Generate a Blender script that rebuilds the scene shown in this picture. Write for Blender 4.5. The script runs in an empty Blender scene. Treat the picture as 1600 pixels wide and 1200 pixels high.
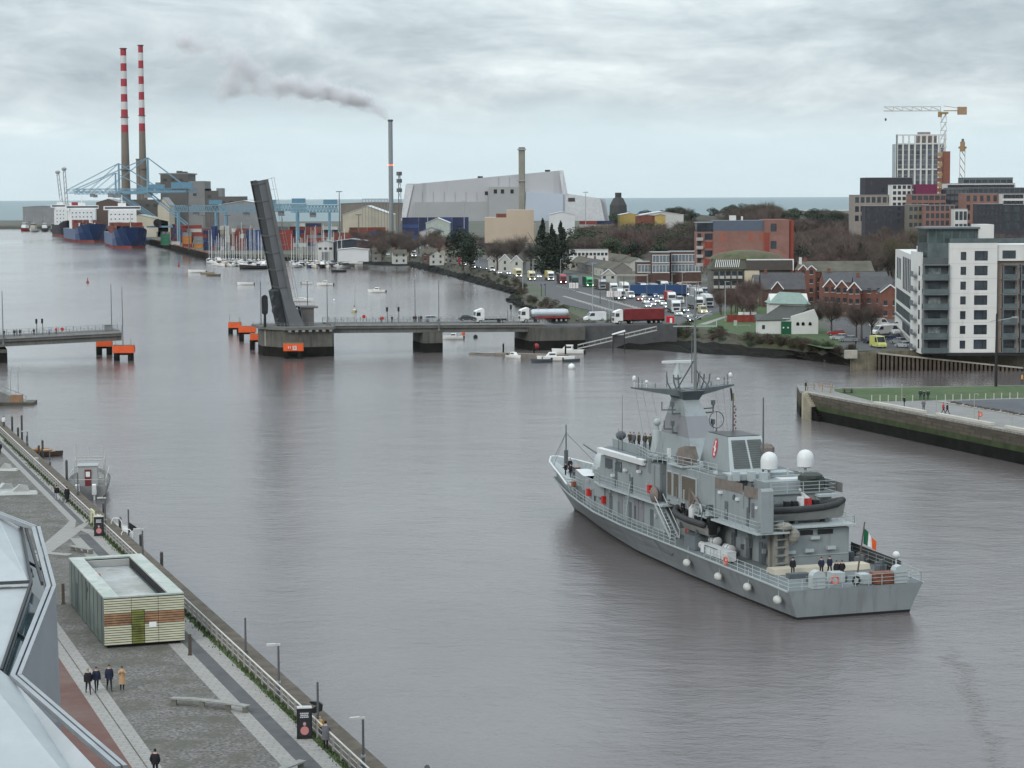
import bpy, math, random
from mathutils import Vector, Matrix
R = math.radians; PI = math.pi
S = bpy.context.scene; C = S.collection
rnd = random.Random(7)
# ---------- camera, world, sun, exposure ----------
H = 37.6; F = 3422.0; ROLL = math.atan(6/1300)
TH = math.atan((600-306.0)/F)
cam = bpy.data.objects.new('camera', bpy.data.cameras.new('camera')); C.objects.link(cam); S.camera = cam
cam.data.sensor_width = 36; cam.data.lens = F/1600*36; cam.data.clip_start = 1; cam.data.clip_end = 90000
cf = Vector((0, math.cos(TH), -math.sin(TH))); cr = Vector((1, 0, 0)); cu = Vector((0, math.sin(TH), math.cos(TH)))
cr2 = cr*math.cos(ROLL)-cu*math.sin(ROLL); cu2 = cu*math.cos(ROLL)+cr*math.sin(ROLL)
m = Matrix((cr2, cu2, -cf)).transposed().to_4x4(); m.translation = (0, 0, H); cam.matrix_world = m
S.view_settings.view_transform = 'Standard'; S.view_settings.look = 'None'; S.view_settings.gamma = 1
S.view_settings.exposure = 0.6
S.cycles.max_bounces = 8; S.cycles.volume_bounces = 5; S.cycles.transparent_max_bounces = 12
S.cycles.use_denoising = True; S.cycles.sample_clamp_indirect = 4
SUN_EL, SUN_AZ = 28, 215     # azimuth clockwise from +Y (behind the camera, to the left)
W = bpy.data.worlds.new('World'); S.world = W; W.use_nodes = True
def world():
    n = W.node_tree.nodes; l = W.node_tree.links; n.clear()
    out = n.new('ShaderNodeOutputWorld'); bg = n.new('ShaderNodeBackground'); l.new(bg.outputs[0], out.inputs[0])
    sky = n.new('ShaderNodeTexSky'); sky.sky_type = 'NISHITA'; sky.sun_disc = False
    sky.sun_elevation = R(SUN_EL); sky.sun_rotation = R(SUN_AZ); sky.air_density = 1.0; sky.dust_density = 2.5
    tc = n.new('ShaderNodeTexCoord'); sx = n.new('ShaderNodeSeparateXYZ'); l.new(tc.outputs['Generated'], sx.inputs[0])
    def mth(op, a, b=None, c=None):
        k = n.new('ShaderNodeMath'); k.operation = op
        for i, v in enumerate((a, b, c)):
            if v is None: continue
            if isinstance(v, (int, float)): k.inputs[i].default_value = v
            else: l.new(v, k.inputs[i])
        return k.outputs[0]
    zc = mth('MAXIMUM', sx.outputs[2], 0.0)
    # cloud deck coordinates: azimuth and a height measure that packs the layers towards the horizon
    az = mth('ARCTAN2', sx.outputs[0], sx.outputs[1])
    el = mth('POWER', mth('ADD', zc, 0.004), 0.75)
    cb = n.new('ShaderNodeCombineXYZ'); l.new(mth('MULTIPLY', az, 4.6), cb.inputs[0]); l.new(mth('MULTIPLY', el, 9.0), cb.inputs[1]); cb.inputs[2].default_value = 3.7
    def noise(scale, det, rough, dist, off=0.0):
        mp = n.new('ShaderNodeMapping'); mp.inputs['Location'].default_value = (off, off*.7, off*.3); l.new(cb.outputs[0], mp.inputs[0])
        k = n.new('ShaderNodeTexNoise'); k.inputs['Scale'].default_value = scale; k.inputs['Detail'].default_value = det
        k.inputs['Roughness'].default_value = rough; k.inputs['Distortion'].default_value = dist; l.new(mp.outputs[0], k.inputs['Vector']); return k.outputs['Fac']
    def ramp(v, pts):
        k = n.new('ShaderNodeValToRGB'); l.new(v, k.inputs[0]); e = k.color_ramp.elements
        while len(e) > 1: e.remove(e[0])
        e[0].position = pts[0][0]; e[0].color = (*pts[0][1], 1)
        for p, c in pts[1:]: x = e.new(p); x.color = (*c, 1)
        return k.outputs[0]
    big = noise(1.7, 9, .58, .5, 1.3); sml = noise(6.0, 8, .62, .5, 5.1)
    v = mth('ADD', mth('MULTIPLY', big, .74), mth('MULTIPLY', sml, .26))
    clouds = ramp(v, [(.36, (.285, .335, .37)), (.46, (.385, .44, .47)), (.55, (.49, .55, .575)), (.66, (.65, .70, .71))])
    clear = ramp(mth('MULTIPLY', zc, 10), [(0, (.465, .55, .58)), (.25, (.49, .59, .625)), (.8, (.45, .54, .58))])
    cover = n.new('ShaderNodeMapRange'); l.new(mth('ADD', zc, mth('MULTIPLY', mth('SUBTRACT', big, .5), .055)), cover.inputs[0])
    cover.inputs[1].default_value = .022; cover.inputs[2].default_value = .048; cover.interpolation_type = 'SMOOTHSTEP'
    cover.inputs[3].default_value = .12; cover.inputs[4].default_value = 1
    mx = n.new('ShaderNodeMixRGB'); l.new(cover.outputs[0], mx.inputs[0]); l.new(clear, mx.inputs[1]); l.new(clouds, mx.inputs[2])
    # blue sky behind the cloud deck from the Nishita model
    sc = n.new('ShaderNodeVectorMath'); sc.operation = 'SCALE'; sc.inputs['Scale'].default_value = .10; l.new(sky.outputs[0], sc.inputs[0])
    m2 = n.new('ShaderNodeMixRGB'); m2.inputs[0].default_value = .93; l.new(sc.outputs[0], m2.inputs[1]); l.new(mx.outputs[0], m2.inputs[2])
    # an overcast sky is about twice as bright overhead as at the horizon
    ov = n.new('ShaderNodeMapRange'); l.new(zc, ov.inputs[0]); ov.inputs[1].default_value = .09; ov.inputs[2].default_value = .8; ov.inputs[3].default_value = 1; ov.inputs[4].default_value = 2.4
    l.new(m2.outputs[0], bg.inputs[0]); l.new(ov.outputs[0], bg.inputs[1])
world()
sl = bpy.data.lights.new('sun', 'SUN'); sl.energy = 0.9; sl.angle = R(20); sl.color = (1, .96, .9)
so = bpy.data.objects.new('sun', sl); C.objects.link(so)
d_ = Vector((math.sin(R(SUN_AZ))*math.cos(R(SUN_EL)), math.cos(R(SUN_AZ))*math.cos(R(SUN_EL)), math.sin(R(SUN_EL))))
so.rotation_euler = d_.to_track_quat('Z', 'Y').to_euler(); so.location = (0, -50, 120)

# ---------- layout helpers: a pixel of the 1600x1200 survey photo -> a point of the place ----------
def ray(px, py): return cf + cr2*((px-800)/F) + cu2*((600-py)/F)
def G(px, py, z=0.0):
    d = ray(px, py); t = (z-H)/d.z; return Vector((d.x*t, d.y*t, z))
def A(px, py, Y):
    d = ray(px, py); t = Y/d.y; return Vector((d.x*t, Y, H+d.z*t))
def AX(px, Y, z=0.0):
    p = A(px, 306, Y); return Vector((p.x, Y, z))
# ---------- materials ----------
MT = {}
def mat(name, col=None, rough=.7, metal=0.0, var=.12, scale=.6, bump=0.0, emit=0, spec=.3, kind=None, col2=None, alpha=None, sc2=None):
    if name in MT: return MT[name]
    m = bpy.data.materials.new(name); m.use_nodes = True; n = m.node_tree.nodes; l = m.node_tree.links
    b = n['Principled BSDF']; b.inputs['Roughness'].default_value = rough; b.inputs['Metallic'].default_value = metal
    b.inputs['Specular IOR Level'].default_value = spec
    MT[name] = m
    if not emit: col = tuple(c*.84 for c in col); col2 = col2 and tuple(c*.84 for c in col2)
    if emit:
        b.inputs['Base Color'].default_value = (*col, 1); b.inputs['Emission Color'].default_value = (*col, 1); b.inputs['Emission Strength'].default_value = emit; return m
    tc = n.new('ShaderNodeTexCoord')
    def noise(s, det=5, vec=None, rough_=.6):
        k = n.new('ShaderNodeTexNoise'); k.inputs['Scale'].default_value = s; k.inputs['Detail'].default_value = det; k.inputs['Roughness'].default_value = rough_
        l.new(vec or tc.outputs['Object'], k.inputs['Vector']); return k.outputs['Fac']
    def mixc(f, a, b_):
        k = n.new('ShaderNodeMixRGB')
        for i, v in enumerate((f, a, b_)):
            if isinstance(v, (int, float)): k.inputs[i].default_value = v
            elif isinstance(v, tuple): k.inputs[i].default_value = (*v, 1)
            else: l.new(v, k.inputs[i])
        return k.outputs[0]
    def rng(v, a, b_, c=0, d=1):
        k = n.new('ShaderNodeMapRange'); l.new(v, k.inputs[0]); k.inputs[1].default_value = a; k.inputs[2].default_value = b_
        k.inputs[3].default_value = c; k.inputs[4].default_value = d; return k.outputs[0]
    lo = tuple(c*(1-var) for c in col); hi = tuple(min(1, c*(1+var)) for c in col)
    nz = noise(scale)
    f = rng(nz, .3, .7)
    c = mixc(f, lo, hi)
    if kind == 'patch':     # two-colour ground
        c = mixc(rng(noise(sc2 or scale*.15, 9, None, .72), .44, .60), c, col2)
    if kind == 'streak':    # vertical grime runs
        mp = n.new('ShaderNodeMapping'); mp.inputs['Scale'].default_value = (1.6, 1.6, .12); l.new(tc.outputs['Object'], mp.inputs[0])
        c = mixc(rng(noise(sc2 or .8, 4, mp.outputs[0]), .52, .75, 0, .75), c, col2)
    if kind in ('brick', 'slab', 'ashlar'):
        bt = n.new('ShaderNodeTexBrick'); mp = n.new('ShaderNodeMapping'); l.new(tc.outputs['Object'], mp.inputs[0])
        if kind == 'ashlar': mp.inputs['Rotation'].default_value = (PI/2, 0, 0)
        l.new(mp.outputs[0], bt.inputs['Vector']); bt.inputs['Scale'].default_value = sc2 or 1.0
        bt.inputs['Color1'].default_value = (*lo, 1); bt.inputs['Color2'].default_value = (*hi, 1); bt.inputs['Mortar'].default_value = (*(col2 or (.1, .1, .1)), 1)
        bt.inputs['Mortar Size'].default_value = .04
        c = mixc(.6, c, bt.outputs['Color'])
    l.new(c, b.inputs['Base Color'])
    if bump:
        bp = n.new('ShaderNodeBump'); bp.inputs['Strength'].default_value = min(1, bump); bp.inputs['Distance'].default_value = .05
        l.new(noise(scale*6, 3), bp.inputs['Height']); l.new(bp.outputs[0], b.inputs['Normal'])
    return m
def paint(name, col=None, **k): return mat(name, col, rough=k.pop('rough', .4), var=k.pop('var', .08), **k)
glass = mat('window_glass', (.035, .045, .055), rough=.08, spec=.5, var=.5, scale=.35)
glassg = mat('green_glass', (.06, .10, .10), rough=.08, var=.4, scale=.35)
dark = mat('dark_rubber', (.02, .02, .022), rough=.8)
steel = mat('galvanised_steel', (.35, .37, .38), rough=.5, metal=.3)
white = paint('white_paint', (.75, .76, .76))
blackm = paint('black_paint', (.02, .02, .022))
concrete = mat('concrete', (.27, .26, .24), rough=.9, var=.25, scale=.5, bump=.3)
headl = mat('headlight_lit', (1, .97, .9), emit=9)
# ---------- mesh builder ----------
class MB:
    def __init__(s): s.v = []; s.f = []; s.mi = []; s.m = 0; s.M = None
    def add(s, vs, fs):
        o = len(s.v)
        s.v += [tuple(s.M @ Vector(v)) if s.M else tuple(v) for v in vs]
        s.f += [tuple(i+o for i in f) for f in fs]; s.mi += [s.m]*len(fs); return s
    def box(s, x0, x1, y0, y1, z0, z1):
        return s.add([(x0,y0,z0),(x1,y0,z0),(x1,y1,z0),(x0,y1,z0),(x0,y0,z1),(x1,y0,z1),(x1,y1,z1),(x0,y1,z1)],
            [(0,3,2,1),(4,5,6,7),(0,1,5,4),(1,2,6,5),(2,3,7,6),(3,0,4,7)])
    def bx(s, c, sx, sy, sz, rz=0):
        ca, sa = math.cos(rz), math.sin(rz); vs = []
        for dz in (0, sz):
            for dx, dy in ((-1,-1),(1,-1),(1,1),(-1,1)):
                x, y = dx*sx/2, dy*sy/2; vs.append((c[0]+x*ca-y*sa, c[1]+x*sa+y*ca, c[2]+dz))
        return s.add(vs, [(0,3,2,1),(4,5,6,7),(0,1,5,4),(1,2,6,5),(2,3,7,6),(3,0,4,7)])
    def hexa(s, b, t): # 4 bottom, 4 top points
        return s.add(list(b)+list(t), [(0,3,2,1),(4,5,6,7),(0,1,5,4),(1,2,6,5),(2,3,7,6),(3,0,4,7)])
    def cyl(s, p0, p1, r0, r1=None, n=8, cap=True):
        p0 = Vector(p0); p1 = Vector(p1); r1 = r0 if r1 is None else r1; d = (p1-p0)
        if d.length < 1e-6: return s
        d.normalize(); a = d.orthogonal().normalized(); b = d.cross(a); vs = []
        for p, r in ((p0, r0), (p1, r1)):
            for i in range(n):
                t = 2*PI*i/n; vs.append(p+(a*math.cos(t)+b*math.sin(t))*r)
        fs = [(i, (i+1) % n, n+(i+1) % n, n+i) for i in range(n)]
        if cap: fs += [tuple(range(n-1, -1, -1)), tuple(range(n, 2*n))]
        return s.add(vs, fs)
    def tube(s, pts, r, n=6, close=False):
        pts = list(pts)+([pts[0]] if close else [])
        for a, b in zip(pts, pts[1:]): s.cyl(a, b, r, r, n)
        return s
    def prism(s, pts, z0, z1):
        n = len(pts); a = sum(pts[i][0]*pts[(i+1) % n][1]-pts[(i+1) % n][0]*pts[i][1] for i in range(n))
        if a < 0: pts = pts[::-1]
        return s.add([(p[0], p[1], z0) for p in pts]+[(p[0], p[1], z1) for p in pts],
            [tuple(range(n-1, -1, -1)), tuple(range(n, 2*n))]+[(i, (i+1) % n, n+(i+1) % n, n+i) for i in range(n)])
    def ext(s, pr, y0, y1): # profile in xz, extruded along y
        n = len(pr); a = sum(pr[i][0]*pr[(i+1) % n][1]-pr[(i+1) % n][0]*pr[i][1] for i in range(n))
        if a < 0: pr = pr[::-1]
        return s.add([(p[0], y0, p[1]) for p in pr]+[(p[0], y1, p[1]) for p in pr],
            [tuple(range(n)), tuple(range(2*n-1, n-1, -1))]+[(i, n+i, n+(i+1) % n, (i+1) % n) for i in range(n)])
    def extx(s, pr, x0, x1): # profile in yz, extruded along x
        n = len(pr)
        return s.add([(x0, p[0], p[1]) for p in pr]+[(x1, p[0], p[1]) for p in pr],
            [tuple(range(n)), tuple(range(2*n-1, n-1, -1))]+[(i, n+i, n+(i+1) % n, (i+1) % n) for i in range(n)])
    def lathe(s, pr, c=(0, 0, 0), n=12): # (r,z)
        vs = []; k = len(pr)
        for r, z in pr:
            for i in range(n): t = 2*PI*i/n; vs.append((c[0]+r*math.cos(t), c[1]+r*math.sin(t), c[2]+z))
        fs = [(j*n+i, j*n+(i+1) % n, (j+1)*n+(i+1) % n, (j+1)*n+i) for j in range(k-1) for i in range(n)]
        return s.add(vs, fs+[tuple(range(n-1, -1, -1)), tuple(range((k-1)*n, k*n))])
    def ell(s, c, rx, ry, rz, n=10, k=6):
        pr = [(max(1e-3, math.cos(-PI/2+PI*i/k)), math.sin(-PI/2+PI*i/k)) for i in range(k+1)]
        o = len(s.v); M = s.M; s.M = None
        s.lathe(pr, (0, 0, 0), n); s.M = M
        for i in range(o, len(s.v)):
            x, y, z = s.v[i]; p = Vector((c[0]+x*rx, c[1]+y*ry, c[2]+z*rz)); s.v[i] = tuple(M @ p if M else p)
        return s
    def quad(s, *p): return s.add(p, [tuple(range(len(p)))])
    def loft(s, rings, close=True, cap=True):
        n = len(rings[0]); vs = [v for r in rings for v in r]; k = len(rings)
        rg = range(n if close else n-1)
        fs = [(j*n+i, j*n+(i+1) % n, (j+1)*n+(i+1) % n, (j+1)*n+i) for j in range(k-1) for i in rg]
        if cap: fs += [tuple(range(n-1, -1, -1)), tuple(range((k-1)*n, k*n))]
        return s.add(vs, fs)
    def build(s, name, mats, parent=None, smooth=False):
        me = bpy.data.meshes.new(name); me.from_pydata(s.v, [], s.f); mats = mats if isinstance(mats, (list, tuple)) else [mats]
        for q in mats: me.materials.append(q)
        if len(mats) > 1: me.polygons.foreach_set('material_index', s.mi)
        if smooth: me.polygons.foreach_set('use_smooth', [True]*len(me.polygons))
        me.update(); o = bpy.data.objects.new(name, me); C.objects.link(o)
        if smooth and smooth != 'all':
            me.set_sharp_from_angle(angle=R(40))
        if parent: o.parent = parent
        return o
def tag(o, label=None, cat=None, group=None, kind=None):
    if label: o['label'] = label
    if cat: o['category'] = cat
    if group: o['group'] = group
    if kind: o['kind'] = kind
    return o
def T(name, label, cat, loc=(0, 0, 0), rz=0, group=None):
    o = bpy.data.objects.new(name, None); o.empty_display_size = .5; C.objects.link(o); o.location = loc; o.rotation_euler = (0, 0, rz)
    return tag(o, label, cat, group)
def struct(name, mb, m): return tag(mb.build(name, m), kind='structure')
def single(name, mb, m, label, cat, group=None, loc=None, rz=0, smooth=False):
    o = mb.build(name, m, None, smooth); tag(o, label, cat, group)
    if loc is not None: o.location = loc; o.rotation_euler = (0, 0, rz)
    return o
ORD = 'first second third fourth fifth sixth seventh eighth ninth tenth eleventh twelfth thirteenth fourteenth fifteenth sixteenth seventeenth eighteenth nineteenth twentieth'.split()
def od(i): return ORD[i] if i < 20 else ('twenty-'+ORD[i-20] if i < 29 else 'thirty-'+ORD[(i-30) % 9] if i > 29 else 'thirtieth')
def kids(o): return [c for c in o.children]
def dup(root, loc=None, rz=None, label=None, group=None, par=None, sc=None):
    r = root.copy(); C.objects.link(r)
    if par is not None: r.parent = par
    if loc is not None: r.location = loc
    if rz is not None: r.rotation_euler = (0, 0, rz)
    if sc: r.scale = (sc, sc, sc) if isinstance(sc, (int, float)) else sc
    if label: r['label'] = label
    if group: r['group'] = group
    for ch in kids(root): dup(ch, par=r)
    return r
def recol(o, m):  # give one object its own paint without touching the shared mesh
    o.material_slots[0].link = 'OBJECT'; o.material_slots[0].material = m
def wallgrid(mb, o, u, L, z0, z1, holes, dep=.25, gl=None):
    """wall face from point o along unit u; holes (a0,a1,b0,b1); outward normal is u x up; reveals go inward"""
    u = Vector((u[0], u[1], 0)).normalized(); nrm = Vector((u.y, -u.x, 0)); o = Vector((o[0], o[1], 0))
    P = lambda a, b, d=0: tuple(o+u*a-nrm*d+Vector((0, 0, b)))
    xs = sorted({0, L, *[h[0] for h in holes], *[h[1] for h in holes]}); zs = sorted({z0, z1, *[h[2] for h in holes], *[h[3] for h in holes]})
    for a, b in zip(xs, xs[1:]):
        run = None
        for c, d in zip(zs, zs[1:]):
            hid = any(h[0] <= (a+b)/2 <= h[1] and h[2] <= (c+d)/2 <= h[3] for h in holes)
            if hid:
                if run is not None: mb.quad(P(a, run), P(b, run), P(b, c), P(a, c)); run = None
            elif run is None: run = c
        if run is not None: mb.quad(P(a, run), P(b, run), P(b, z1), P(a, z1))
    for a, b, c, d in holes:
        mb.quad(P(a, c), P(b, c), P(b, c, dep), P(a, c, dep)); mb.quad(P(a, d, dep), P(b, d, dep), P(b, d), P(a, d))
        mb.quad(P(a, c), P(a, c, dep), P(a, d, dep), P(a, d)); mb.quad(P(b, c, dep), P(b, c), P(b, d), P(b, d, dep))
    return P
def dirang(p, q): return math.atan2(q[1]-p[1], q[0]-p[0])
# ================= SETTING =================
def water_mat():
    m = bpy.data.materials.new('river_water'); m.use_nodes = True; n = m.node_tree.nodes; l = m.node_tree.links; b = n['Principled BSDF']
    tc = n.new('ShaderNodeTexCoord')
    def noise(s, det, sc=(1, 1, 1), rz=0, rough=.55, dist=0):
        mp = n.new('ShaderNodeMapping'); mp.inputs['Scale'].default_value = sc; mp.inputs['Rotation'].default_value = (0, 0, rz); l.new(tc.outputs['Object'], mp.inputs[0])
        k = n.new('ShaderNodeTexNoise'); k.inputs['Scale'].default_value = s; k.inputs['Detail'].default_value = det; k.inputs['Roughness'].default_value = rough
        k.inputs['Distortion'].default_value = dist; l.new(mp.outputs[0], k.inputs['Vector']); return k.outputs['Fac']
    def mr(v, a, b_, c, d):
        k = n.new('ShaderNodeMapRange'); l.new(v, k.inputs[0])
        for i, q in enumerate((a, b_, c, d)): k.inputs[i+1].default_value = q
        return k.outputs[0]
    def mth(op, a, b_):
        k = n.new('ShaderNodeMath'); k.operation = op
        for i, q in enumerate((a, b_)):
            if isinstance(q, (int, float)): k.inputs[i].default_value = q
            else: l.new(q, k.inputs[i])
        return k.outputs[0]
    patch = noise(.006, 5, (1, .45, 1), R(8), .6, .6)         # wind lanes and slicks
    mud = noise(.011, 4, (1, .6, 1), R(-20), .6, .4)
    cr_ = n.new('ShaderNodeMixRGB'); l.new(mr(mud, .35, .65, 0, 1), cr_.inputs[0]); cr_.inputs[1].default_value = (.098, .083, .082, 1); cr_.inputs[2].default_value = (.132, .119, .120, 1)
    l.new(cr_.outputs[0], b.inputs['Base Color'])
    l.new(mr(patch, .4, .62, .16, .07), b.inputs['Roughness']); b.inputs['IOR'].default_value = 1.33
    w1 = noise(.55, 5, (1, 1.5, 1), R(20), .62); w2 = noise(2.6, 3, (1, 1.4, 1), R(-15), .6); w3 = noise(.09, 3, (1, 1.3, 1), R(40))
    # trail of broken water astern of the ship: two slightly curved lanes
    sp_ = n.new('ShaderNodeSeparateXYZ'); l.new(tc.outputs['Object'], sp_.inputs[0]); X, Y = sp_.outputs[0], sp_.outputs[1]; lane = []
    for x0, k, w, ya in ((36.3, .115, 1.3, 181), (26.5, .16, 1.0, 176)):
        cx = mth('ADD', mth('MULTIPLY', mth('SUBTRACT', Y, 180), k), x0); wob = mth('MULTIPLY', mth('SUBTRACT', noise(.18, 3), .5), 3.0)
        lane.append(mth('MULTIPLY', mr(mth('ABSOLUTE', mth('SUBTRACT', mth('ADD', X, wob), cx), 0), 0, w, 1, 0), mr(Y, ya, ya-6, 0, 1)))
    wk = mth('MULTIPLY', mth('ADD', lane[0], mth('MULTIPLY', lane[1], .35)), mth('MULTIPLY', noise(1.7, 3), 2.2))
    hgt = mth('ADD', mth('ADD', mth('MULTIPLY', w1, .55), mth('MULTIPLY', w2, .22)), mth('ADD', mth('MULTIPLY', w3, 1.3), mth('MULTIPLY', wk, .55)))
    bp = n.new('ShaderNodeBump'); l.new(mr(patch, .38, .64, .72, .2), bp.inputs['Strength']); bp.inputs['Distance'].default_value = .31
    l.new(hgt, bp.inputs['Height']); l.new(bp.outputs[0], b.inputs['Normal'])
    return m
wm = MB(); wm.quad((-2500, -300, 0), (6000, -300, 0), (6000, 3300, 0), (-2500, 3300, 0)); struct('water', wm, water_mat())
m_sea = mat('open_sea', (.11, .17, .185), rough=.45, var=.12, scale=.004, bump=.0, spec=.25)
for q in ((-26000, 3300, 26000, 31000), (-26000, -300, -2500, 3300), (6000, -300, 26000, 3300)):
    wm = MB(); wm.quad((q[0], q[1], -.004), (q[2], q[1], -.004), (q[2], q[3], -.004), (q[0], q[3], -.004)); struct('sea', wm, m_sea)
bed = MB(); bed.quad((-26000, -300, -6), (26000, -300, -6), (26000, 31000, -6), (-26000, 31000, -6)); struct('riverbed', bed, mat('mud', (.06, .055, .05)))

LZ = 3.6; QZ = 3.5
m_ground = mat('dock_ground', (.10, .095, .09), rough=.95, var=.25, scale=.05, kind='patch', col2=(.07, .085, .045), sc2=.012)
m_cob = mat('cobbled_plaza', (.155, .146, .138), rough=.9, var=.75, scale=4.5, bump=1, kind='patch', col2=(.105, .10, .082), sc2=.35)
m_asph = mat('asphalt', (.085, .085, .088), rough=.9, var=.18, scale=.6, bump=.2)
m_grass = mat('lawn_grass', (.05, .075, .028), rough=.95, var=.3, scale=.7, bump=.5, kind='patch', col2=(.07, .10, .035), sc2=.08)
m_rock = mat('bank_rock', (.06, .053, .042), rough=.95, var=.5, scale=.5, bump=1, kind='patch', col2=(.05, .055, .026), sc2=.12)
m_weed = mat('wet_seaweed_rock', (.010, .010, .008), rough=.9, var=.6, scale=.9, bump=1, spec=.1)
m_stone = mat('quay_stone', (.078, .067, .05), rough=.9, var=.4, scale=.7, bump=.5, kind='ashlar', sc2=.5, col2=(.05, .045, .035))
m_algae = mat('green_algae', (.035, .05, .018), rough=.85, var=.45, scale=.5, bump=.4)
m_kerb = mat('pale_paving', (.29, .278, .262), rough=.85, var=.12, scale=.9, kind='slab', sc2=.55, col2=(.2, .19, .18))
def sheet(name, pts, z, m, zb=None):
    mb = MB(); w = [(G(p[0], p[1], z).x, G(p[0], p[1], z).y) if len(p) == 2 else (p[0], p[1]) for p in pts]
    if zb is None: mb.add([(x, y, z) for x, y in w], [tuple(range(len(w)))])
    else: mb.prism(w, zb, z)
    o = struct(name, mb, m)
    if zb is None and o.data.polygons[0].normal.z < 0: o.data.flip_normals()
    return o
W3 = lambda x, y: (x, y, 0)
pq0 = G(325, 396.5, LZ); pq1 = G(222, 371.5, LZ); qd = (pq1-pq0).normalized(); pq2 = pq0+qd*((2900-pq0.y)/qd.y)
BANK = [((325, 396.5), (325, 407)), ((400, 397), (400, 409)), ((480, 398), (480, 410)), ((545, 399), (545, 412)), ((600, 402), (579, 416)), ((654, 400), (635, 419)),
    ((710, 412), (691, 433)), ((766, 425), (738, 446)), ((819, 443), (775, 456)), ((826, 452), (798, 461)), ((822, 460), (785, 471)), ((845, 470), (812, 485)),
    ((890, 487), (850, 503)), ((915, 500), (880, 522)), ((930, 508), (905, 545)), ((985, 506), (985, 553)), ((1060, 508), (1060, 557)), ((1150, 522), (1160, 562)),
    ((1230, 532), (1250, 567)), ((1290, 541), (1300, 572)), ((1330, 546), (1330, 576.5))]
tops = [a for a, b in BANK]
sheet('dock_land', [W3(pq2.x, pq2.y)]+tops+[(1375, 549), (1447, 547), (1700, 546), W3(1500, 482), W3(3500, 4600), W3(430, 4600), W3(420, 3050), W3(-500, 3050)], LZ, m_ground, -5)
sheet('far_shore', [(-260, 353.5), (60, 354), (104, 352), W3(-560, 3400), W3(-1700, 3600)], 3.0, m_ground, -5)
sheet('beach', [W3(440, 4600), W3(3500, 4600), W3(3500, 5200), W3(480, 5150)], 1.2, mat('wet_sand', (.42, .38, .31), scale=.01), -2)
def bank(name, pairs, m_top, m_bot, n=7, amp=.5, zt=LZ):
    rings = []; r_ = random.Random(3); fine = []
    for (a, b) in zip(pairs, pairs[1:]):
        k = max(2, int((G(*b[0], zt)-G(*a[0], zt)).length/5))
        for i in range(k): t = i/k; fine.append([tuple(a[j][c]*(1-t)+b[j][c]*t for c in (0, 1)) for j in (0, 1)])
    fine.append(pairs[-1]); up = MB(); lo = MB(); rows = []
    for a, b in fine:
        p = G(*a, zt); q = G(*b, -.6); row = []
        for i in range(n+1):
            t = i/n; v = p.lerp(q, t); v.z = zt-.03-(zt+.6)*(t**1.25)
            if 0 < i < n: v += Vector((r_.uniform(-amp, amp), r_.uniform(-amp, amp), r_.uniform(-amp, amp)*.8))
            elif i == 0: v.z = zt-.02
            row.append(v)
        rows.append(row)
    cut = int(n*.62)
    for r0, r1 in zip(rows, rows[1:]):
        for i in range(n): (up if i < cut else lo).quad(r0[i], r0[i+1], r1[i+1], r1[i])
    struct(name, up, m_top); struct('tidal_'+name, lo, m_weed); return rows
brows = bank('embankment', BANK, m_rock, m_weed, 8, .7)
# container quay wall and stone quay wall
def wallseg(mb, p, q, z0, z1, th=.6, cap=0):
    p = Vector(p); q = Vector(q); d = (q-p); d.z = 0; d.normalize(); nn = Vector((-d.y, d.x, 0))*th
    mb.hexa([(p.x, p.y, z0), (q.x, q.y, z0), (q.x+nn.x, q.y+nn.y, z0), (p.x+nn.x, p.y+nn.y, z0)], [(p.x, p.y, z1), (q.x, q.y, z1), (q.x+nn.x, q.y+nn.y, z1), (p.x+nn.x, p.y+nn.y, z1)])
cw = MB(); L_ = (pq2-pq0).length
wallseg(cw, pq0-qd*2, pq2, -3, LZ+.05, -1.2)
for i in range(int(L_/9)):
    p = pq0+qd*(i*9); cw.bx((p.x-.9, p.y, -1), 1.0, 1.6, LZ+1.4, math.atan2(qd.y, qd.x))
tag(cw.build('quay_wall', mat('dark_quay_timber', (.022, .021, .019), rough=.9, var=.5, scale=.4)), 'long dark timber-faced container quay wall beyond the marina', 'quay wall')
rk = MB(); wallseg(rk, pq0+Vector((1.2, 0, 0)), pq0+qd*560+Vector((1.2, 0, 0)), LZ, LZ+.9, .5)
tag(rk.build('red_kerb', mat('rusty_red_kerb', (.24, .085, .055), var=.6, scale=.15)), kind='structure')

# north quay (foreground left)
QL0 = G(0, 660, QZ); QL1 = G(592, 1197, QZ); QD = (QL0-QL1).normalized(); QN = Vector((-QD.y, QD.x, 0))   # QN points inland (left)
def Q(s, off=0, z=QZ):  # s metres along the quay edge from the camera foot, off metres inland
    p = QL1+QD*(s)+QN*off; return Vector((p.x, p.y, z))
sheet('quay_plaza', [W3(Q(-120).x, Q(-120).y), W3(Q(520).x, Q(520).y), W3(Q(520, 150).x, Q(520, 150).y), W3(Q(-120, 150).x, Q(-120, 150).y)], QZ, m_cob, -5)
def strip(name, s0, s1, a, b, z, m):
    return sheet(name, [W3(*Q(s0, a).xy), W3(*Q(s1, a).xy), W3(*Q(s1, b).xy), W3(*Q(s0, b).xy)], z, m)
m_cop = mat('timber_coping', (.10, .082, .064), rough=.9, var=.35, scale=.8, kind='streak', col2=(.05, .045, .04), bump=.3)
cp = MB(); p = [Q(-120, -.25), Q(520, -.25), Q(520, 1.7), Q(-120, 1.7)]; cp.prism([(v.x, v.y) for v in p], 2.6, QZ+.12); struct('quay_coping', cp, m_cop)
qf = MB(); p = [Q(-120, -.1), Q(520, -.1), Q(520, 1.2), Q(-120, 1.2)]; qf.prism([(v.x, v.y) for v in p], -3, 2.6); struct('quay_face', qf, mat('quay_face_stone', (.05, .046, .037), var=.4, scale=.5, kind='streak', col2=(.03, .035, .02)))
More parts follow.
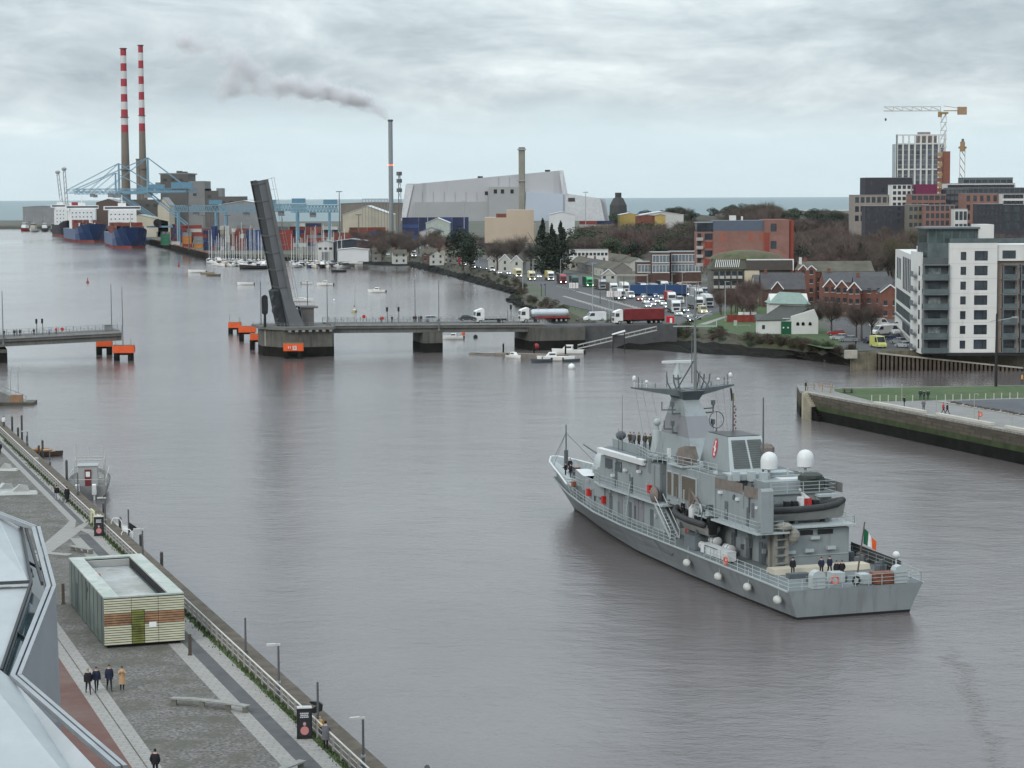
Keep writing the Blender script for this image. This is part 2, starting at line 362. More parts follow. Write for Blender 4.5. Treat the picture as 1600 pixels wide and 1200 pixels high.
# ================= PEOPLE, TREES, VEHICLES, BOATS (builders) =================
skin = mat('skin', (.50, .31, .23), rough=.6, var=.05)
def cloth(n, c): return mat('cloth_'+n, c, rough=.9, var=.2, scale=6)
PC = {}
def body_mesh(pose, top, legs):
    key = (pose, top.name, legs.name)
    if key in PC: return PC[key]
    W_ = pose.startswith('walk'); k = 1 if not pose.endswith('2') else -1
    J = {'pel': (0, 0, .95), 'ch': (0, 0, 1.25), 'nk': (.0, 0, 1.48), 'nk2': (.015, 0, 1.54), 'hd': (.03, 0, 1.64), 'ht': (.02, 0, 1.72)}
    for s_, n in ((1, 'l'), (-1, 'r')):
        a = .22*k*s_ if W_ else .03*s_
        J[n+'h'] = (0, .095*s_, .90); J[n+'k'] = (a*.7+.03, .10*s_, .50); J[n+'a'] = (a*1.5-(.1 if W_ and a < 0 else 0), .10*s_, .09+(.05 if W_ and a < 0 else 0)); J[n+'t'] = (a*1.5+.14-(.08 if W_ and a < 0 else 0), .12*s_, .035)
        J[n+'s'] = (0, .19*s_, 1.42)
        if pose == 'photo': J[n+'e'] = (.17, .24*s_, 1.22); J[n+'w'] = (.33, .09*s_, 1.42); J[n+'f'] = (.38, .05*s_, 1.50)
        elif pose == 'lean': J[n+'e'] = (.16, .25*s_, 1.18); J[n+'w'] = (.36, .16*s_, 1.10); J[n+'f'] = (.44, .12*s_, 1.10)
        elif pose == 'pocket': J[n+'e'] = (-.08, .28*s_, 1.14); J[n+'w'] = (.07, .22*s_, .95); J[n+'f'] = (.10, .19*s_, .90)
        else: b = -.16*k*s_ if W_ else .02; J[n+'e'] = (b*.4-.03, .25*s_, 1.14); J[n+'w'] = (b+.03, .26*s_, .89); J[n+'f'] = (b+.07, .25*s_, .80)
    E_ = [('pel', 'ch'), ('ch', 'nk'), ('nk', 'nk2'), ('nk2', 'hd'), ('hd', 'ht')]
    for n in 'lr': E_ += [('pel', n+'h'), (n+'h', n+'k'), (n+'k', n+'a'), (n+'a', n+'t'), ('nk', n+'s'), (n+'s', n+'e'), (n+'e', n+'w'), (n+'w', n+'f')]
    rad = {'pel': (.175, .14), 'ch': (.205, .15), 'nk': (.10, .09), 'nk2': (.055, .055), 'hd': (.085, .10), 'ht': (.07, .075)}
    rr = {'h': (.09, .09), 'k': (.072, .072), 'a': (.043, .043), 't': (.035, .045), 's': (.07, .07), 'e': (.062, .062), 'w': (.042, .042), 'f': (.03, .04)}
    names = list(J); me = bpy.data.meshes.new('t'); me.from_pydata([J[n] for n in names], [(names.index(a), names.index(b)) for a, b in E_], [])
    o = bpy.data.objects.new('t', me); C.objects.link(o); md = o.modifiers.new('s', 'SKIN')
    for i, n in enumerate(names):
        sv = me.skin_vertices[0].data[i]; sv.radius = rad.get(n) or rr[n[1:]]; sv.use_root = (n == 'pel')
    o.modifiers.new('u', 'SUBSURF').levels = 1
    dg = bpy.context.evaluated_depsgraph_get(); nm = bpy.data.meshes.new_from_object(o.evaluated_get(dg)); bpy.data.objects.remove(o)
    nm.name = 'body'; nm.materials.clear()
    for q in (top, legs, skin, dark): nm.materials.append(q)
    wf = [Vector(J[n+'f']) for n in 'lr']
    for p in nm.polygons:
        c = p.center; p.use_smooth = True
        if c.z > 1.50: p.material_index = 2
        elif any((c-w).length < .085 for w in wf): p.material_index = 2
        elif c.z < .10: p.material_index = 3
        elif c.z < .93 and abs(c.y) < .20: p.material_index = 1
    PC[key] = nm; return nm
def person(label, loc, rz=0, pose='stand', top=None, legs=None, hair=(.03, .02, .015), coat=None, group=None, h=1.0, hat=None):
    top = top or cloth('black', (.015, .015, .02)); legs = legs or cloth('dark', (.02, .02, .028))
    o = T('person', label, 'person', loc, rz, group); b = bpy.data.objects.new('body', body_mesh(pose, top, legs)); C.objects.link(b); b.parent = o
    hm = MB(); hm.ell((.005, 0, 1.685), .105, .088, .10, 8, 5); hm.build('hat' if hat else 'hair', hat or mat('hair_%02d%02d' % (int(hair[0]*100), int(hair[1]*100)), hair, rough=.8), o, True)
    coat = coat or (top, .86)
    if coat: # open-bottomed coat skirt following the hips
        cm = MB(); cm.loft([[(math.cos(2*PI*i/10)*rx, math.sin(2*PI*i/10)*ry, z) for i in range(10)] for rx, ry, z in ((.10, .13, 1.47), (.165, .235, 1.38), (.165, .225, 1.1), (.19, .235, .93), (.19+.05*(.9-coat[1]), .235+.06*(.9-coat[1]), coat[1]))])
        cm.build('coat', coat[0], o, True)
    o.scale = (h, h, h); return o
# ---- trees ----
m_bark = mat('bark', (.085, .068, .058), rough=.95, var=.3, scale=2)
m_twig = mat('bare_twigs', (.105, .082, .071), rough=.95, var=.4, scale=.35)
m_twig2 = mat('reddish_twigs', (.11, .076, .069), rough=.95, var=.4, scale=.35)
m_twig3 = mat('olive_twigs', (.085, .075, .045), rough=.95, var=.4, scale=.35)
m_ever = mat('evergreen_leaves', (.022, .036, .022), rough=.8, var=.5, scale=.5)
m_ever2 = mat('holly_leaves', (.035, .055, .025), rough=.8, var=.5, scale=.5)
m_bush = mat('scrub_leaves', (.05, .046, .026), rough=.95, var=.5, scale=.5)
def limbs(mb, r_, h, spread, n=7, tr=.16):
    tips = []; top = Vector((r_.uniform(-.3, .3), r_.uniform(-.3, .3), h*.55)); mb.cyl((0, 0, -.3), (0, 0, h*.28), tr*1.3, tr, 7); mb.cyl((0, 0, h*.28), top, tr, tr*.5, 6)
    for i in range(n):
        a = 2*PI*i/n+r_.uniform(-.4, .4); z = h*r_.uniform(.22, .5); e = Vector((math.cos(a)*spread*r_.uniform(.45, .8), math.sin(a)*spread*r_.uniform(.45, .8), h*r_.uniform(.55, .85)))
        b = Vector((0, 0, z)).lerp(top, .15); mid = b.lerp(e, .5)+Vector((0, 0, -.03*h)); mb.cyl(b, mid, tr*.5, tr*.33, 5, False); mb.cyl(mid, e, tr*.33, tr*.12, 5, False); tips += [mid, e]
    return tips+[top]
def tree_proto(kind, seed, h, spread, label, group, m_leaf, n=1500):
    r_ = random.Random(seed); o = T({'bare': 'bare_tree', 'ever': 'evergreen_tree', 'bush': 'bush', 'conifer': 'conifer_tree'}[kind], label, 'tree' if kind != 'bush' else 'bush', group=group)
    tk = MB(); tips = limbs(tk, r_, h, spread, 8 if kind == 'bare' else 5, .05*h**.7) if kind != 'bush' else [Vector((r_.uniform(-.5, .5)*spread, r_.uniform(-.5, .5)*spread, h*.4)) for _ in range(5)]
    if kind == 'bush':
        for t in tips: tk.cyl((0, 0, -.3), t, .05, .02, 4)
    tk.build('trunk' if kind != 'bush' else 'stem', m_bark, o)
    cr_ = MB()
    if kind == 'bare':
        for i in range(n):
            t = r_.choice(tips); a = r_.uniform(0, 2*PI); el = r_.uniform(-.1, 1.3); L = h*r_.uniform(.06, .20)
            b = t+Vector((r_.gauss(0, .13)*spread, r_.gauss(0, .13)*spread, r_.gauss(.02, .06)*h)); out = (b-Vector((0, 0, h*.3))).normalized()
            d = (Vector((math.cos(a)*math.cos(el), math.sin(a)*math.cos(el), math.sin(el)))+out*.9).normalized(); e = b+d*L
            s_ = d.orthogonal().normalized()*r_.uniform(.018, .05)*(h/10)**.5
            cr_.quad(b-s_, b+s_, e)
            if i % 3 == 0:
                f = b.lerp(e, .5); g = f+(d+Vector((r_.uniform(-1, 1), r_.uniform(-1, 1), r_.uniform(0, .8)))*.8).normalized()*L*.6; cr_.quad(f-s_*.6, f+s_*.6, g)
    else:
        cl = []; k = 9 if kind != 'conifer' else 14
        for i in range(k):
            a = r_.uniform(0, 2*PI); q = i/(k-1)
            if kind == 'conifer': rr = spread*(1-q)*.75; z = h*(.12+.84*q); cl.append((Vector((math.cos(a)*rr*.5, math.sin(a)*rr*.5, z)), spread*(1.05-q)*.62, h*.09))
            elif kind == 'bush': cl.append((Vector((math.cos(a), math.sin(a), 0))*spread*r_.uniform(.1, .65)+Vector((0, 0, h*r_.uniform(.25, .6))), spread*r_.uniform(.35, .55), h*r_.uniform(.28, .42)))
            else: cl.append((Vector((math.cos(a), math.sin(a), 0))*spread*r_.uniform(.1, .6)+Vector((0, 0, h*r_.uniform(.3, .82))), spread*r_.uniform(.3, .5), h*r_.uniform(.14, .24)))
        for i in range(n):
            c, rh, rv = r_.choice(cl); d = Vector((r_.gauss(0, 1), r_.gauss(0, 1), r_.gauss(0, 1))).normalized(); q = r_.uniform(.72, 1.08)
            p = c+Vector((d.x*rh, d.y*rh, d.z*rv))*q; s_ = r_.uniform(.13, .32)*(h/9)**.5*(1.0 if kind != 'bush' else .9); u = Vector((r_.gauss(0, 1), r_.gauss(0, 1), r_.gauss(0, .5))).normalized(); v = u.cross(d+Vector((.1, .2, .3))).normalized()
            cr_.quad(p-u*s_, p+v*s_*.8, p+u*s_, p-v*s_*.7+d*s_*.4)
    cr_.build('crown' if kind != 'bush' else 'foliage', m_leaf, o); return o
# ---- vehicles ----
m_tail = mat('red_lens', (.35, .01, .01), rough=.3); m_tyre = mat('tyre', (.02, .02, .02), rough=.9)
def wheels(o, xs, y, r, w=.22):
    for x in xs:
        for s_ in (-1, 1):
            mb = MB(); mb.cyl((x, s_*y-w/2, r), (x, s_*y+w/2, r), r, r, 10); wh = mb.build('wheel', m_tyre, o)
            hb = MB(); hb.cyl((x, s_*(y+w/2)-.02, r), (x, s_*(y+w/2)+.02, r), r*.55, r*.55, 8); hb.build('hub', steel, wh)
def lights(o, x, y, z, lit, r=.13):
    for s_ in (-1, 1):
        mb = MB(); mb.ell((x, s_*y, z), .06, r, r*.8, 8, 4); mb.build('headlight', headl if lit else white, o)
def carbody(L, W_, pr, rows):  # pr: profile (x,z) lower shell
    pass
def car(label, loc, rz, col, lit=False, group=None, kind='car'):
    o = T('parked_car' if not lit else 'car', label, 'car', loc, rz, group); m = paint('car_paint_%02d%02d%02d' % tuple(int(c*99) for c in col), col, rough=.25)
    L = 4.3; mb = MB()
    pr = [(-2.12, .35), (-2.15, .78), (-2.0, .95), (1.0, .98), (1.95, .80), (2.15, .62), (2.15, .32), (1.75, .25), (-1.8, .25)]
    def ring(y, k, dz=0): return [(x*k, y, z+dz) for x, z in pr]
    mb.loft([ring(-.83, .96, .02), ring(-.88, 1), ring(.88, 1), ring(.83, .96, .02)]); mb.build('body', m, o)
    cb = MB(); cb.hexa([(-1.95, -.80, .94), (.95, -.80, .94), (.95, .80, .94), (-1.95, .80, .94)], [(-1.45, -.62, 1.42), (.15, -.62, 1.42), (.15, .62, 1.42), (-1.45, .62, 1.42)]); cb.build('windows', glass, o)
    rf = MB(); rf.hexa([(-1.5, -.64, 1.405), (.2, -.64, 1.405), (.2, .64, 1.405), (-1.5, .64, 1.405)], [(-1.4, -.56, 1.47), (.05, -.56, 1.47), (.05, .56, 1.47), (-1.4, .56, 1.47)])
    for s_ in (-1, 1): rf.cyl((-.55, s_*.80, .95), (-.6, s_*.63, 1.42), .05, .05, 4)
    rf.build('roof', m, o); wheels(o, (-1.35, 1.35), .78, .31); lights(o, 2.08, .62, .66, lit); 
    tl = MB()
    for s_ in (-1, 1): tl.box(-2.17, -2.1, s_*.68-.14, s_*.68+.14, .7, .85)
    tl.build('tail_lights', m_tail, o); return o
def van(label, loc, rz, col, lit=False, group=None, L=5.4, Hh=2.3, name='van', stripe=None):
    o = T(name, label, name, loc, rz, group); m = paint('van_paint_%02d%02d%02d' % tuple(int(c*99) for c in col), col, rough=.35); x0, x1 = -L/2, L/2
    mb = MB(); pr = [(x0, .4), (x0, Hh-.08), (x0+.1, Hh), (x1-1.7, Hh), (x1-1.45, Hh-.1), (x1-.75, 1.25), (x1-.1, 1.0), (x1, .8), (x1, .35), (x0, .35)]
    mb.ext(pr, -.95, .95); mb.build('body', m, o)
    g = MB(); g.quad((x1-1.44, -.85, Hh-.16), (x1-.78, -.85, 1.30), (x1-.78, .85, 1.30), (x1-1.44, .85, Hh-.16)); g.M = Matrix.Translation((.03, 0, .02))
    for s_ in (-1, 1):
        y = s_*.965; q = [(x1-2.4, y, 1.3), (x1-1.0, y, 1.3), (x1-1.5, y, Hh-.25), (x1-2.4, y, Hh-.25)]; g.M = None; g.quad(*(q if s_ < 0 else q[::-1]))
    g.v = [(v[0]+(.02 if abs(v[1]) < .9 else 0), v[1], v[2]+(.02 if abs(v[1]) < .9 else 0)) for v in g.v]; g.build('windscreen', glass, o)
    if stripe:
        s2 = MB(); s2.box(x0-.01, x1-1.9, -.965, .965, .95, 1.25); s2.build('stripe', stripe, o)
    wheels(o, (x0+1.0, x1-.95), .85, .34); lights(o, x1-.02, .7, .75, lit); return o
def truck(label, loc, rz, cab, load, lit=True, group=None, kind='box', L=12.2, lh=2.9, name='articulated_lorry'):
    """cab at +x; load: colour of trailer body"""
    o = T(name, label, 'lorry', loc, rz, group); m = paint('cab_paint_%02d%02d%02d' % tuple(int(c*99) for c in cab), cab, rough=.3)
    x1 = L/2+1.6; mb = MB(); mb.ext([(x1-2.2, .9), (x1-2.2, 3.55), (x1-1.9, 3.75), (x1-.5, 3.3), (x1-.12, 3.0), (x1, 1.9), (x1, .5), (x1-1.0, .45), (x1-1.0, .9)], -1.22, 1.22); mb.build('cab', m, o)
    g = MB(); g.quad((x1+.0, -1.08, 1.95), (x1+.0, 1.08, 1.95), (x1-.10, 1.05, 2.92), (x1-.10, -1.05, 2.92)); g.v = [(v[0]+.03, v[1], v[2]) for v in g.v]
    for s_ in (-1, 1):
        q = [(x1-1.25, s_*1.235, 1.9), (x1-.2, s_*1.235, 1.9), (x1-.3, s_*1.235, 2.8), (x1-1.25, s_*1.235, 2.8)]; g.quad(*(q if s_ < 0 else q[::-1]))
    g.build('windscreen', glass, o)
    gr = MB(); gr.box(x1, x1+.04, -.8, .8, .9, 1.6); gr.build('grille', blackm, o)
    ch = MB(); ch.box(-L/2, x1-1.2, -.45, .45, .75, 1.05); ch.box(-L/2, -L/2+.1, -1.2, 1.2, .6, 1.1); ch.build('chassis', dark, o)
    lm = paint('load_paint_%02d%02d%02d' % tuple(int(c*99) for c in load), load, rough=.5, var=.2)
    if kind == 'box':
        b = MB(); b.box(-L/2, x1-2.6, -1.22, 1.22, 1.1, 1.1+lh)
        n = int(L/.6)
        for i in range(n):
            x = -L/2+.3+i*(L-1.2)/n
            for s_ in (-1, 1): b.box(x, x+.22, s_*1.24-.03, s_*1.24+.03, 1.25, .95+lh)
        b.build('container', lm, o)
    elif kind == 'tank':
        b = MB(); b.lathe([(.15, -L/2), (.9, -L/2+.25), (1.12, -L/2+.9), (1.12, L/2-1.9), (.9, L/2-1.3), (.15, L/2-1.05)], n=18); b.v = [(v[2], v[0], v[1]+2.15) for v in b.v]
        for q in range(5): 
            x = -L/2+1.5+q*2.1; b.cyl((x, 0, 3.2), (x, 0, 3.4), .3, .3, 8)
        b.build('tank', mat('silver_tank', (.5, .52, .54), rough=.25, metal=.6), o)
        k = MB(); k.box(-L/2+.2, L/2-2.2, -1.15, 1.15, 1.0, 1.3); k.build('side_skirt', paint('red_skirt', (.30, .03, .025)), o)
    elif kind == 'flat':
        b = MB(); b.box(-L/2, x1-2.5, -1.2, 1.2, 1.05, 1.25); b.build('flatbed', lm, o)
    wheels(o, (-L/2+1, -L/2+2.2, -L/2+3.4, x1-4.4, x1-1.3) if L > 8 else (-L/2+1.3, x1-1.2), 1.08, .48, .3); lights(o, x1, .95, .85, lit, .16); return o
# ---- boats ----
def hullmb(L, B, D, fr=.5, transom=.75, n=9, ch=None):
    mb = MB(); rings = []
    for i in range(n+1):
        t = i/n; x = -L/2+L*t; w = B/2*(transom+(1-transom)*min(1, t/.35)) if t < .35 else B/2*math.cos(((t-.35)/.65)**1.6*PI/2)
        w = max(w, .02); sh = D*(1+.35*t*t); xo = max(0, t-.8)*L*.18
        rings.append([(x+xo, w, sh), (x+xo*.5, w*.88, sh*.3), (x, w*.45, -.35), (x, -w*.45, -.35), (x+xo*.5, -w*.88, sh*.3), (x+xo, -w, sh)])
    for a, b in zip(rings, rings[1:]):
        for j in range(5): mb.quad(a[j], a[j+1], b[j+1], b[j])
    mb.quad(*rings[0][::-1]); return mb, rings
def deckmb(rings, dz=-.12, k=.97):
    d = MB()
    for a, b in zip(rings, rings[1:]):
        d.quad((a[0][0], a[0][1]*k, a[0][2]+dz), (a[5][0], a[5][1]*k, a[5][2]+dz), (b[5][0], b[5][1]*k, b[5][2]+dz), (b[0][0], b[0][1]*k, b[0][2]+dz))
    return d
gel = paint('white_gelcoat', (.72, .72, .70), rough=.3); alum = mat('aluminium_spar', (.52, .53, .54), rough=.4, metal=.4)
def yacht(label, loc, rz, L=9, hull=None, cover=None, group=None, mast=True, mh=None):
    o = T('sailing_yacht' if mast else 'motor_boat', label, 'boat', loc, rz, group); B = L*.32
    mb, rg = hullmb(L, B, L*.11); mb.build('hull', hull or gel, o, True); deckmb(rg).build('deck', mat('boat_deck', (.55, .53, .5)), o)
    c = MB(); z = L*.10; c.hexa([(-L*.12, -B*.28, z), (L*.25, -B*.2, z), (L*.25, B*.2, z), (-L*.12, B*.28, z)], [(-L*.12, -B*.22, z+L*.06), (L*.18, -B*.14, z+L*.05), (L*.18, B*.14, z+L*.05), (-L*.12, B*.22, z+L*.06)]); cab = c.build('cabin', gel, o)
    w = MB(); w.box(-L*.08, L*.14, -B*.265, B*.265, z+L*.015, z+L*.035); w.build('window', glass, cab)
    if mast:
        mh = mh or L*1.25; mm = MB(); mm.cyl((L*.1, 0, z), (L*.1, 0, z+mh), .13, .10, 6); mm.cyl((L*.1, -B*.25, z+mh*.6), (L*.1, B*.25, z+mh*.6), .03, .03, 4); mm.build('mast', alum, o)
        bm = MB(); bm.cyl((L*.1, 0, z+1.3), (-L*.35, 0, z+1.25), .16, .14, 6); bm.build('boom', cover or cloth('navy_cover', (.03, .04, .10)), o)
        rig = MB()
        for e in ((L*.5, 0, L*.14), (-L*.5, 0, L*.11), (L*.1, B*.45, L*.1), (L*.1, -B*.45, L*.1)): rig.cyl((L*.1, 0, z+mh*.97), e, .022, .022, 3)
        rig.build('rigging', steel, o)
    return o
def motorboat(label, loc, rz, L=7, hull=None, group=None, wheelhouse=True, canopy=None):
    o = T('motor_boat', label, 'boat', loc, rz, group); B = L*.36
    mb, rg = hullmb(L, B, L*.13, transom=.9); mb.build('hull', hull or gel, o, True); deckmb(rg).build('deck', mat('boat_deck', (.55, .53, .5)), o)
    if wheelhouse:
        c = MB(); z = L*.12; c.hexa([(-L*.15, -B*.34, z), (L*.22, -B*.3, z), (L*.22, B*.3, z), (-L*.15, B*.34, z)], [(-L*.15, -B*.3, z+L*.17), (L*.08, -B*.26, z+L*.17), (L*.08, B*.26, z+L*.17), (-L*.15, B*.3, z+L*.17)]); cab = c.build('cabin', gel, o)
        w = MB(); w.box(-L*.11, L*.1, -B*.335, B*.335, z+L*.075, z+L*.13); w.box(-L*.155, -L*.14, -B*.2, B*.2, z+L*.07, z+L*.14); w.build('window', glass, cab)
    e = MB(); e.box(-L*.56, -L*.48, -.2, .2, .2, .95); e.box(-L*.55, -L*.5, -.06, .06, -.3, .3); e.build('outboard', blackm, o); return o
# ================= FOREGROUND QUAY =================
for a, b, s0, s1 in ((2.2, 3.3, -60, 98), (4.4, 5.5, -60, 96), (2.0, 2.65, 106, 400), (3.2, 3.9, 108, 400)): strip('paved_path', s0, s1, a, b, QZ+.012, m_kerb)
strip('asphalt_path', -60, 98, 3.3, 4.4, QZ+.008, m_asph); strip('asphalt_path', 104, 400, 2.65, 3.2, QZ+.008, m_asph)
def qpoly(name, pts, z, m): return sheet(name, [W3(*Q(a, b).xy) for a, b in pts], z, m)
qpoly('paved_path', [(106, 2.0), (106, 2.65), (101.5, 4.6), (84, 11), (82, 10.5), (98, 4.6)], QZ+.016, m_kerb)
qpoly('paved_path', [(108, 3.2), (108, 3.9), (104, 5.0), (90, 9.4), (88.5, 9.0), (103, 4.0)], QZ+.020, m_kerb)
qpoly('paved_path', [(98, 2.2), (98, 3.3), (103, 4.1), (101, 2.6)], QZ+.024, m_kerb)
qpoly('paved_path', [(90.5, 12.5), (91.5, 12.2), (86, 6.5), (85, 7.2)], QZ+.028, m_kerb)
strip('verge_soil', -60, 400, 1.68, 2.2, QZ+.006, m_grass)
# tufts of verge grass
gv = MB(); r_ = random.Random(5)
for i in range(7500):
    s_ = r_.uniform(-5, 190); p = Q(s_, 1.75+abs(r_.gauss(0, .28)), QZ)
    if r_.random() < .35+.35*math.sin(s_*.31)*math.sin(s_*.13): continue
    a = r_.uniform(0, PI); h = r_.uniform(.06, .24); w = .05
    gv.quad((p.x-math.cos(a)*w, p.y-math.sin(a)*w, QZ), (p.x+math.cos(a)*w, p.y+math.sin(a)*w, QZ), (p.x+r_.uniform(-.08, .08), p.y+r_.uniform(-.08, .08), QZ+h))
tag(gv.build('verge_grass', mat('verge_grass', (.05, .075, .022), rough=.95, var=.4, scale=2)), 'rough green grass verge between railing and paved path', 'grass', kind='stuff')
# lower paved path and red strip
strip('paved_path', -60, 150, 12.35, 13.15, QZ+.012, m_kerb); strip('paved_path', -60, 150, 13.25, 14.05, QZ+.012, m_kerb)
strip('red_paving', -60, 60, 14.05, 24, QZ+.010, mat('red_brick_paving', (.13, .065, .055), rough=.9, var=.12, scale=.18, kind='patch', col2=(.14, .105, .09), sc2=.09))
# railing
rl = T('quay_railing', 'long grey metal railing running along the edge of the foreground quay', 'railing', Q(60, 1.8, QZ)); r0 = Q(60, 1.8, QZ)
def QR(s_, off, z): return Q(s_, off, z)-r0
rp = mat('railing_steel', (.34, .335, .32), rough=.5, metal=.2)
mb = MB(); mb.cyl(QR(-20, 1.8, QZ+1.1), QR(330, 1.8, QZ+1.1), .055, .055, 6); mb.build('top_rail', mat('handrail_pale', (.55, .53, .49), rough=.5), rl)
for z in (.38, .74):
    mb = MB(); mb.cyl(QR(-20, 1.8, QZ+z), QR(330, 1.8, QZ+z), .03, .03, 5); mb.build('lower_rail', rp, rl)
pp = None
for i in range(98):
    s_ = -6+i*2.0
    if pp is None:
        mb = MB(); mb.bx((0, 0, 0), .07, .14, 1.1, math.atan2(QD.y, QD.x)); pp = mb.build('post', rp, rl); pp.location = QR(s_, 1.8, QZ)
    else: o = pp.copy(); C.objects.link(o); o.location = QR(s_, 1.8, QZ)
# yellow-green ladder gate in the railing
g = T('ladder_gate', 'pale yellow framed gate in the railing above the small white boat', 'gate', Q(103, 2.0, QZ), math.atan2(QD.y, QD.x)); gm = paint('pale_yellow', (.60, .60, .38))
for x in (-4.4, -2.2, 0, 2.2):
    mb = MB(); mb.box(x-.08, x+.08, -.08, .08, 0, 1.6 if x > -4 else 1.9); mb.build('post', gm, g)
for x in (-4.4, 0):
    mb = MB(); mb.box(x, x+2.2, -.06, .06, 1.5, 1.62); mb.build('crossbar', gm, g)
# lamp posts
m_lamp = mat('lamp_post_grey', (.12, .125, .13), rough=.5, metal=.3)
def lamp(label, loc, rz, h, head=True, group='lamp posts along the quay railing'):
    o = T('lamp_post' if head else 'tall_post', label, 'lamp post' if head else 'post', loc, rz, group); mb = MB(); mb.cyl((0, 0, 0), (0, 0, h*.96), .09, .07, 8); mb.box(-.14, .14, -.14, .14, 0, .5); mb.build('pole', m_lamp, o)
    if head:
        k = MB(); k.box(-.75, .12, -.06, .06, h*.96, h); k.box(-.8, -.2, -.11, .11, h*.965, h+.03); k.build('lamp_head', mat('lamp_head_pale', (.5, .5, .48)), o)
        w = MB(); w.box(-.12, .12, -.12, .12, h*.27, h*.31); w.build('collar', steel, o)
    return o
hl = lambda px, pt, pb, z=QZ: 0
for px, yt, yb, head, lb in ((384, 961, 1026, False, 'dark headless post on the quay edge between pavilion and lamp posts'), (436, 1003, 1090, True, 'lamp post between the two dark posts near the stone bench'), (497, 1060, 1138, False, 'dark post beside the people leaning on the railing'),
        (568, 1117, 1206, True, 'lamp post nearest the bottom of the picture on the quay'), (224, 824, 906, True, 'lamp post standing behind the glass pavilion'), (165, 776, 826, True, 'lamp post beside the black triangle sign and pale gate'),
        (43, 673, 698, True, 'lamp post near the far end of the quay rail'), (78, 702, 728, True, 'lamp post by the small orange boat'), (122, 737, 775, False, 'dark post behind the two walkers on the upper path')):
    b = G(px, yb, QZ); Y = b.y; h = (yb-yt)*Y/3422; lamp(lb, b, math.atan2(QN.y, QN.x)+PI, h, head)
# timber piles in the water beside the quay
pl = None; mp_ = mat('dark_pile', (.075, .072, .068), rough=.8, var=.3, scale=1)
for px, yt, yb in ((13, 650, 668), (28, 648, 668), (22, 667, 676), (36, 680, 688), (54, 695, 706), (60, 687, 712), (97, 718, 755), (154, 785, 803), (179, 807, 828), (211, 834, 850), (243, 861, 882), (652, 1194, 1230)):
    mpi = globals().get('mpi', -1)+1; b = G(px, yb, 2.2); hh = max(.5, A(px, yt, b.y).z-2.4)
    mb = MB(); mb.cyl((0, 0, -3), (0, 0, 2.2+hh), .09 if hh > 3 else .16, None, 8); mb.cyl((0, 0, 2.2+hh), (0, 0, 2.35+hh), .12 if hh > 3 else .19, .08, 8)
    single('mooring_pile', mb, mp_, od(mpi)+' dark round mooring pile from the far end of the quay', 'pile', 'mooring piles beside the quay', (b.x+.6, b.y, 0))
# triangle daymark
b = G(195, 834, QZ); o = T('daymark_sign', 'black triangle daymark on a post beyond the railing', 'sign', (b.x+.4, b.y, 1.0)); mb = MB(); mb.cyl((0, 0, 0), (0, 0, 5.0), .08, .08, 8); mb.build('post', m_lamp, o)
mb = MB(); mb.ext([(.05, 2.6), (.85, 3.15), (.05, 3.7)], -.05, .05); mb.build('triangle', blackm, o)
# hoop mooring rings
for i, px in enumerate((186, 170)):
    b = G(px, 838-i*18, QZ); mb = MB(); mb.tube([(-.55+ .0, 0, 0), (-.55, 0, 1.1), (-.3, 0, 1.5), (.3, 0, 1.5), (.55, 0, 1.1), (.55, 0, 0)], .05, 6); single('ladder_hoop', mb, white, ['white ladder hoop next to the triangle daymark', 'white ladder hoop above the small white boat'][i], 'ladder', None, (b.x+.8, b.y, 2.7))
# pavilion
px_ = math.atan2(-QN.y, -QN.x); pv = T('glass_pavilion', 'flat-roofed glass pavilion with slatted yellow green end on the quay', 'pavilion', Q(40.2, 10.35, QZ), px_)
PW, PD, PH = 6.1, 19.6, 3.95
m_cu = mat('verdigris_copper', (.43, .45, .42), rough=.7, var=.15, scale=.35, kind='patch', col2=(.31, .37, .33), sc2=.9)
m_side = mat('grey_green_glass', (.085, .115, .105), rough=.3, var=.35, scale=.25)
mb = MB(); mb.box(.25, PW-.25, .3, PD-.3, 0, .25); mb.build('plinth', dark, pv)
mb = MB(); mb.box(0, PW, .06, PD, .2, PH-.75); mb.build('wall', m_side, pv)
mb = MB()
for x0, x1, y0, y1 in ((0, 1.15, 0.0, PD), (PW-1.15, PW, 0.0, PD), (1.15, PW-1.15, 0.0, .35), (1.15, PW-1.15, PD-.9, PD)): mb.box(x0, x1, y0, y1, PH-.12, PH)
mb.build('roof_border', m_cu, pv)
mb = MB(); mb.box(0, .1, .06, PD, PH-.75, PH-.12); mb.box(PW-.1, PW, .06, PD, PH-.75, PH-.12); mb.box(.1, PW-.1, PD-.1, PD, PH-.75, PH-.12); mb.box(.1, PW-.1, .06, .16, PH-.75, PH-.12); mb.build('parapet', m_side, pv)
mb = MB(); mb.box(1.35, PW-1.5, .5, PD-2.2, PH-.745, PH-.62); mb.build('roof_deck', mat('wet_roof_felt', (.33, .34, .35), rough=.25, var=.25, scale=.3, kind='patch', col2=(.19, .19, .15), sc2=.22), pv)
mb = MB(); mb.box(1.2, PW-1.2, PD-1.2, PD-.95, PH-.745, PH-.2); mb.build('skylight', mat('pale_trim', (.40, .40, .39)), pv)
mb = MB()
for x in (1.15, PW-1.2):
    mb.box(x, x+.05, .36, PD-.95, PH-.745, PH-.14)
mb.build('gutter', dark, pv)
mb = MB(); mb.ell((1.5, 13.2, PH-.55), .22, .3, .2); mb.build('roof_vent', paint('orange_red', (.45, .09, .05)), pv)
m_slat = mat('pale_yellow_green_slat', (.56, .55, .41), rough=.6, var=.12); m_or = mat('orange_print', (.33, .19, .11), rough=.6, var=.45, scale=.8); m_gn = mat('green_print', (.17, .18, .05), rough=.6, var=.5, scale=1)
back = MB(); back.box(0, PW, .03, .06, .2, PH-.12); back.build('end_backing', dark, pv)
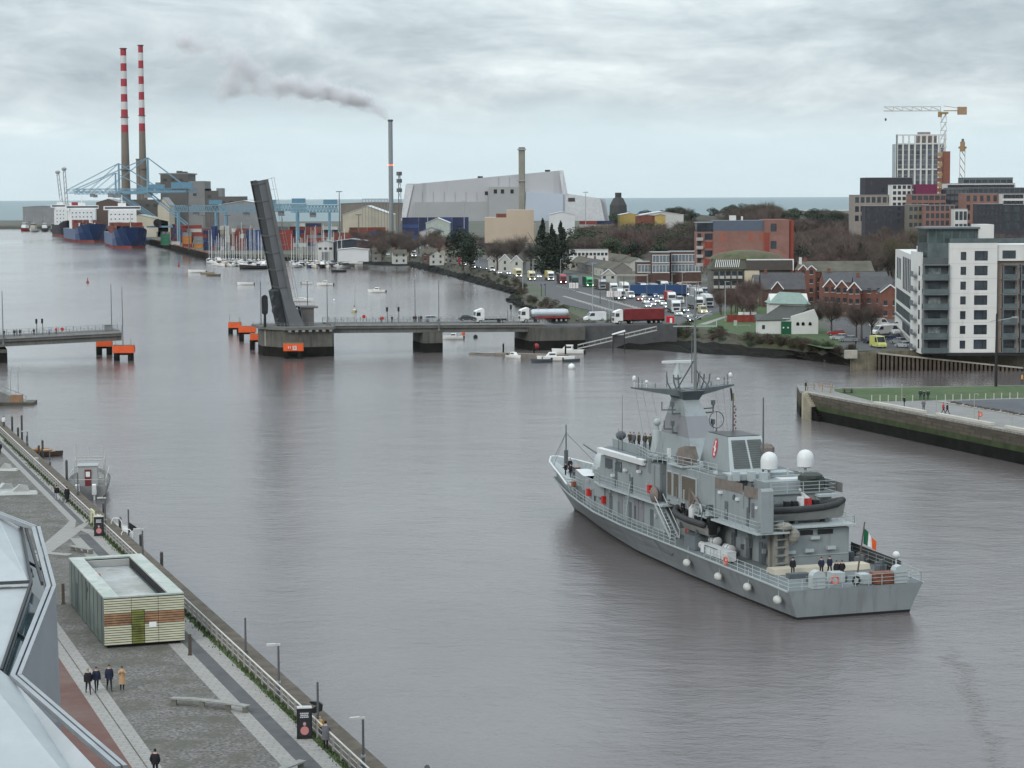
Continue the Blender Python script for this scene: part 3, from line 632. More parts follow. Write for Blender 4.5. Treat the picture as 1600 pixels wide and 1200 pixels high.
cols = [(0, 2.05), (2.09, 4.1), (4.14, PW)]
for ci, (a, b_) in enumerate(cols):
    mb = MB(); nsl = 19
    for i in range(nsl):
        z = .28+i*(PH-.12-.3)/nsl; fz = i/nsl
        mb.m = 1 if .42 < fz < .68 and not (ci == 1 and fz < .5) else 0
        if ci == 1 and fz < .7:
            mb.m = 2; mb.box(a, a+.95, -.05, .03, z, z+.125); mb.m = 1 if .42 < fz < .68 else 0; mb.box(a+.99, b_, -.05, .03, z, z+.125)
        else: mb.box(a, b_, -.05, .03, z, z+.125)
    mb.build('slat_panel', [m_slat, m_or, m_gn], pv)
mb = MB(); mb.box(3.4, 3.95, -.08, -.05, 1.45, 1.85); mb.build('notice', paint('white_notice', (.8, .8, .8)), pv)
mb = MB(); mb.box(-.03, 0, 14.5, 15.8, .25, 2.6); mb.build('door', mat('dark_green_door', (.035, .06, .055), rough=.4), pv)
for k in range(9): mb = MB(); mb.box(-.02, 0, 1.2+k*2.1, 1.23+k*2.1, .22, PH-.12); mb.build('glazing_joint', dark, pv)
mb = MB(); mb.ell((-.02, 9.3, 2.9), .02, .35, .8, 8, 4); mb.ell((-.02, 8.9, 3.1), .02, .5, .25, 8, 4); mb.build('printed_figure', mat('print_dark', (.05, .06, .06)), pv)
# info posts
for px, yt, yb, lb in ((297, 990, 1024, 'dark slim sign post standing at the right corner of the pavilion'), (99, 911, 944, 'dark slim sign post left of the pavilion side wall')):
    b = G(px, yb, QZ); mb = MB(); hh = (yb-yt)*b.y/3422; mb.box(-.12, .12, -.05, .05, 0, hh); mb.box(-.16, .16, -.1, .1, 0, .12); mb.box(-.10, .10, -.06, -.05, hh*.3, hh*.9); single('sign_post', mb, [mat('corten_dark', (.07, .055, .045))], lb, 'sign post', None, b)
# benches (curved stone slab on blocks)
m_bench = mat('bench_granite', (.25, .25, .235), rough=.8, var=.2, scale=2)
def bench(label, pts, legs_):
    o = T('stone_bench', label, 'bench', pts[0]); b0 = Vector(pts[0]); P = [Vector(p)-b0 for p in pts]
    mb = MB(); rings = []
    for i, p in enumerate(P):
        d = (P[min(i+1, len(P)-1)]-P[max(i-1, 0)]).normalized(); nn = Vector((-d.y, d.x, 0))*.27
        rings.append([p-nn+Vector((0, 0, .40)), p+nn+Vector((0, 0, .40)), p+nn+Vector((0, 0, .50)), p-nn+Vector((0, 0, .50))])
    mb.loft(rings); mb.build('seat', m_bench, o)
    for t in legs_:
        f = t*(len(P)-1); i = min(int(f), len(P)-2); p = P[i].lerp(P[i+1], f-i); mb = MB(); mb.bx(p, .36, .42, .41, 0); mb.build('leg', mat('bench_base', (.14, .14, .12), var=.3), o)
    return o
def pxs(l, z=QZ): return [G(a, b, z) for a, b in l]
bench('long slightly curved stone bench in the middle of the cobbled plaza', pxs([(268, 1101), (300, 1102), (335, 1106), (365, 1110), (388, 1114)]), (.03, .36, .68, .95))
bench('stone bench cut off by the bottom edge of the picture', pxs([(473, 1200), (445, 1211), (420, 1226)]), (.05, .5, .95))
bench('short dark stone bench behind the pavilion near the path crossing', pxs([(112, 860), (122, 862), (133, 864), (143, 866)]), (.05, .35, .65, .95))
# sculptural loungers
m_sc = mat('smooth_concrete', (.40, .41, .40), rough=.8, var=.1, scale=1.2)
for lb, px, py, k, rz in (('faceted pale concrete lounger nearest the path on the upper plaza', 28, 772, 1, .2), ('faceted concrete lounger at the left picture edge', 4, 768, .9, .6), ('low rounded concrete lounger higher up at the left edge', 6, 735, .8, .0)):
    b = G(px, py, QZ); mb = MB(); mb.add([(-2.2, -.7, 0), (2.2, -.8, 0), (2.3, .8, 0), (-2.1, .9, 0), (-1.9, -.5, .25), (-.6, -.4, .35), (.2, -.5, 1.15), (1.1, -.4, 1.1), (1.3, -.5, .35), (2.1, -.6, .3), (2.1, .6, .3), (1.3, .5, .35), (1.0, .4, .95), (.1, .5, 1.1), (-.7, .6, .3), (-1.9, .7, .3)],
        [(0, 3, 2, 1), (0, 1, 9, 8, 7, 6, 5, 4), (2, 3, 15, 14, 13, 12, 11, 10), (0, 4, 15, 3), (1, 2, 10, 9), (4, 5, 14, 15), (5, 6, 13, 14), (6, 7, 12, 13), (7, 8, 11, 12), (8, 9, 10, 11)])
    single('concrete_lounger', mb, m_sc, lb, 'lounger', None, b, rz).scale = (k, k, k)
# poster kiosks
def kiosk(label, px, py):
    b = G(px, py, QZ); o = T('poster_kiosk', label, 'advertising column', b, .12); s_ = 1.0
    mb = MB(); mb.box(-.48, .48, -.32, .32, .05, 1.95); mb.box(-.5, .5, -.34, .34, 0, .08); mb.build('case', blackm, o)
    mb = MB(); mb.box(-.46, .46, -.3, .3, 1.95, 2.0); mb.box(-.3, .3, -.2, .2, 2.0, 2.03); mb.build('cap', mat('pale_cap', (.5, .5, .5)), o)
    mb = MB(); mb.box(-.38, .38, -.335, -.32, .22, 1.8); po = mb.build('poster', paint('poster_black', (.03, .03, .035)), o)
    mb = MB()
    for z, w in ((1.62, .56), (1.50, .50), (1.38, .56)):
        for j in range(5): x = -w/2+j*w/5; mb.box(x, x+w/5*.8, -.340, -.335, z, z+.075)
    mb.build('lettering', paint('poster_white', (.62, .62, .66)), po)
    mb = MB(); mb.ell((0, -.337, .98), .1, .005, .12); mb.build('printed_head', paint('print_pink_face', (.5, .32, .3)), po)
    mb = MB(); mb.ell((0, -.337, .55), .27, .005, .28); mb.build('printed_dress', paint('print_pink', (.55, .22, .22)), po); return o
kiosk('black poster kiosk beside the railing near the bottom of the quay', 476, 1153); kiosk('black poster kiosk by the pale gate on the upper quay', 155, 837)
b = G(57, 728, QZ); mb = MB(); mb.lathe([(.3, 0), (.34, .1), (.34, 1.0), (.3, 1.05), (.1, 1.1)], n=12); single('litter_bin', mb, mat('bin_grey', (.35, .34, .32)), 'grey round litter bin on the verge beside the upper path', 'bin', None, b)
# people on the quay
kn = lambda px, py, z=QZ: G(px, py, z)
D = -PI/2+.32
blk = cloth('black', (.015, .015, .02)); navy = cloth('navy', (.018, .022, .045)); grey = cloth('grey', (.13, .13, .145)); beige = cloth('beige', (.42, .27, .15)); drk = cloth('dark', (.02, .02, .028)); wht = cloth('white', (.6, .6, .62))
person('person in a black jacket walking leftmost of the four on the paving', kn(138, 1084), D, 'walk', blk, drk, (.25, .18, .13)); person('person in an open dark suit and white shirt walking second of the four', kn(151, 1081), D, 'walk2', navy, drk, (.04, .03, .02))
mb = MB(); mb.ell((.09, 0, 1.22), .06, .07, .2, 8, 5); mb.build('shirt', wht, bpy.context.scene.objects['person.001'], True)
person('tall person in a long navy coat walking third of the four', kn(171, 1079), D, 'walk', navy, drk, (.05, .04, .03), (navy, .78), h=1.04); person('person in a long beige coat holding a phone beside three dark coats', kn(191, 1078), D-.2, 'photo', beige, blk, (.03, .02, .015), (beige, .45), h=.95)
person('person in black cut off by the bottom edge below the four walkers', kn(243, 1216), PI/2, 'pocket', blk, drk, (.015, .012, .01)); person('person in a grey coat standing at the railing with back to camera', kn(509, 1171), PI/2-.3, 'lean', grey, blk, (.015, .012, .01), (grey, .62), h=1.02)
yel = cloth('yellow', (.62, .33, .08)); person('small person in a yellow jacket beside the grey coated one', kn(500, 1150), PI/2, 'lean', yel, drk, (.5, .42, .3), h=.72)
person('person in a dark jacket and pale trousers walking on the upper path', kn(89, 782), PI/2+.3, 'walk', blk, cloth('pale_jeans', (.42, .45, .5)), (.03, .02, .02)); person('person in a long black coat walking a dog on the upper path', kn(105, 785), PI/2+.3, 'walk2', blk, blk, (.02, .015, .01), (blk, .4), h=1.03)
person('person in a white top standing far up the quay path', kn(6, 668), PI/2, 'stand', wht, drk, (.03, .02, .02)); person('person in black at the left picture edge on the upper plaza', kn(0, 711), -PI/2, 'stand', blk, blk)
# small dog
b = kn(99, 785); o = T('dog', 'small grey dog walking beside the long black coat', 'dog', b, PI/2); mb = MB()
rg = [[(x, math.cos(2*PI*i/8)*r1, z+math.sin(2*PI*i/8)*r2) for i in range(8)] for x, r1, r2, z in ((-.28, .05, .05, .36), (-.2, .09, .10, .36), (.0, .085, .10, .37), (.18, .10, .13, .36), (.26, .06, .08, .42), (.32, .05, .06, .50), (.38, .06, .06, .52), (.48, .03, .03, .48))]
mb.loft(rg)
for x, y in ((-.2, .06), (-.2, -.06), (.17, .06), (.17, -.06)):
    kx = -.05 if x < 0 else .02; mb.cyl((x, y, .32), (x+kx, y, .17), .04, .025, 6); mb.cyl((x+kx, y, .17), (x, y, 0), .024, .02, 6)
mb.cyl((-.27, 0, .4), (-.4, 0, .5), .02, .01, 5); mb.build('body', cloth('dog_grey', (.2, .19, .18)), o, True)
# black pennant marker on the rail
b = G(505, 1128, QZ); o = T('lifebuoy_cover', 'black hooded lifebuoy holder on the coping by the two onlookers', 'lifebuoy', Q((G(505, 1128, QZ)-QL1).dot(QD), 1.0)); mb = MB(); mb.cyl((0, 0, 0), (0, 0, .9), .04, None, 6); mb.build('stand', steel, o)
mb = MB(); mb.ext([(-.5, .75), (.0, .65), (.5, .8), (.55, 1.2), (.3, 1.4), (-.35, 1.45), (-.2, 1.25), (.15, 1.15), (-.1, 1.0)], -.15, .15); mb.build('cover', blackm, o)
# glass-roofed building at the left edge of the view (faceted roof)
bl = T('faceted_building', 'faceted building with sloping pale roof panels and dark glazing at the left edge', 'building', (A(0, 1000, 100).x, 100, QZ)); bo = Vector(bl.location)
m_rf = mat('pale_roof_membrane', (.37, .395, .41), rough=.4, var=.08, scale=.25, kind='patch', col2=(.33, .355, .37), sc2=.15); m_fin = mat('grey_zinc', (.25, .265, .285), rough=.55, var=.06, scale=.4)
m_mull = mat('aluminium_mullion', (.30, .32, .34), rough=.4, metal=.3); m_dg = mat('tinted_glazing', (.05, .08, .09), rough=.1, var=.6, scale=.2)
def BP(px, py, Y): return A(px, py, Y)-bo
a0 = BP(-60, 786, 112); a1 = BP(0, 807, 112); a2 = BP(33, 825, 112); a3 = BP(49, 913, 103); a4 = BP(-60, 918, 103); a5 = BP(-60, 1170, 84); a6 = BP(2, 1052, 92); k1 = BP(52, 829, 111); k2 = BP(76, 922, 103); k2z = BP(87, 922, 103); k3 = BP(20, 1062, 90); k3b = BP(33, 1062, 90)
f1 = BP(92, 1100, 101.5); f2 = BP(96, 1126, 101); lw0 = BP(-80, 985, 93); lw1 = BP(155, 1206, 78); lw2 = BP(185, 1206, 79); lw3 = BP(-80, 1300, 74); lw4 = BP(175, 1300, 74)
def thick(mb, pts, d=.15):
    pts = [Vector(p) for p in pts]; n = (pts[1]-pts[0]).cross(pts[2]-pts[0]).normalized()*d; k = len(pts)
    if n.z < 0: n = -n
    mb.add([*(p-n for p in pts), *pts], [tuple(range(k)), tuple(range(2*k-1, k-1, -1))]+[(i, k+i, k+(i+1) % k, (i+1) % k) for i in range(k)])
for pts in ((a0, a1, a2, a3, a4), (a4+Vector((0, 0, -.1)), a3+Vector((0, 0, -.1)), a6, a5), (lw0, k3, lw1, lw4, lw3)):
    mb = MB(); thick(mb, pts, .3); mb.build('roof_panel', m_rf, bl)
for pts in ((a2, k1, k2, a3), (a3, k2, k3, a6)):
    mb = MB(); dn = Vector((0, 0, -.9)); thick(mb, [pts[0]+dn*.4, pts[1]+dn, pts[2]+dn, pts[3]+dn*.4], .05); mb.build('glazing', m_dg, bl)
mb = MB(); thick(mb, (k2z, f2, BP(60, 1140, 92), k3b), .25); mb.quad(f2, f2+Vector((0, 0, -9)), BP(40, 1060, 95)+Vector((0, 0, -12)), BP(60, 1140, 92)); mb.build('zinc_facet', m_fin, bl)
def beam(mb, p, q, w, h):
    p = Vector(p); q = Vector(q); d = (q-p).normalized(); s_ = d.cross(Vector((0, 0, 1))).normalized()*w/2; u = s_.cross(d).normalized()*h/2
    mb.hexa([p-s_-u, p+s_-u, q+s_-u, q-s_-u], [p-s_+u, p+s_+u, q+s_+u, q-s_+u])
for p, q in ((a0, k1), (k1, k2), (k2, k3), (k3, lw2)):
    off = Vector((0, 0, .12)); mb = MB(); beam(mb, p+off, q+off, .20, .2); mb.build('edge_beam', m_mull, bl)
    mb = MB(); s_ = (q-p).normalized().cross(Vector((0, 0, 1))).normalized()*.27; beam(mb, p+off-s_, q+off-s_, .17, .2); mb.build('edge_beam', m_mull, bl)
for p, q in ((a2, a3), (a3, a6), (a4, a3), (BP(40, 826, 111.5), BP(66, 915, 103))):
    mb = MB(); beam(mb, p+Vector((0, 0, .1)), q+Vector((0, 0, .1)), .12, .2); mb.build('mullion', mat('dark_mullion', (.05, .055, .06)), bl)
for t in (.5,):
    mb = MB(); beam(mb, a2.lerp(a3, t)+Vector((0, 0, -.3)), k1.lerp(k2, t)+Vector((0, 0, -.5)), .08, .12); beam(mb, a3.lerp(a6, t)+Vector((0, 0, -.3)), k2.lerp(k3, t)+Vector((0, 0, -.5)), .08, .12); mb.build('mullion', mat('dark_mullion', (.05, .055, .06)), bl)
# bulk of the building below the roof
mb = MB(); pts = [BP(-60, 830, 110), BP(46, 860, 110), BP(52, 900, 104), BP(2, 1052, 95), BP(-60, 1170, 84)]
mb.prism([(p.x, p.y) for p in pts], 0, 12.5); mb.build('wall', mat('building_wall', (.16, .165, .17), rough=.7), bl)
mb = MB(); mb.ell(BP(97, 1166, 83)+Vector((0, 0, .12)), .09, .14, .09, 8, 5); mb.ell(BP(97, 1163, 83)+Vector((0, 0, .22)), .05, .05, .06, 6, 4); mb.add([BP(95, 1166, 83)+Vector(q) for q in ((-.1, 0, .1), (-.3, .1, .2), (-.1, .1, .12))], [(0, 1, 2)])
tag(mb.build('seagull', white), 'white gull resting on the pale roof panel at lower left', 'bird').location = bo
# ================= BRIDGE =================
b0 = G(5, 567); b1 = G(838, 547); bdv = (b1-b0).normalized(); BA = math.atan2(bdv.y, bdv.x); BL = (b1-b0).length
def Bx(px, y=0, z=0):  # along-bridge coordinate under a pixel column
    d = ray(px, 500); den = d.x*bdv.y-d.y*bdv.x; t = (b0.x*bdv.y-b0.y*bdv.x)/den; return (Vector((d.x*t, d.y*t, 0))-b0).dot(bdv)
def BW(x, y, z): v = b0+bdv*x+Vector((-bdv.y, bdv.x, 0))*y; return Vector((v.x, v.y, z))
m_deck = mat('bridge_concrete', (.14, .14, .132), rough=.85, var=.2, scale=.3, kind='streak', col2=(.08, .08, .075)); m_pier = mat('pier_concrete', (.11, .107, .095), rough=.9, var=.25, scale=.3, kind='streak', col2=(.035, .036, .03), sc2=.7)
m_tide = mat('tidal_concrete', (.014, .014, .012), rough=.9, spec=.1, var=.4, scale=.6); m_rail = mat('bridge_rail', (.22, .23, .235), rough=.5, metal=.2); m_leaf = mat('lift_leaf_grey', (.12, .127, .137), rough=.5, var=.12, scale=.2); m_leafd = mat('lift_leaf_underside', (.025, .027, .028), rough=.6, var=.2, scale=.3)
def span(label, xa, xb, za, zb, n):
    o = T('bridge_span', label, 'bridge', BW(xa, 0, za), BA); L = xb-xa; dz = zb-za; k = lambda x: dz*x/L
    mb = MB(); mb.hexa([(0, 0, -1.0), (L, 0, dz-1.0), (L, 11, dz-1.0), (0, 11, -1.0)], [(0, 0, 0), (L, 0, dz), (L, 11, dz), (0, 11, 0)]); mb.build('deck', m_deck, o)
    mb = MB(); mb.hexa([(0, -.25, -.35), (L, -.25, dz-.35), (L, -.02, dz-.35), (0, -.02, -.35)], [(0, -.25, .12), (L, -.25, dz+.12), (L, -.02, dz+.12), (0, -.02, .12)]); mb.build('edge_beam', mat('pale_edge', (.27, .27, .26), var=.15), o)
    for y in (.9, 10.1):
        mb = MB(); mb.hexa([(0, y-.4, -2.1), (L, y-.4, dz-2.1), (L, y+.4, dz-2.1), (0, y+.4, -2.1)], [(0, y-.4, -1.0), (L, y-.4, dz-1), (L, y+.4, dz-1), (0, y+.4, -1.0)]); mb.build('girder', m_deck, o)
    rd = MB(); rd.quad((0, 2.2, .005), (L, 2.2, dz+.005), (L, 8.8, dz+.005), (0, 8.8, .005)); rd.build('carriageway', m_asph, o)
    for y in (0.1, 10.9):
        r1 = MB()
        for z in (.45, .8, 1.15): r1.cyl((0, y, z), (L, y, dz+z), .035, None, 4)
        rr = r1.build('railing', m_rail, o)
        for i in range(n+1): x = L*i/n; p = MB(); p.box(x-.06, x+.06, y-.06, y+.06, k(x), k(x)+1.2); p.build('rail_post', m_rail, rr)
    return o
def deckz(px, py): return A(px, py, BW(Bx(px), 0, 0).y).z
zl0, zl1 = deckz(0, 526), deckz(190, 518); span('left concrete bridge span ending over the orange fenders', Bx(-120), Bx(190), zl0-.8, zl1, 26)
zr0, zr1 = deckz(519, 507), deckz(826, 505.5); span('right concrete bridge span carrying the queue of vehicles', Bx(517), Bx(850), zr0, zr1, 34)
def pier(label, pa, pb, zt, shape=None, ya=0, yb=11):
    xa, xb = Bx(pa), Bx(pb); o = T('bridge_pier', label, 'bridge pier', BW(xa, 0, 0), BA); L = xb-xa
    for nm, z0, z1, e, m in (('tidal_base', -4, 2.3, .02, m_tide), ('shaft', 2.3, zt, 0, m_pier)):
        mb = MB(); pts = shape(L, e) if shape else [(-e, ya-e), (L+e, ya-e), (L+e, yb+e), (-e, yb+e)]; mb.prism(pts, z0, z1); mb.build(nm, m, o)
    return o
pier('narrow dark concrete pier at the left picture edge', -12, 10, zl0-3.0); pier('square concrete pier under the middle of the right bridge span', 661, 691, zr0-2.15, ya=-.3, yb=11.3); 
pier('concrete bridge abutment at the right end where the bridge meets the bank', 826, 912, zr1-1.0, ya=-1.2, yb=13)
bigL = Bx(519)-Bx(413)
bp_ = pier('large rounded concrete pier carrying the raised bridge leaf', 413, 519, zr0-.9, lambda L, e: [(-e, 3), (L*.25, -4-e), (L*.95, -4-e), (L+e, -2), (L+e, 14), (L*.2, 15), (-e, 10)])
mb = MB(); mb.prism([(-.8, 2.5), (bigL*.25, -4.8), (bigL*.97, -4.8), (bigL+.5, -2), (bigL+.5, 15), (-.8, 15)], zr0-.9, zr0-.3); mb.build('platform', m_deck, bp_)
mb = MB()
for i in range(7):
    x = bigL*(.3+.1*i); mb.box(x, x+.7, -5.0, -4.0, zr0-1.35, zr0-.92)
mb.build('bracket', mat('pale_edge'), bp_)
rl = MB(); pts = [(-.8, 3.2), (bigL*.25, -4.6), (bigL*.97, -4.6), (bigL+.4, -2)]
for z in (.3, .7, 1.1): rl.tube([(x, y, zr0-.3+z) for x, y in pts], .04, 4)
for a, b in zip(pts, pts[1:]):
    for i in range(6): t = i/6; x = a[0]*(1-t)+b[0]*t; y = a[1]*(1-t)+b[1]*t; rl.cyl((x, y, zr0-.3), (x, y, zr0+.85), .05, None, 4)
rl.build('railing', m_rail, bp_)
mb = MB(); mb.box(bigL*.02, bigL*.12, 1.9, 2.2, 2.4, zr0-1.0); mb.build('pale_patch', mat('clean_concrete', (.34, .32, .28)), bp_)
# raised bascule leaf
hx = Bx(456); lf = T('bascule_leaf', 'grey raised bascule leaf of the lifting bridge standing almost upright', 'bridge leaf', BW(hx, 0, zr0-.3), BA)
tilt = -.188; Lf = 35.2; ax = Vector((math.sin(tilt), 0, math.cos(tilt))); nx = Vector((math.cos(tilt), 0, -math.sin(tilt)))
def LP(a, n, y): v = ax*a+nx*n; return (v.x, y, v.z)
def lbox(mb, a0, a1, n0, n1, y0, y1, n0b=None, n1b=None):
    n0b = n0 if n0b is None else n0b; n1b = n1 if n1b is None else n1b
    mb.hexa([LP(a0, n0, y0), LP(a0, n1, y0), LP(a0, n1, y1), LP(a0, n0, y1)], [LP(a1, n0b, y0), LP(a1, n1b, y0), LP(a1, n1b, y1), LP(a1, n0b, y1)])
for y in (0, 12.4):
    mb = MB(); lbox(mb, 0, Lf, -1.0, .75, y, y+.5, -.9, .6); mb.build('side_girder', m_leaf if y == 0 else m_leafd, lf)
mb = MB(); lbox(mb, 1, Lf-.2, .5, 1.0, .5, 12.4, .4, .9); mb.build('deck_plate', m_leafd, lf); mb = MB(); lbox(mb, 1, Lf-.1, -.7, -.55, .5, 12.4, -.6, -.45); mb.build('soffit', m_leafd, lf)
for i in range(9):
    a = 1+i*(Lf-2)/8; mb = MB(); lbox(mb, a, a+.35, -.95, .5, .5, 12.4); lbox(mb, a, a+.2, -1.05, .8, -.06, 0); mb.build('cross_rib', mat('leaf_rib', (.07, .073, .077)), lf)
mb = MB(); lbox(mb, 0, Lf, .75, 1.5, -.5, .3, .6, 1.35); mb.build('footway', mat('leaf_footway', (.12, .125, .13)), lf)
mb = MB(); 
for n in (2.2, 2.8): mb.cyl(LP(1, n, -.3), LP(Lf+.2, n, -.3), .05, None, 4)
for i in range(14): a = 1+i*(Lf-1)/13; mb.cyl(LP(a, 1.4, -.3), LP(a, 2.9, -.3), .05, None, 4)
mb.build('railing', m_rail, lf)
mb = MB(); mb.hexa([(-.6, -.8, 0), (3.0, -.8, 0), (3.0, 1.2, 0), (-.6, 1.2, 0)], [LP(9, -1, -.3), LP(9, .8, -.3), LP(9, .8, .4), LP(9, -1, .4)]); mb.build('foot_gusset', m_leaf, lf)
mb = MB(); 
for a, r in ((1.5, 1.2), (4.2, 1.5), (7.0, 1.2)): mb.cyl(LP(a, -1.9, 1), LP(a, -1.9, 4), r, None, 12)
lbox(mb, 0, 9, -2.6, -1.0, .8, 8); mb.build('counterweight_gear', mat('dark_machinery', (.03, .035, .04), var=.4, scale=.8), lf)
mb = MB(); mb.box(2.6, 5.6, 1.5, 7, 0, 4.2); mb.box(2.2, 6.6, 1.2, 7.4, 4.2, 4.6); mb.build('control_cabin', mat('cabin_brown_grey', (.13, .12, .115), var=.2), lf)
# black oval traffic signal board
sg = T('signal_board', 'black oval navigation signal board on a pole left of the raised leaf', 'signal', BW(Bx(415), 1, zr0-.3), BA); mb = MB(); mb.cyl((0, 0, 0), (0, 0, 3.2), .35, .3, 10); mb.build('post', dark, sg)
mb = MB(); pr = [(math.cos(t*PI/8)*.75, 5.2+(1.6 if math.sin(t*PI/8) > 0 else -1.6 if math.sin(t*PI/8) < 0 else 0)+math.sin(t*PI/8)*.75) for t in range(16)]; mb.ext(pr, -.3, .3); mb.build('board', blackm, sg)
for i in range(3):
    mb = MB(); mb.cyl((0, -.4, 4.2+i*1.0), (0, -.3, 4.2+i*1.0), .24, None, 8); mb.build('signal_lamp', mat('dark_lens', (.05, .05, .055), rough=.2), sg)
# tall bridge masts
def mast(label, px, yt, y_, zb, r=.13):
    p = BW(Bx(px), y_, zb); h = A(px, yt, p.y).z-zb; mb = MB(); mb.cyl((0, 0, 0), (0, 0, h), r, r*.6, 8); mb.box(-.25, .25, -.25, .25, 0, .5); single('tall_mast', mb, mat('mast_grey', (.16, .165, .17), rough=.5), label, 'mast', 'tall lighting masts along the bridge', p)
for a in (('tall thin mast at the far left of the left bridge span', 4, 455, -.6, 4.2), ('left one of two masts at the tip of the left span', 180, 444, 9.5, zl1), ('right one of two masts at the tip of the left span', 191, 448, -.5, 2.5), ('thin mast directly left of the raised leaf', 417, 440, 9, zr0-.3),
    ('left one of two masts just right of the raised leaf', 493, 440, 10.5, zr0-.3), ('right one of two masts just right of the raised leaf', 511, 442, -.4, zr0-.3), ('left one of two masts above the middle pier', 664, 435, 10.6, zr0-1), ('right one of two masts above the middle pier', 685, 438, -.5, zr0-2), ('short thin mast near the white lorry cab on the bridge', 811, 485, 10.5, zr1)): mast(*a)
# orange fender dolphins
m_or2 = mat('fender_orange', (.72, .11, .03), rough=.6, var=.12, scale=.5)
for lb, xa, xb, yt, ym, yb, txt in (('orange fender dolphin behind the tip of the left span', 151, 175, 531.5, 541, 556, 0), ('front orange fender dolphin at the tip of the left span', 177, 210, 540, 551, 565, 0), ('farthest orange fender dolphin left of the big pier', 357, 377, 504, 512, 524, 0),
    ('second farthest orange fender dolphin left of the big pier', 373, 400, 510, 519, 535, 0), ('orange fender dolphin touching the left side of the big pier', 391, 411, 522, 531, 548, 0), ('orange fender dolphin with white number in front of the big pier', 443, 474, 537, 548, 562, 1)):
    p = G((xa+xb)/2, yb-2); s_ = p.y/3422; w = (xb-xa)*s_; z1 = A(xa, yt, p.y).z; z0 = A(xa, ym, p.y).z; o = T('fender_dolphin', lb, 'fender', p, .1)
    mb = MB(); pts = [(-w/2, -1.2), (w/2, -1.6), (w/2+.1, 1.6), (-w/2, 2.0)]; mb.prism(pts, z0, z1); mb.build('fender_panel', m_or2, o)
    mb = MB(); mb.prism([(x*.95, y*.9) for x, y in pts], z1, z1+.12); mb.build('walkway', mat('rusty_deck', (.20, .12, .06)), o)
    for x, y in ((-w*.33, -1.0), (w*.33, -1.1), (-w*.33, 1.2), (w*.33, 1.1)):
        mb = MB(); mb.cyl((x, y, -4), (x, y, z0), .62, None, 10); mb.build('pile', m_tide, o)
    mb = MB(); mb.box(-w*.42, w*.42, -1.0, 1.2, z0-.5, z0); mb.build('crossbeam', m_tide, o)
    mb = MB(); mb.cyl((w*.35, 0, z1), (w*.35, 0, z1+1.4), .06, None, 5); mb.cyl((-w*.4, .6, z1), (-w*.4, .6, z1+2.2), .05, None, 5); mb.build('ladder_rail', mat('rusty_deck'), o)
    if txt:
        mb = MB(); y = -1.45
        for x0, x1, q0, q1 in ((-.15, .05, .25, 1.2), (-.15, .75, 1.05, 1.2), (-.15, .75, .25, .4), (.55, .75, .25, 1.2), (-.15, .75, .65, .78), (-1.2, -1.05, .6, 1.1), (-.8, -.65, .6, 1.1)): mb.box(x0, x1, y-.12, y+.1, z0+q0, z0+q1)
        mb.build('painted_number', white, o)
# people and lifebuoys on the bridge
def onb(px, off, z): return BW(Bx(px), off, z)
zL = lambda px: zl0-.8+(zl1-zl0+.8)*(Bx(px)-Bx(-120))/(Bx(190)-Bx(-120))
red = cloth('red', (.38, .03, .03)); lblue = cloth('light_blue', (.25, .35, .5))
for i, (px, c, lb) in enumerate(((6, blk, 'person in black standing beside the mast at the left end of the bridge'), (22, blk, 'leftmost of three people in dark clothes on the left bridge span'), (26, grey, 'middle of three people in dark clothes on the left bridge span'), (31, blk, 'rightmost of three people in dark clothes on the left bridge span'), (53, drk, 'lone person crouching near the signal posts on the left span'),
        (77, lblue, 'person in a light blue jacket on the left bridge span'), (88, red, 'person in red and white waving on the left bridge span'), (597, drk, 'first dark figure by the left signal of the right span'), (614, drk, 'dark figure by the right signal of the right span'))):
    zb = zL(px)+.01 if px < 200 else zr0; person(lb, onb(px, 1.0, zb), -PI/2, 'stand' if i % 2 else 'lean', c, drk, h=1.0)
for i, px in enumerate((648, 652, 656, 660)): person('dark figure %s in the small crowd beside the mast on the right span' % ['leftmost', 'second', 'third', 'rightmost'][i], onb(px, 1.0+i % 2*.5, zr0), -PI/2, 'lean', [drk, blk, grey, navy][i], drk)
m_buoy = paint('lifebuoy_red', (.5, .035, .03))
for lb, px, y_ in (('red lifebuoy box on the left bridge span', 97, .5), ('left red lifebuoy box on the right span', 581, 9.5), ('right red lifebuoy box on the right span', 598, .5)):
    o = T('lifebuoy_box', lb, 'lifebuoy', onb(px, y_, zL(px) if px < 200 else zr0), BA); mb = MB(); mb.cyl((0, 0, 0), (0, 0, 1.0), .06, None, 6); mb.build('post', steel, o); mb = MB(); mb.cyl((0, -.15, 1.2), (0, .15, 1.2), .42, None, 12); mb.build('case', m_buoy, o)
for lb, px in (('left signal post on the left bridge span', 58), ('right signal post on the left bridge span', 67), ('left signal post on the right span', 608), ('right signal post on the right span', 626), ('signal post by the car at the middle pier', 802)):
    o = T('traffic_signal', lb, 'traffic signal', onb(px, 2, zL(px) if px < 200 else zr0), BA); mb = MB(); mb.cyl((0, 0, 0), (0, 0, 3.6), .08, None, 6); mb.build('post', m_lamp, o); mb = MB(); mb.box(-.3, .15, -.2, .2, 2.7, 3.8); mb.cyl((-.1, -.3, 3.5), (-.1, -.2, 3.5), .14, None, 8); mb.build('signal_head', blackm, o)
bx_ = T('control_box', 'dark control cabinet near the tip of the left span', 'cabinet', onb(172, 5, zl1), BA); mb = MB(); mb.box(-.9, .9, -.5, .5, 0, 1.3); mb.box(-1, 1, -.6, .6, 1.3, 1.4); mb.build('case', m_rail, bx_)
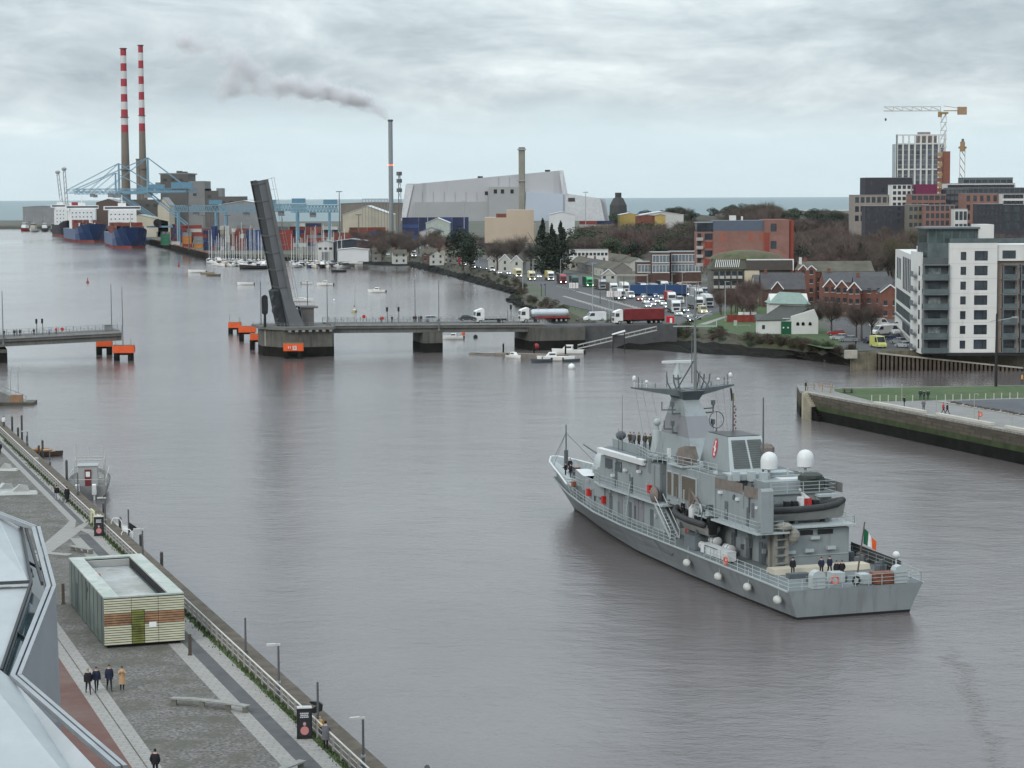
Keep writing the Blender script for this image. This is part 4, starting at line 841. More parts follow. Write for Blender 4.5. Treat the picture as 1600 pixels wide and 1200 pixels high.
# vehicles on the bridge
car('pale silver car on the bridge partly behind the mast', onb(681, 3.5, zr0), BA, (.4, .42, .44)); car('dark grey hatchback in the middle of the bridge span', onb(736, 3.5, zr0), BA, (.05, .055, .06))
truck('small white cab flatbed lorry on the bridge', onb(777, 4, zr1), BA+PI, (.7, .7, .7), (.12, .12, .12), False, None, 'flat', 6.2, name='flatbed_lorry')
tk = truck('white lorry pulling a silver tank trailer with red chassis onto the bridge', onb(862, 4, zr1), BA+PI, (.72, .70, .68), (.3, .03, .03), False, None, 'tank', 11.0, name='tanker_lorry')
van('white delivery van behind the silver tanker lorry', onb(938, 4.5, zr1), BA+PI, (.68, .69, .7), False); truck('white lorry with a long dark red container beside the grassy bank', onb(1012, 5, 5.6), BA+PI, (.72, .71, .68), (.19, .028, .03), False, None, 'box', 11.5, 2.7)
sheet('approach_road', [W3(*BW(Bx(850), 0, 0).xy), W3(*BW(Bx(1060), 1, 0).xy), W3(*BW(Bx(1060), 12, 0).xy), W3(*BW(Bx(850), 11, 0).xy)], zr1-.9, m_asph, 0)
# ================= SMALL BOATS =================
wb = T('workboat', 'grey open workboat with small wheelhouse and two white outboards moored at the quay', 'boat', G(141, 768), R(97)); wb.scale = (1.3, 1.3, 1.3)
mb, rg = hullmb(11.5, 4.1, 1.3, transom=.97); mb.build('hull', mat('aluminium_hull', (.25, .25, .25), rough=.5, metal=.2, var=.2), wb, True); deckmb(rg, -.35).build('deck', mat('work_deck', (.20, .19, .18), var=.3), wb)
mb = MB(); mb.hexa([(-3.4, -1.0, .8), (-.9, -.95, .8), (-.9, .95, .8), (-3.4, 1.0, .8)], [(-3.3, -.9, 2.9), (-1.2, -.85, 2.9), (-1.2, .85, 2.9), (-3.3, .9, 2.9)]); mb.box(-3.4, -1.1, -1.0, 1.0, 2.9, 2.98); cb_ = mb.build('wheelhouse', mat('wheelhouse_grey', (.33, .34, .34)), wb)
mb = MB(); mb.box(-3.45, -3.36, -.35, .25, 1.0, 2.6); mb.build('door', mat('dark_red_door', (.16, .03, .035)), cb_); mb = MB(); mb.box(-3.47, -3.44, -.25, .15, 1.9, 2.4); mb.build('notice', white, cb_)
for s_ in (-1, 1):
    mb = MB(); mb.hexa([(-6.3, s_*.8-.22, .5), (-5.75, s_*.8-.22, .7), (-5.75, s_*.8+.22, .7), (-6.3, s_*.8+.22, .5)], [(-6.4, s_*.8-.18, 1.45), (-5.8, s_*.8-.18, 1.5), (-5.8, s_*.8+.18, 1.5), (-6.4, s_*.8+.18, 1.45)]); mb.box(-6.2, -5.9, s_*.8-.08, s_*.8+.08, -.3, .6); mb.build('outboard', white, wb)
mb = MB()
for s_ in (-1, 1):
    for x in (-.6, 1.8): mb.cyl((x, s_*1.5, .9), (x, s_*1.35, 4.6), .05, None, 5)
    mb.cyl((-.6, s_*1.4, 3.2), (1.8, s_*1.4, 3.2), .04, None, 5); mb.tube([(5, s_*.8, 1.6), (3, s_*1.7, 2.1), (-5.5, s_*1.9, 2.0)], .04, 5)
for x in (-.6, 1.8): mb.cyl((x, -1.4, 3.2), (x, 1.4, 3.2), .05, None, 5); 
mb.cyl((-.6, 0, 3.2), (-.6, 0, 4.6), .04, None, 5); mb.tube([(-5.6, -1.9, .9), (-5.6, -1.9, 1.9), (-5.6, 1.9, 1.9), (-5.6, 1.9, .9)], .04, 5); mb.build('frame', mat('pale_tube', (.45, .45, .44)), wb)
mb = MB(); r_ = random.Random(8)
for i in range(14): x, y = r_.uniform(-.4, 4), r_.uniform(-1.1, 1.1); mb.bx((x, y, .9), r_.uniform(.2, .8), r_.uniform(.2, .6), r_.uniform(.2, .7), r_.uniform(0, 3))
mb.build('deck_gear', mat('mixed_gear', (.28, .27, .25), var=.8, scale=1.2), wb)
ob = T('dinghy', 'small rusty orange dinghy tied up beside the quay piles', 'boat', G(69, 713), .1); mb, rg = hullmb(5.2, 1.9, .6, transom=.9); mb.build('hull', mat('brown_hull', (.06, .045, .035)), ob, True); mb = MB(); mb.ell((-.3, 0, .85), 1.5, .6, .45, 10, 5); mb.box(.8, 1.6, -.5, .5, .5, .8); mb.build('cover', mat('orange_brown_cover', (.33, .15, .06), var=.5, scale=1.5), ob, True)
motorboat('small white boat moored below the ladder gate in the railing', G(170, 838)+Vector((1.2, 0, 0)), R(109), 6.5, wheelhouse=False)
# landing pontoon far left
pn = T('landing_pontoon', 'grey landing pontoon with handrails at the left picture edge', 'pontoon', G(10, 632), .08)
mb = MB(); mb.box(-14, 5.2, -2.5, 2.8, -.3, .55); mb.build('float', mat('pontoon_timber', (.08, .075, .06), var=.3), pn); mb = MB(); mb.hexa([(-14, -1.6, .55), (3.6, -1.6, .55), (3.6, 2.3, .55), (-14, 2.3, .55)], [(-14, -1.5, 3.4), (-2, -1.5, 3.0), (-2, 2.3, 3.0), (-14, 2.3, 3.4)]); mb.build('ramp_block', mat('pontoon_grey', (.20, .20, .19), var=.2), pn)
mb = MB(); mb.tube([(-14, -1.6, 4.6), (-2, -1.6, 4.1), (3.8, -1.6, 1.7)], .05, 5); mb.cyl((3.8, -1.6, .5), (3.8, -1.6, 1.7), .05, None, 5)
for x in (-12, -9, -6, -3, 0, 2): z = 1.1 if x > -2 else 3.2; mb.cyl((x, -1.6, .6), (x, -1.6, 3.9-max(0, x+2)*.38), .04, None, 5)
mb.build('handrail', m_rail, pn); mb = MB(); mb.box(1.0, 3.2, -1.9, -1.0, .55, 1.9); mb.build('tank', mat('brown_tank', (.25, .15, .09), var=.3), pn)
for lb, px, dx in (('left bent lamp pole rising from the landing pontoon', 17, 0), ('right bent lamp pole rising from the landing pontoon', 29, 0)):
    p = G(px, 626); mb = MB(); mb.tube([(0, 0, 1.5), (0, 0, 5.4), (.35, 0, 6.2)], .06, 5); single('bent_pole', mb, steel, lb, 'lamp post', None, (p.x, p.y, 0))
# moored boats in the outer harbour
my = yacht('white motor cruiser with dark window moored behind the bridge leaf', G(471, 471), R(-8), 8.5, mast=False); 
for lb, px, py, L, rz, c in (('pale open boat moored right of the two channel buoys', 308, 426, 9, 172, gel), ('brownish open boat beside a darker one in the outer harbour', 325, 428, 6.5, 5, paint('tan_hull', (.35, .30, .22))), ('dark tan covered boat rightmost of the three moored left of the marina', 333, 431, 6.5, 175, paint('tan_hull2', (.16, .14, .10))),
        ('white rowing boat moored left of the raised leaf', 384, 445, 7, 178, gel), ('small white boat just right of the raised leaf', 480, 444, 5, 10, gel), ('small white cabin boat next to the two masts', 508, 446, 7, 175, gel), ('white cabin boat moored alone in the cove beyond the bridge', 589, 457, 7, 170, gel),
        ('white cabin boat seen under the right bridge span', 708, 530, 5.5, 175, gel), ('dark dinghy in front of the right end of the marina', 529, 425, 7, 178, paint('black_hull', (.03, .03, .035)))):
    motorboat(lb, G(px, py), R(rz), L, c, wheelhouse=('cabin' in lb or 'small white boat' in lb))
yacht('small yellowish hulled yacht moored right of the bridge leaf', G(554, 487), R(85), 5.5, paint('yellow_hull', (.42, .38, .20)), mh=9)
m_bred = paint('buoy_red', (.28, .03, .03))
for lb, px, py, k in (('tall dark red channel buoy with topmark nearest the bridge', 137, 442, 1.4), ('dark red channel buoy left of the marina', 279, 416, 1.6)):
    mb = MB(); mb.lathe([(1.0, -.3), (1.2, .3), (1.1, .9), (.55, 1.3), (.3, 3.0), (.3, 3.3), (.15, 3.4), (.15, 4.1)], n=12); single('channel_buoy', mb, m_bred, lb, 'buoy', None, G(px, py)).scale = (k*.42, k*.42, k*.42)
for lb, px, py, r in (('round white mooring buoy in front of the small boat jetty', 893, 576, .75), ('small dark buoy left of the bridge leaf', 424, 454, .5), ('tiny pale buoy left of the white cruiser', 522, 470, .4), ('orange topped mooring buoy under the right bridge span', 724, 522, .5), ('dark mooring buoy under the right bridge span', 743, 528, .6)):
    mb = MB(); mb.ell((0, 0, r*.5), r, r, r, 12, 8); mb.cyl((0, 0, r*1.3), (0, 0, r*1.7), .06, None, 5); single('mooring_buoy', mb, {'round': white, 'orang': m_or2, 'tiny ': gel}.get(lb[:5], dark), lb, 'buoy', None, G(px, py), 0, True)
# small boat jetty by the right bank
jt = T('floating_jetty', 'low wooden floating jetty below the bridge abutment with small boats', 'jetty', G(830, 556), R(-24)); mb = MB(); mb.box(-9, 9, -1.4, 1.4, .0, .5); mb.box(-16, -9, -.6, .6, .1, .4); mb.build('deck', mat('jetty_timber', (.17, .145, .12), var=.25), jt)
for x in (-8, 0, 8):
    mb = MB(); mb.cyl((x, 1.8, -4), (x, 1.8, 2.6), .22, None, 8); mb.build('pile', m_tide, jt)
motorboat('white motor boat at the left end of the floating jetty', G(803, 559), R(-50), 4.6); motorboat('white cabin boat with tall wheelhouse at the jetty', G(862, 563), R(-170), 6.5); motorboat('long white motor boat behind the others at the jetty', G(888, 553), R(170), 7.5); motorboat('white rib with grey tubes in front of the jetty', G(873, 564), R(-12), 7, wheelhouse=False)
bb = motorboat('dark covered boat in front of the jetty', G(846, 566), R(-160), 4.8, paint('grey_hull', (.07, .085, .10)), wheelhouse=False); motorboat('dark grey open boat at the right end of the jetty', G(893, 565), R(10), 3.8, paint('grey_hull'), wheelhouse=False)
mb = MB(); mb.ell((0, 0, 1.2), .75, .75, .75, 10, 6); single('red_fender_buoy', mb, m_bred, 'large red fender buoy standing on the floating jetty', 'buoy', None, G(838, 549), 0, True)
p0 = A(903, 547, G(903, 549).y); p1 = A(1026, 518, 535); gw = T('access_gangway', 'long pale aluminium gangway sloping from the bank down to the boats', 'gangway', p0); mb = MB(); d = p1-p0
for off in (0, 1.2):
    for z in (0, .9): beam(mb, Vector((0, off, z+.3)), d+Vector((0, off, z+.3)), .16, .18)
for i in range(15):
    q = d*(i/14); mb.cyl(q+Vector((0, 0, .3)), q+Vector((0, 0, 1.2)), .04, None, 4)
mb.build('truss', mat('gangway_pale', (.42, .42, .40), rough=.5), gw); mb = MB(); beam(mb, Vector((0, .6, .25)), d+Vector((0, .6, .25)), 1.1, .1); mb.build('walkway', steel, gw)
o = T('gate_shelter', 'small white roofed gate shelter above the sloping gangway', 'shelter', A(966, 538, 525)); mb = MB(); mb.hexa([(-1.5, -1, 2.3), (1.7, -1, 3.1), (1.7, 1, 3.1), (-1.5, 1, 2.3)], [(-1.5, -1, 2.45), (1.6, -1, 3.4), (1.6, 1, 3.4), (-1.5, 1, 2.45)]); mb.build('roof', white, o)
for x in (-1.3, 1.5):
    mb = MB(); mb.cyl((x, 0, -2), (x, 0, 3 if x > 0 else 2.4), .09, None, 6); mb.cyl((x, -.8, -2), (x, -.8, 3 if x > 0 else 2.4), .09, None, 6); mb.build('post', blackm, o)
mb = MB(); mb.box(-1.4, 1.5, -.05, .05, .2, 2.2); mb.build('mesh_panel', mat('dark_mesh', (.06, .06, .065)), o)
# ================= MARINA =================
mjt = T('marina_pontoon', 'long low marina pontoon between the rows of moored yachts', 'pontoon', G(430, 411), 0)
mb = MB(); q0 = G(335, 407.5)-G(430, 411); q1 = G(560, 413)-G(430, 411); beam(mb, q0+Vector((0, 0, .3)), q1+Vector((0, 0, .3)), 2.4, .5); mb.build('deck', mat('jetty_timber'), mjt)
r_ = random.Random(21); alum = mat('bright_spar', (.68, .68, .67)); hcols = [gel, gel, gel, paint('navy_hull', (.03, .05, .12)), paint('brown_hull2', (.22, .12, .07)), gel, paint('cream_hull', (.55, .52, .44)), gel]
xs = [327, 333, 340, 346, 352, 358, 364, 371, 378, 384, 390, 397, 404, 411, 418, 424, 456, 463, 470, 478, 486, 493, 500, 507, 514, 521, 530, 538]
words = ['white', 'white', 'white', 'navy', 'brown', 'white', 'cream', 'white']; yn = 0
for i, px in enumerate(xs):
    for row in range(3 if i % 3 else 2):
        k = (i*3+row*5) % 8; py = (408.5, 412, 415.5)[row]+(px-330)*.016+r_.uniform(-.6, .8); L = r_.uniform(9.0, 12.5)
        o = yacht('%s hulled sailing yacht moored in the crowded marina in front of the containers' % words[k], G(px+row*3, py), R(-90+r_.uniform(-35, 35)), L, hcols[k], group='yachts moored in the marina', mast=(row < 2 or r_.random() < .5), mh=L*r_.uniform(1.2, 1.85)); yn += 1
        if row and not any(c.name.startswith('mast') for c in o.children): o['label'] = '%s hulled motor cruiser without a mast moored in the crowded marina' % words[k]
motorboat('long black and white boat moored outside the front row of the marina', G(396, 420.5), R(-172), 14, paint('black_hull'), wheelhouse=False); motorboat('white cabin cruiser seen bow on at the front of the marina', G(412, 417.5), R(-90), 11); motorboat('black hulled fishing boat right of the leaf in the marina', G(504, 418), R(-90), 11, paint('black_hull'))
motorboat('brown fishing boat at the left end of the marina', G(341, 412), R(-60), 12, hcols[4]); motorboat('small white boat at the slip right of the marina', G(555, 413), R(170), 9)
# ================= CONTAINER PORT =================
def containermesh(L=12.2):
    mb = MB(); W_, H_ = 2.44, 2.59; mb.box(-L/2+.05, L/2-.05, -W_/2+.05, W_/2-.05, .08, H_-.05)
    for x in (-L/2, L/2-.16):
        for y in (-W_/2, W_/2-.16): mb.box(x, x+.16, y, y+.16, 0, H_)
    for y in (-W_/2, W_/2-.1):
        mb.box(-L/2+.16, L/2-.16, y, y+.1, 0, .16); mb.box(-L/2+.16, L/2-.16, y, y+.1, H_-.14, H_)
        n = int(L/.8)
        for i in range(n): x = -L/2+.3+i*(L-.7)/n; mb.box(x, x+.35, y+.01, y+.09, .16, H_-.14)
    for x in (-L/2-.03, L/2-.02):
        for y in (-.9, -.35, .3, .85): mb.box(x, x+.05, y, y+.06, .1, H_-.1)
    me = mb.build('shipping_container', paint('container_red', (.26, .045, .035), rough=.6, var=.3)); return me
CC = {n: paint('container_'+n, tuple(q*.78 for q in c), rough=.6, var=.3, scale=.25) for n, c in dict(red=(.26, .045, .035), rust=(.22, .075, .05), blue=(.035, .07, .20), navy=(.025, .035, .10), white=(.55, .55, .52), cream=(.42, .38, .30), orange=(.50, .20, .04), green=(.03, .16, .09), grey=(.24, .25, .26)).items()}
cA = containermesh(12.2); cB = containermesh(6.06); usedc = {'A': False, 'B': False}; NC = [0]
def container(p, rz, col, where, short=False, pos=None):
    k = 'B' if short else 'A'; src = cB if short else cA
    if not usedc[k]: o = src; usedc[k] = True
    else: o = src.copy(); C.objects.link(o)
    o.location = p; o.rotation_euler = (0, 0, rz); recol(o, CC[col]); NC[0] += 1
    tag(o, '%s%s shipping container %s%s' % ('short ' if short else '', col if col != 'rust' else 'rust brown', 'in tier %s of the %s stack ' % (['one', 'two', 'three', 'four', 'five', 'six', 'seven', 'eight'][pos[1]], od(pos[0])) if pos else '', where), 'container', 'shipping containers '+where); return o
r_ = random.Random(11); port_a = math.atan2(qd.y, qd.x)
def pick(ws): return r_.choice(ws)
# front blocks by pixel span: (x0,x1,y_base,levels,palette,sideways)
BL_ = [(250, 283, 383, 3, ['white', 'white', 'cream', 'green'], 0), (284, 319, 387, 4, ['orange', 'red', 'orange', 'navy', 'grey'], 0), (320, 345, 391, 6, ['navy', 'blue', 'navy', 'red'], 1), (345, 362, 391, 6, ['white', 'cream', 'grey'], 1),
    (362, 384, 391, 5, ['red', 'rust', 'red', 'white'], 1), (384, 416, 391, 5, ['blue', 'navy', 'red', 'blue'], 0), (416, 470, 391, 5, ['red', 'rust', 'blue', 'red'], 0), (470, 520, 391, 5, ['rust', 'red', 'navy', 'cream', 'grey'], 0), (520, 552, 388, 4, ['red', 'rust', 'blue'], 0)]
SI = -1
for x0, x1, yb, lv, pal, side in BL_:
    p0 = G(x0, yb, LZ); p1 = G(x1, yb, LZ); w = (p1-p0).length; step = 2.6 if side else 12.6; n = max(1, int(w/step))
    if not side and x0 < 330: step = 6.3; n = int(w/step)
    for i in range(n):
        SI += 1; l_ = max(1, lv-(r_.random() < .35)-(r_.random() < .15)); c0 = pick(pal)
        for k in range(l_):
            if r_.random() < .45: c0 = pick(pal)
            p = p0.lerp(p1, (i+.5)/n); container((p.x, p.y+r_.uniform(-.2, .2), LZ+k*2.6), PI/2 if side else 0, c0, 'behind the marina', step == 6.3, (SI, k))
# long red roofs row and rows behind
for row, (Y, x0, x1, lv, pal, wh) in enumerate(((1500, 300, 520, 3, ['red', 'rust', 'white', 'navy', 'red', 'grey'], 'below the gantry cranes'), (1660, 288, 400, 5, ['rust', 'red', 'grey', 'rust', 'white'], 'under the gantry girder'), (1750, 400, 545, 5, ['red', 'rust', 'grey', 'white', 'navy', 'red'], 'behind the raised leaf'), (1580, 440, 545, 3, ['rust', 'red', 'navy', 'cream'], 'before the gantry legs'))):
    xa, xb = AX(x0, Y).x, AX(x1, Y).x; n = int((xb-xa)/13)
    for i in range(n):
        for k in range(lv-(r_.random() < .5)): container((xa+(i+.5)*13, Y+r_.uniform(-1, 1), LZ+k*2.6), 0, pick(pal), wh, False, (i, k))
for Y, x0, x1, lv, pal, wh in ((1500, 545, 628, 5, ['red', 'rust', 'blue', 'rust'], 'left of the incinerator'), (1650, 628, 742, 7, ['navy', 'blue', 'navy'], 'before the incinerator'), (1600, 905, 975, 6, ['white', 'navy', 'orange', 'red', 'cream'], 'right of the incinerator')):
    xa, xb = AX(x0, Y).x, AX(x1, Y).x; n = int((xb-xa)/12.5)
    for i in range(n):
        for k in range(lv): container((xa+(i+.5)*12.5, Y, LZ+k*2.6), 0, pick(pal), wh, False, (i, k))
# quayside stacks between the ship and cranes
for i in range(9):
    for k in range(4+(i % 2)): p = pq0+qd*(330+i*13)+Vector((16, 0, 0)); container((p.x, p.y, LZ+k*2.6), port_a, pick(['navy', 'red', 'blue', 'rust']), 'beside the quay crane', False, (i, k))
# warehouses: simple sheds with doors
def shed(label, px0, px1, yt, Y, depth, wall, roof, rise=.12, name='warehouse', rz=0, doors=3, cat='warehouse', zb=LZ, win=0):
    a = AX(px0, Y); b = AX(px1, Y); w = b.x-a.x; h = A(px0, yt, Y).z-zb; o = T(name, label, cat, (a.x, Y, zb), rz)
    e = h*(1-rise); mb = MB(); mb.ext([(0, 0), (w, 0), (w, e), (w/2, h-.05), (0, e)], 0, depth); mb.build('wall', wall, o)
    mb = MB(); mb.ext([(-.4, e-.05), (w/2, h), (w+.4, e-.05), (w+.4, e+.25), (w/2, h+.32), (-.4, e+.25)], -.5, depth+.5); mb.build('roof', roof, o)
    for i in range(doors):
        x = w*(i+.5)/doors; d = MB(); d.box(x-2, x+2, -.08, 0, 0, min(4.5, e*.7)); d.build('door', mat('shed_door', (.16, .17, .18)), o)
    for i in range(win):
        x = w*(i+.5)/win; d = MB(); d.box(x-.8, x+.8, -.06, 0, e*.6, e*.6+1.2); d.build('window', glass, o)
    return o
m_wg = mat('cladding_white', (.50, .50, .49), var=.08, scale=.1); m_gg = mat('cladding_grey', (.22, .23, .24), var=.12, scale=.1); m_rg = mat('roof_grey', (.25, .26, .27), var=.12, scale=.1); m_rw = mat('roof_pale', (.58, .59, .60), var=.08, scale=.1); m_cream = mat('cladding_cream', (.45, .41, .33), var=.12, scale=.1)
shed('long grey shed with white roof on the far left shore', 35, 99, 322, 2900, 60, m_gg, m_rg, .05, zb=3); shed('white roofed shed behind the left mobile cranes', 72, 126, 317, 3000, 50, m_rw, m_rw, .5, zb=3); shed('brown brick shed behind the white ship bridges', 150, 188, 311, 2350, 40, mat('dark_brown_brick', (.09, .06, .05)), m_rg)
shed('beige warehouse behind the quay crane legs', 246, 264, 309, 1900, 30, m_cream, m_rg, .2); shed('low pale warehouse along the port quay', 172, 262, 336, 1900, 30, m_cream, mat('greenish_roof', (.33, .36, .30)), .3)
shed('wide pale terminal shed beneath the blue gantry girder', 342, 420, 314, 1720, 40, m_gg, m_rw, .1); shed('cream tank farm shed left of the smoking stack', 535, 612, 322, 1900, 60, m_cream, m_rw, .3); shed('brownish flat storage building behind the cream sheds', 532, 640, 316, 2200, 60, mat('cladding_brown', (.17, .15, .13), var=.3, scale=.05), m_rg, .05)
shed('pale green shed with double pitched roof before the navy containers', 665, 702, 341, 1500, 25, mat('pale_green_clad', (.36, .40, .36)), m_rw, .18, doors=2); shed('low blue and white shed beside the pale green one', 655, 692, 356, 1420, 18, m_wg, mat('blue_roof', (.12, .17, .25)), .2)
cl_ = shed('dark clubhouse with pale roof at the right end of the marina', 522, 574, 374, 1170, 16, mat('dark_cladding', (.03, .04, .055)), m_rg, .1, 'clubhouse', win=4, doors=1, cat='building'); shed('long white marquee in front of the dark clubhouse', 527, 575, 388, 1150, 8, m_rw, m_rw, .1, 'marquee', doors=0, cat='marquee')
shed('pale rendered clubhouse with one slope roof left of the dark clubhouse', 495, 520, 376, 1175, 14, m_wg, m_gg, .1, 'clubhouse', win=3, doors=1, cat='building'); shed('yellow roofed depot shed right of the incinerator', 968, 1000, 333, 1750, 30, mat('cladding_yellow', (.42, .31, .10)), m_rw, .08); shed('white depot shed right of the yellow one', 1002, 1068, 331, 1740, 40, m_wg, m_rw, .12)
shed('red brown depot shed in front of the white depot', 995, 1026, 336, 1700, 20, CC['rust'], m_rg, .05); shed('yellow end shed beside the red brown depot', 1024, 1040, 335, 1690, 20, mat('cladding_yellow'), m_rg, .05)
shed('pale awning row at the right foot of the incinerator', 858, 898, 331, 1660, 20, m_rw, m_rw, .1, 'awning', doors=0, cat='awning')
# power station
def blockb(name, label, cat, Y, parts, mats, zb=LZ):
    o = T(name, label, cat, (AX(parts[0][0], Y).x, Y, zb))
    for i, (x0, x1, yt, yb, dep, mi) in enumerate(parts):
        a = AX(x0, Y).x-o.location.x; b = AX(x1, Y).x-o.location.x; z1 = A(x0, yt, Y).z-zb; z0 = max(0, A(x0, yb, Y).z-zb); mb = MB(); mb.box(a, b, i*.15, dep, z0, z1); q = mb.build(mats[mi][0], mats[mi][1], o)
        if 'hall' in mats[mi][0]:
            for k in range(int((b-a)/9)):
                w = MB(); w.box(a+3+k*9, a+7+k*9, i*.15-.3, i*.15, z1-8, z1-5); w.build('vent_panel', mat('vent_dark', (.05, .045, .04)), q)
    return o
m_ps = mat('power_station_brown', (.095, .09, .085), var=.2, scale=.03); m_ps2 = mat('power_station_grey', (.20, .20, .20), var=.2, scale=.03)
blockb('power_station', 'dark brown stepped power station block right of the striped chimneys', 'power station', 2450, [(251, 294, 272, 360, 60, 0), (249, 296, 270.5, 272.5, 64, 1), (243, 258, 285, 300, 40, 2), (290, 320, 283, 360, 50, 2), (272, 320, 295, 360, 55, 0), (262, 320, 300, 318, 70, 2), (320, 341, 298, 360, 50, 0), (341, 380, 307, 360, 40, 0), (338, 346, 294, 308, 30, 2), (276, 282, 267, 271, 20, 3), (284, 290, 268, 271, 20, 3), (172, 250, 312, 360, 40, 0)],
    [('turbine_hall', m_ps), ('roof_slab', m_ps2), ('pale_annex', m_ps2), ('roof_plant', m_ps)])
# striped chimneys
m_cc = mat('chimney_concrete', (.165, .14, .115), var=.2, scale=.02, kind='streak', col2=(.09, .08, .07), sc2=.05); m_cr = mat('chimney_red', (.33, .03, .045), var=.08); m_cw = mat('chimney_white', (.55, .54, .54), var=.08)
def chimney(label, xt, xb, yt, ycol, wt, wb_, Y):
    p = AX(xb, Y, LZ); zt = A(xt, yt, Y).z-LZ; zc = A(xt, ycol, Y).z-LZ; k = Y/3422; o = T('striped_chimney', label, 'chimney', p); rt, rb = wt*k/2, wb_*k/2; rad = lambda z: rt+(rb-rt)*max(0, (zt-z)/zt)**1.6
    mb = MB(); mb.lathe([(rad(z), z) for z in [zc*i/8 for i in range(9)]], n=20); mb.build('shaft', m_cc, o, True)
    nb = 11; 
    for i in range(nb):
        z1 = zt-(zt-zc)*i/nb; z0 = zt-(zt-zc)*(i+1)/nb; mb = MB(); mb.lathe([(rad(z0)+.05, z0+.02), (rad(z1)+.05, z1)], n=20); mb.build('red_band' if i % 2 == 0 else 'white_band', m_cr if i % 2 == 0 else m_cw, o, True)
    for z in (zt-.6, zt-(zt-zc)*.82, zc*.6):
        mb = MB(); mb.lathe([(rad(z)+.1, z-.5), (rad(z)+1.3, z-.3), (rad(z)+1.3, z+.3), (rad(z)+.1, z+.35)], n=20); mb.build('gallery', m_ps, o)
chimney('left one of the two tall red and white striped chimneys', 192.5, 197, 75, 207, 9, 16.5, 2620); chimney('right taller one of the two red and white striped chimneys', 220, 224, 70, 205, 7.5, 15, 2720)
o = blockb('service_tower', 'slim brown service tower against the right striped chimney', 'tower', 2600, [(213.5, 217.5, 249, 360, 10, 0), (213, 218, 248, 250, 11, 1)], [('shaft', m_cc), ('cap', m_ps)])
# ship-to-shore cranes
m_blue = mat('crane_blue', (.15, .27, .35), rough=.5, var=.1); m_blue2 = mat('crane_blue_dark', (.11, .23, .32), rough=.5, var=.1)
def lattice(mb, p, q, h, w, r=.28, n=12):
    p = Vector(p); q = Vector(q); d = (q-p).normalized(); s_ = d.cross(Vector((0, 0, 1))).normalized()*w/2
    for sg_ in (-1, 1):
        a, b = p+s_*sg_, q+s_*sg_; beam(mb, a, b, r, r); beam(mb, a+Vector((0, 0, h)), b+Vector((0, 0, h)), r, r)
        for i in range(n):
            u, v = a.lerp(b, i/n), a.lerp(b, (i+1)/n); m_ = u.lerp(v, .5)+Vector((0, 0, h)); beam(mb, u, m_, r*.7, r*.7); beam(mb, m_, v, r*.7, r*.7)
def sts(label, px, Y, ap_y, boom_y, tip_px, back_px, th=0):
    k = Y/3422; base = AX(px, Y, LZ); o = T('quay_crane', label, 'crane', base, th); zb = A(px, boom_y, Y).z-LZ; za = A(px, ap_y, Y).z-LZ; gx = (back_px-px)*k; tx = (tip_px-px)*k; D = 16
    for x in (0, gx):
        for y in (0, D):
            mb = MB(); beam(mb, (x, y, 0), (x*1.0, y, zb), 1.5, 1.3); mb.build('leg', m_blue, o)
    mb = MB()
    for y in (0, D):
        beam(mb, (0, y, 11), (gx, y, 11), 1.0, 1.2); beam(mb, (0, y, zb), (gx, y, zb), 1.0, 1.2); beam(mb, (0, y, zb*.98), (gx, y, 12), .9, .9)
    for x in (0, gx): beam(mb, (x, 0, zb), (x, D, zb), 1, 1); beam(mb, (x, 0, 11), (x, D, 11), 1, 1); beam(mb, (x, -3, 1.2), (x, D+3, 1.2), 1.3, 1.6)
    mb.build('portal_beam', m_blue, o)
    mb = MB(); lattice(mb, (tx, D/2, zb-1), (0, D/2, zb-1), 3.2, 6, .4, 10); mb.build('boom', m_blue, o); mb = MB(); lattice(mb, (0, D/2, zb-1), (gx+8, D/2, zb-1), 3.4, 6, .5, 8); mb.box(gx-12, gx+4, D/2-4, D/2+4, zb+2, zb+7); mb.build('trolley_girder', m_blue2, o)
    for y in (D/2-4, D/2+4):
        mb = MB(); beam(mb, (0, y, zb), (0, D/2+(y-D/2)*.4, za), .9, .9); mb.build('apex_leg', m_blue, o)
        mb = MB(); 
        for f in (.55, .97): beam(mb, (0, y*.5+D/4, za), (tx*f, y, zb+2), .35, .35)
        beam(mb, (0, y*.5+D/4, za), (gx, y, zb+3), .45, .45); mb.build('stay', m_blue, o)
    mb = MB(); mb.box(tx*.5-2, tx*.5+2, D/2-2, D/2+2, zb-4.5, zb-1.5); mb.box(-3, 3, D/2-2, D/2+2, zb-5, zb-1); mb.build('operator_cab', m_gg, o)
    mb = MB(); mb.cyl((gx*.27, -1.5, 14), (gx*.27, .5, 14), 3.2, None, 16); mb.cyl((gx*.27, -1.7, 14), (gx*.27, -1.4, 14), 1.2, None, 12); mb.build('cable_reel', dark, o); return o
sts('nearest blue quay crane standing over the container quay', 229, 1730, 246, 299, 112, 290); sts('middle blue quay crane with its mast left of the striped chimney', 184, 2050, 255, 300, 100, 248); sts('farthest blue quay crane behind the left container ship', 179, 2400, 270, 302, 115, 232)
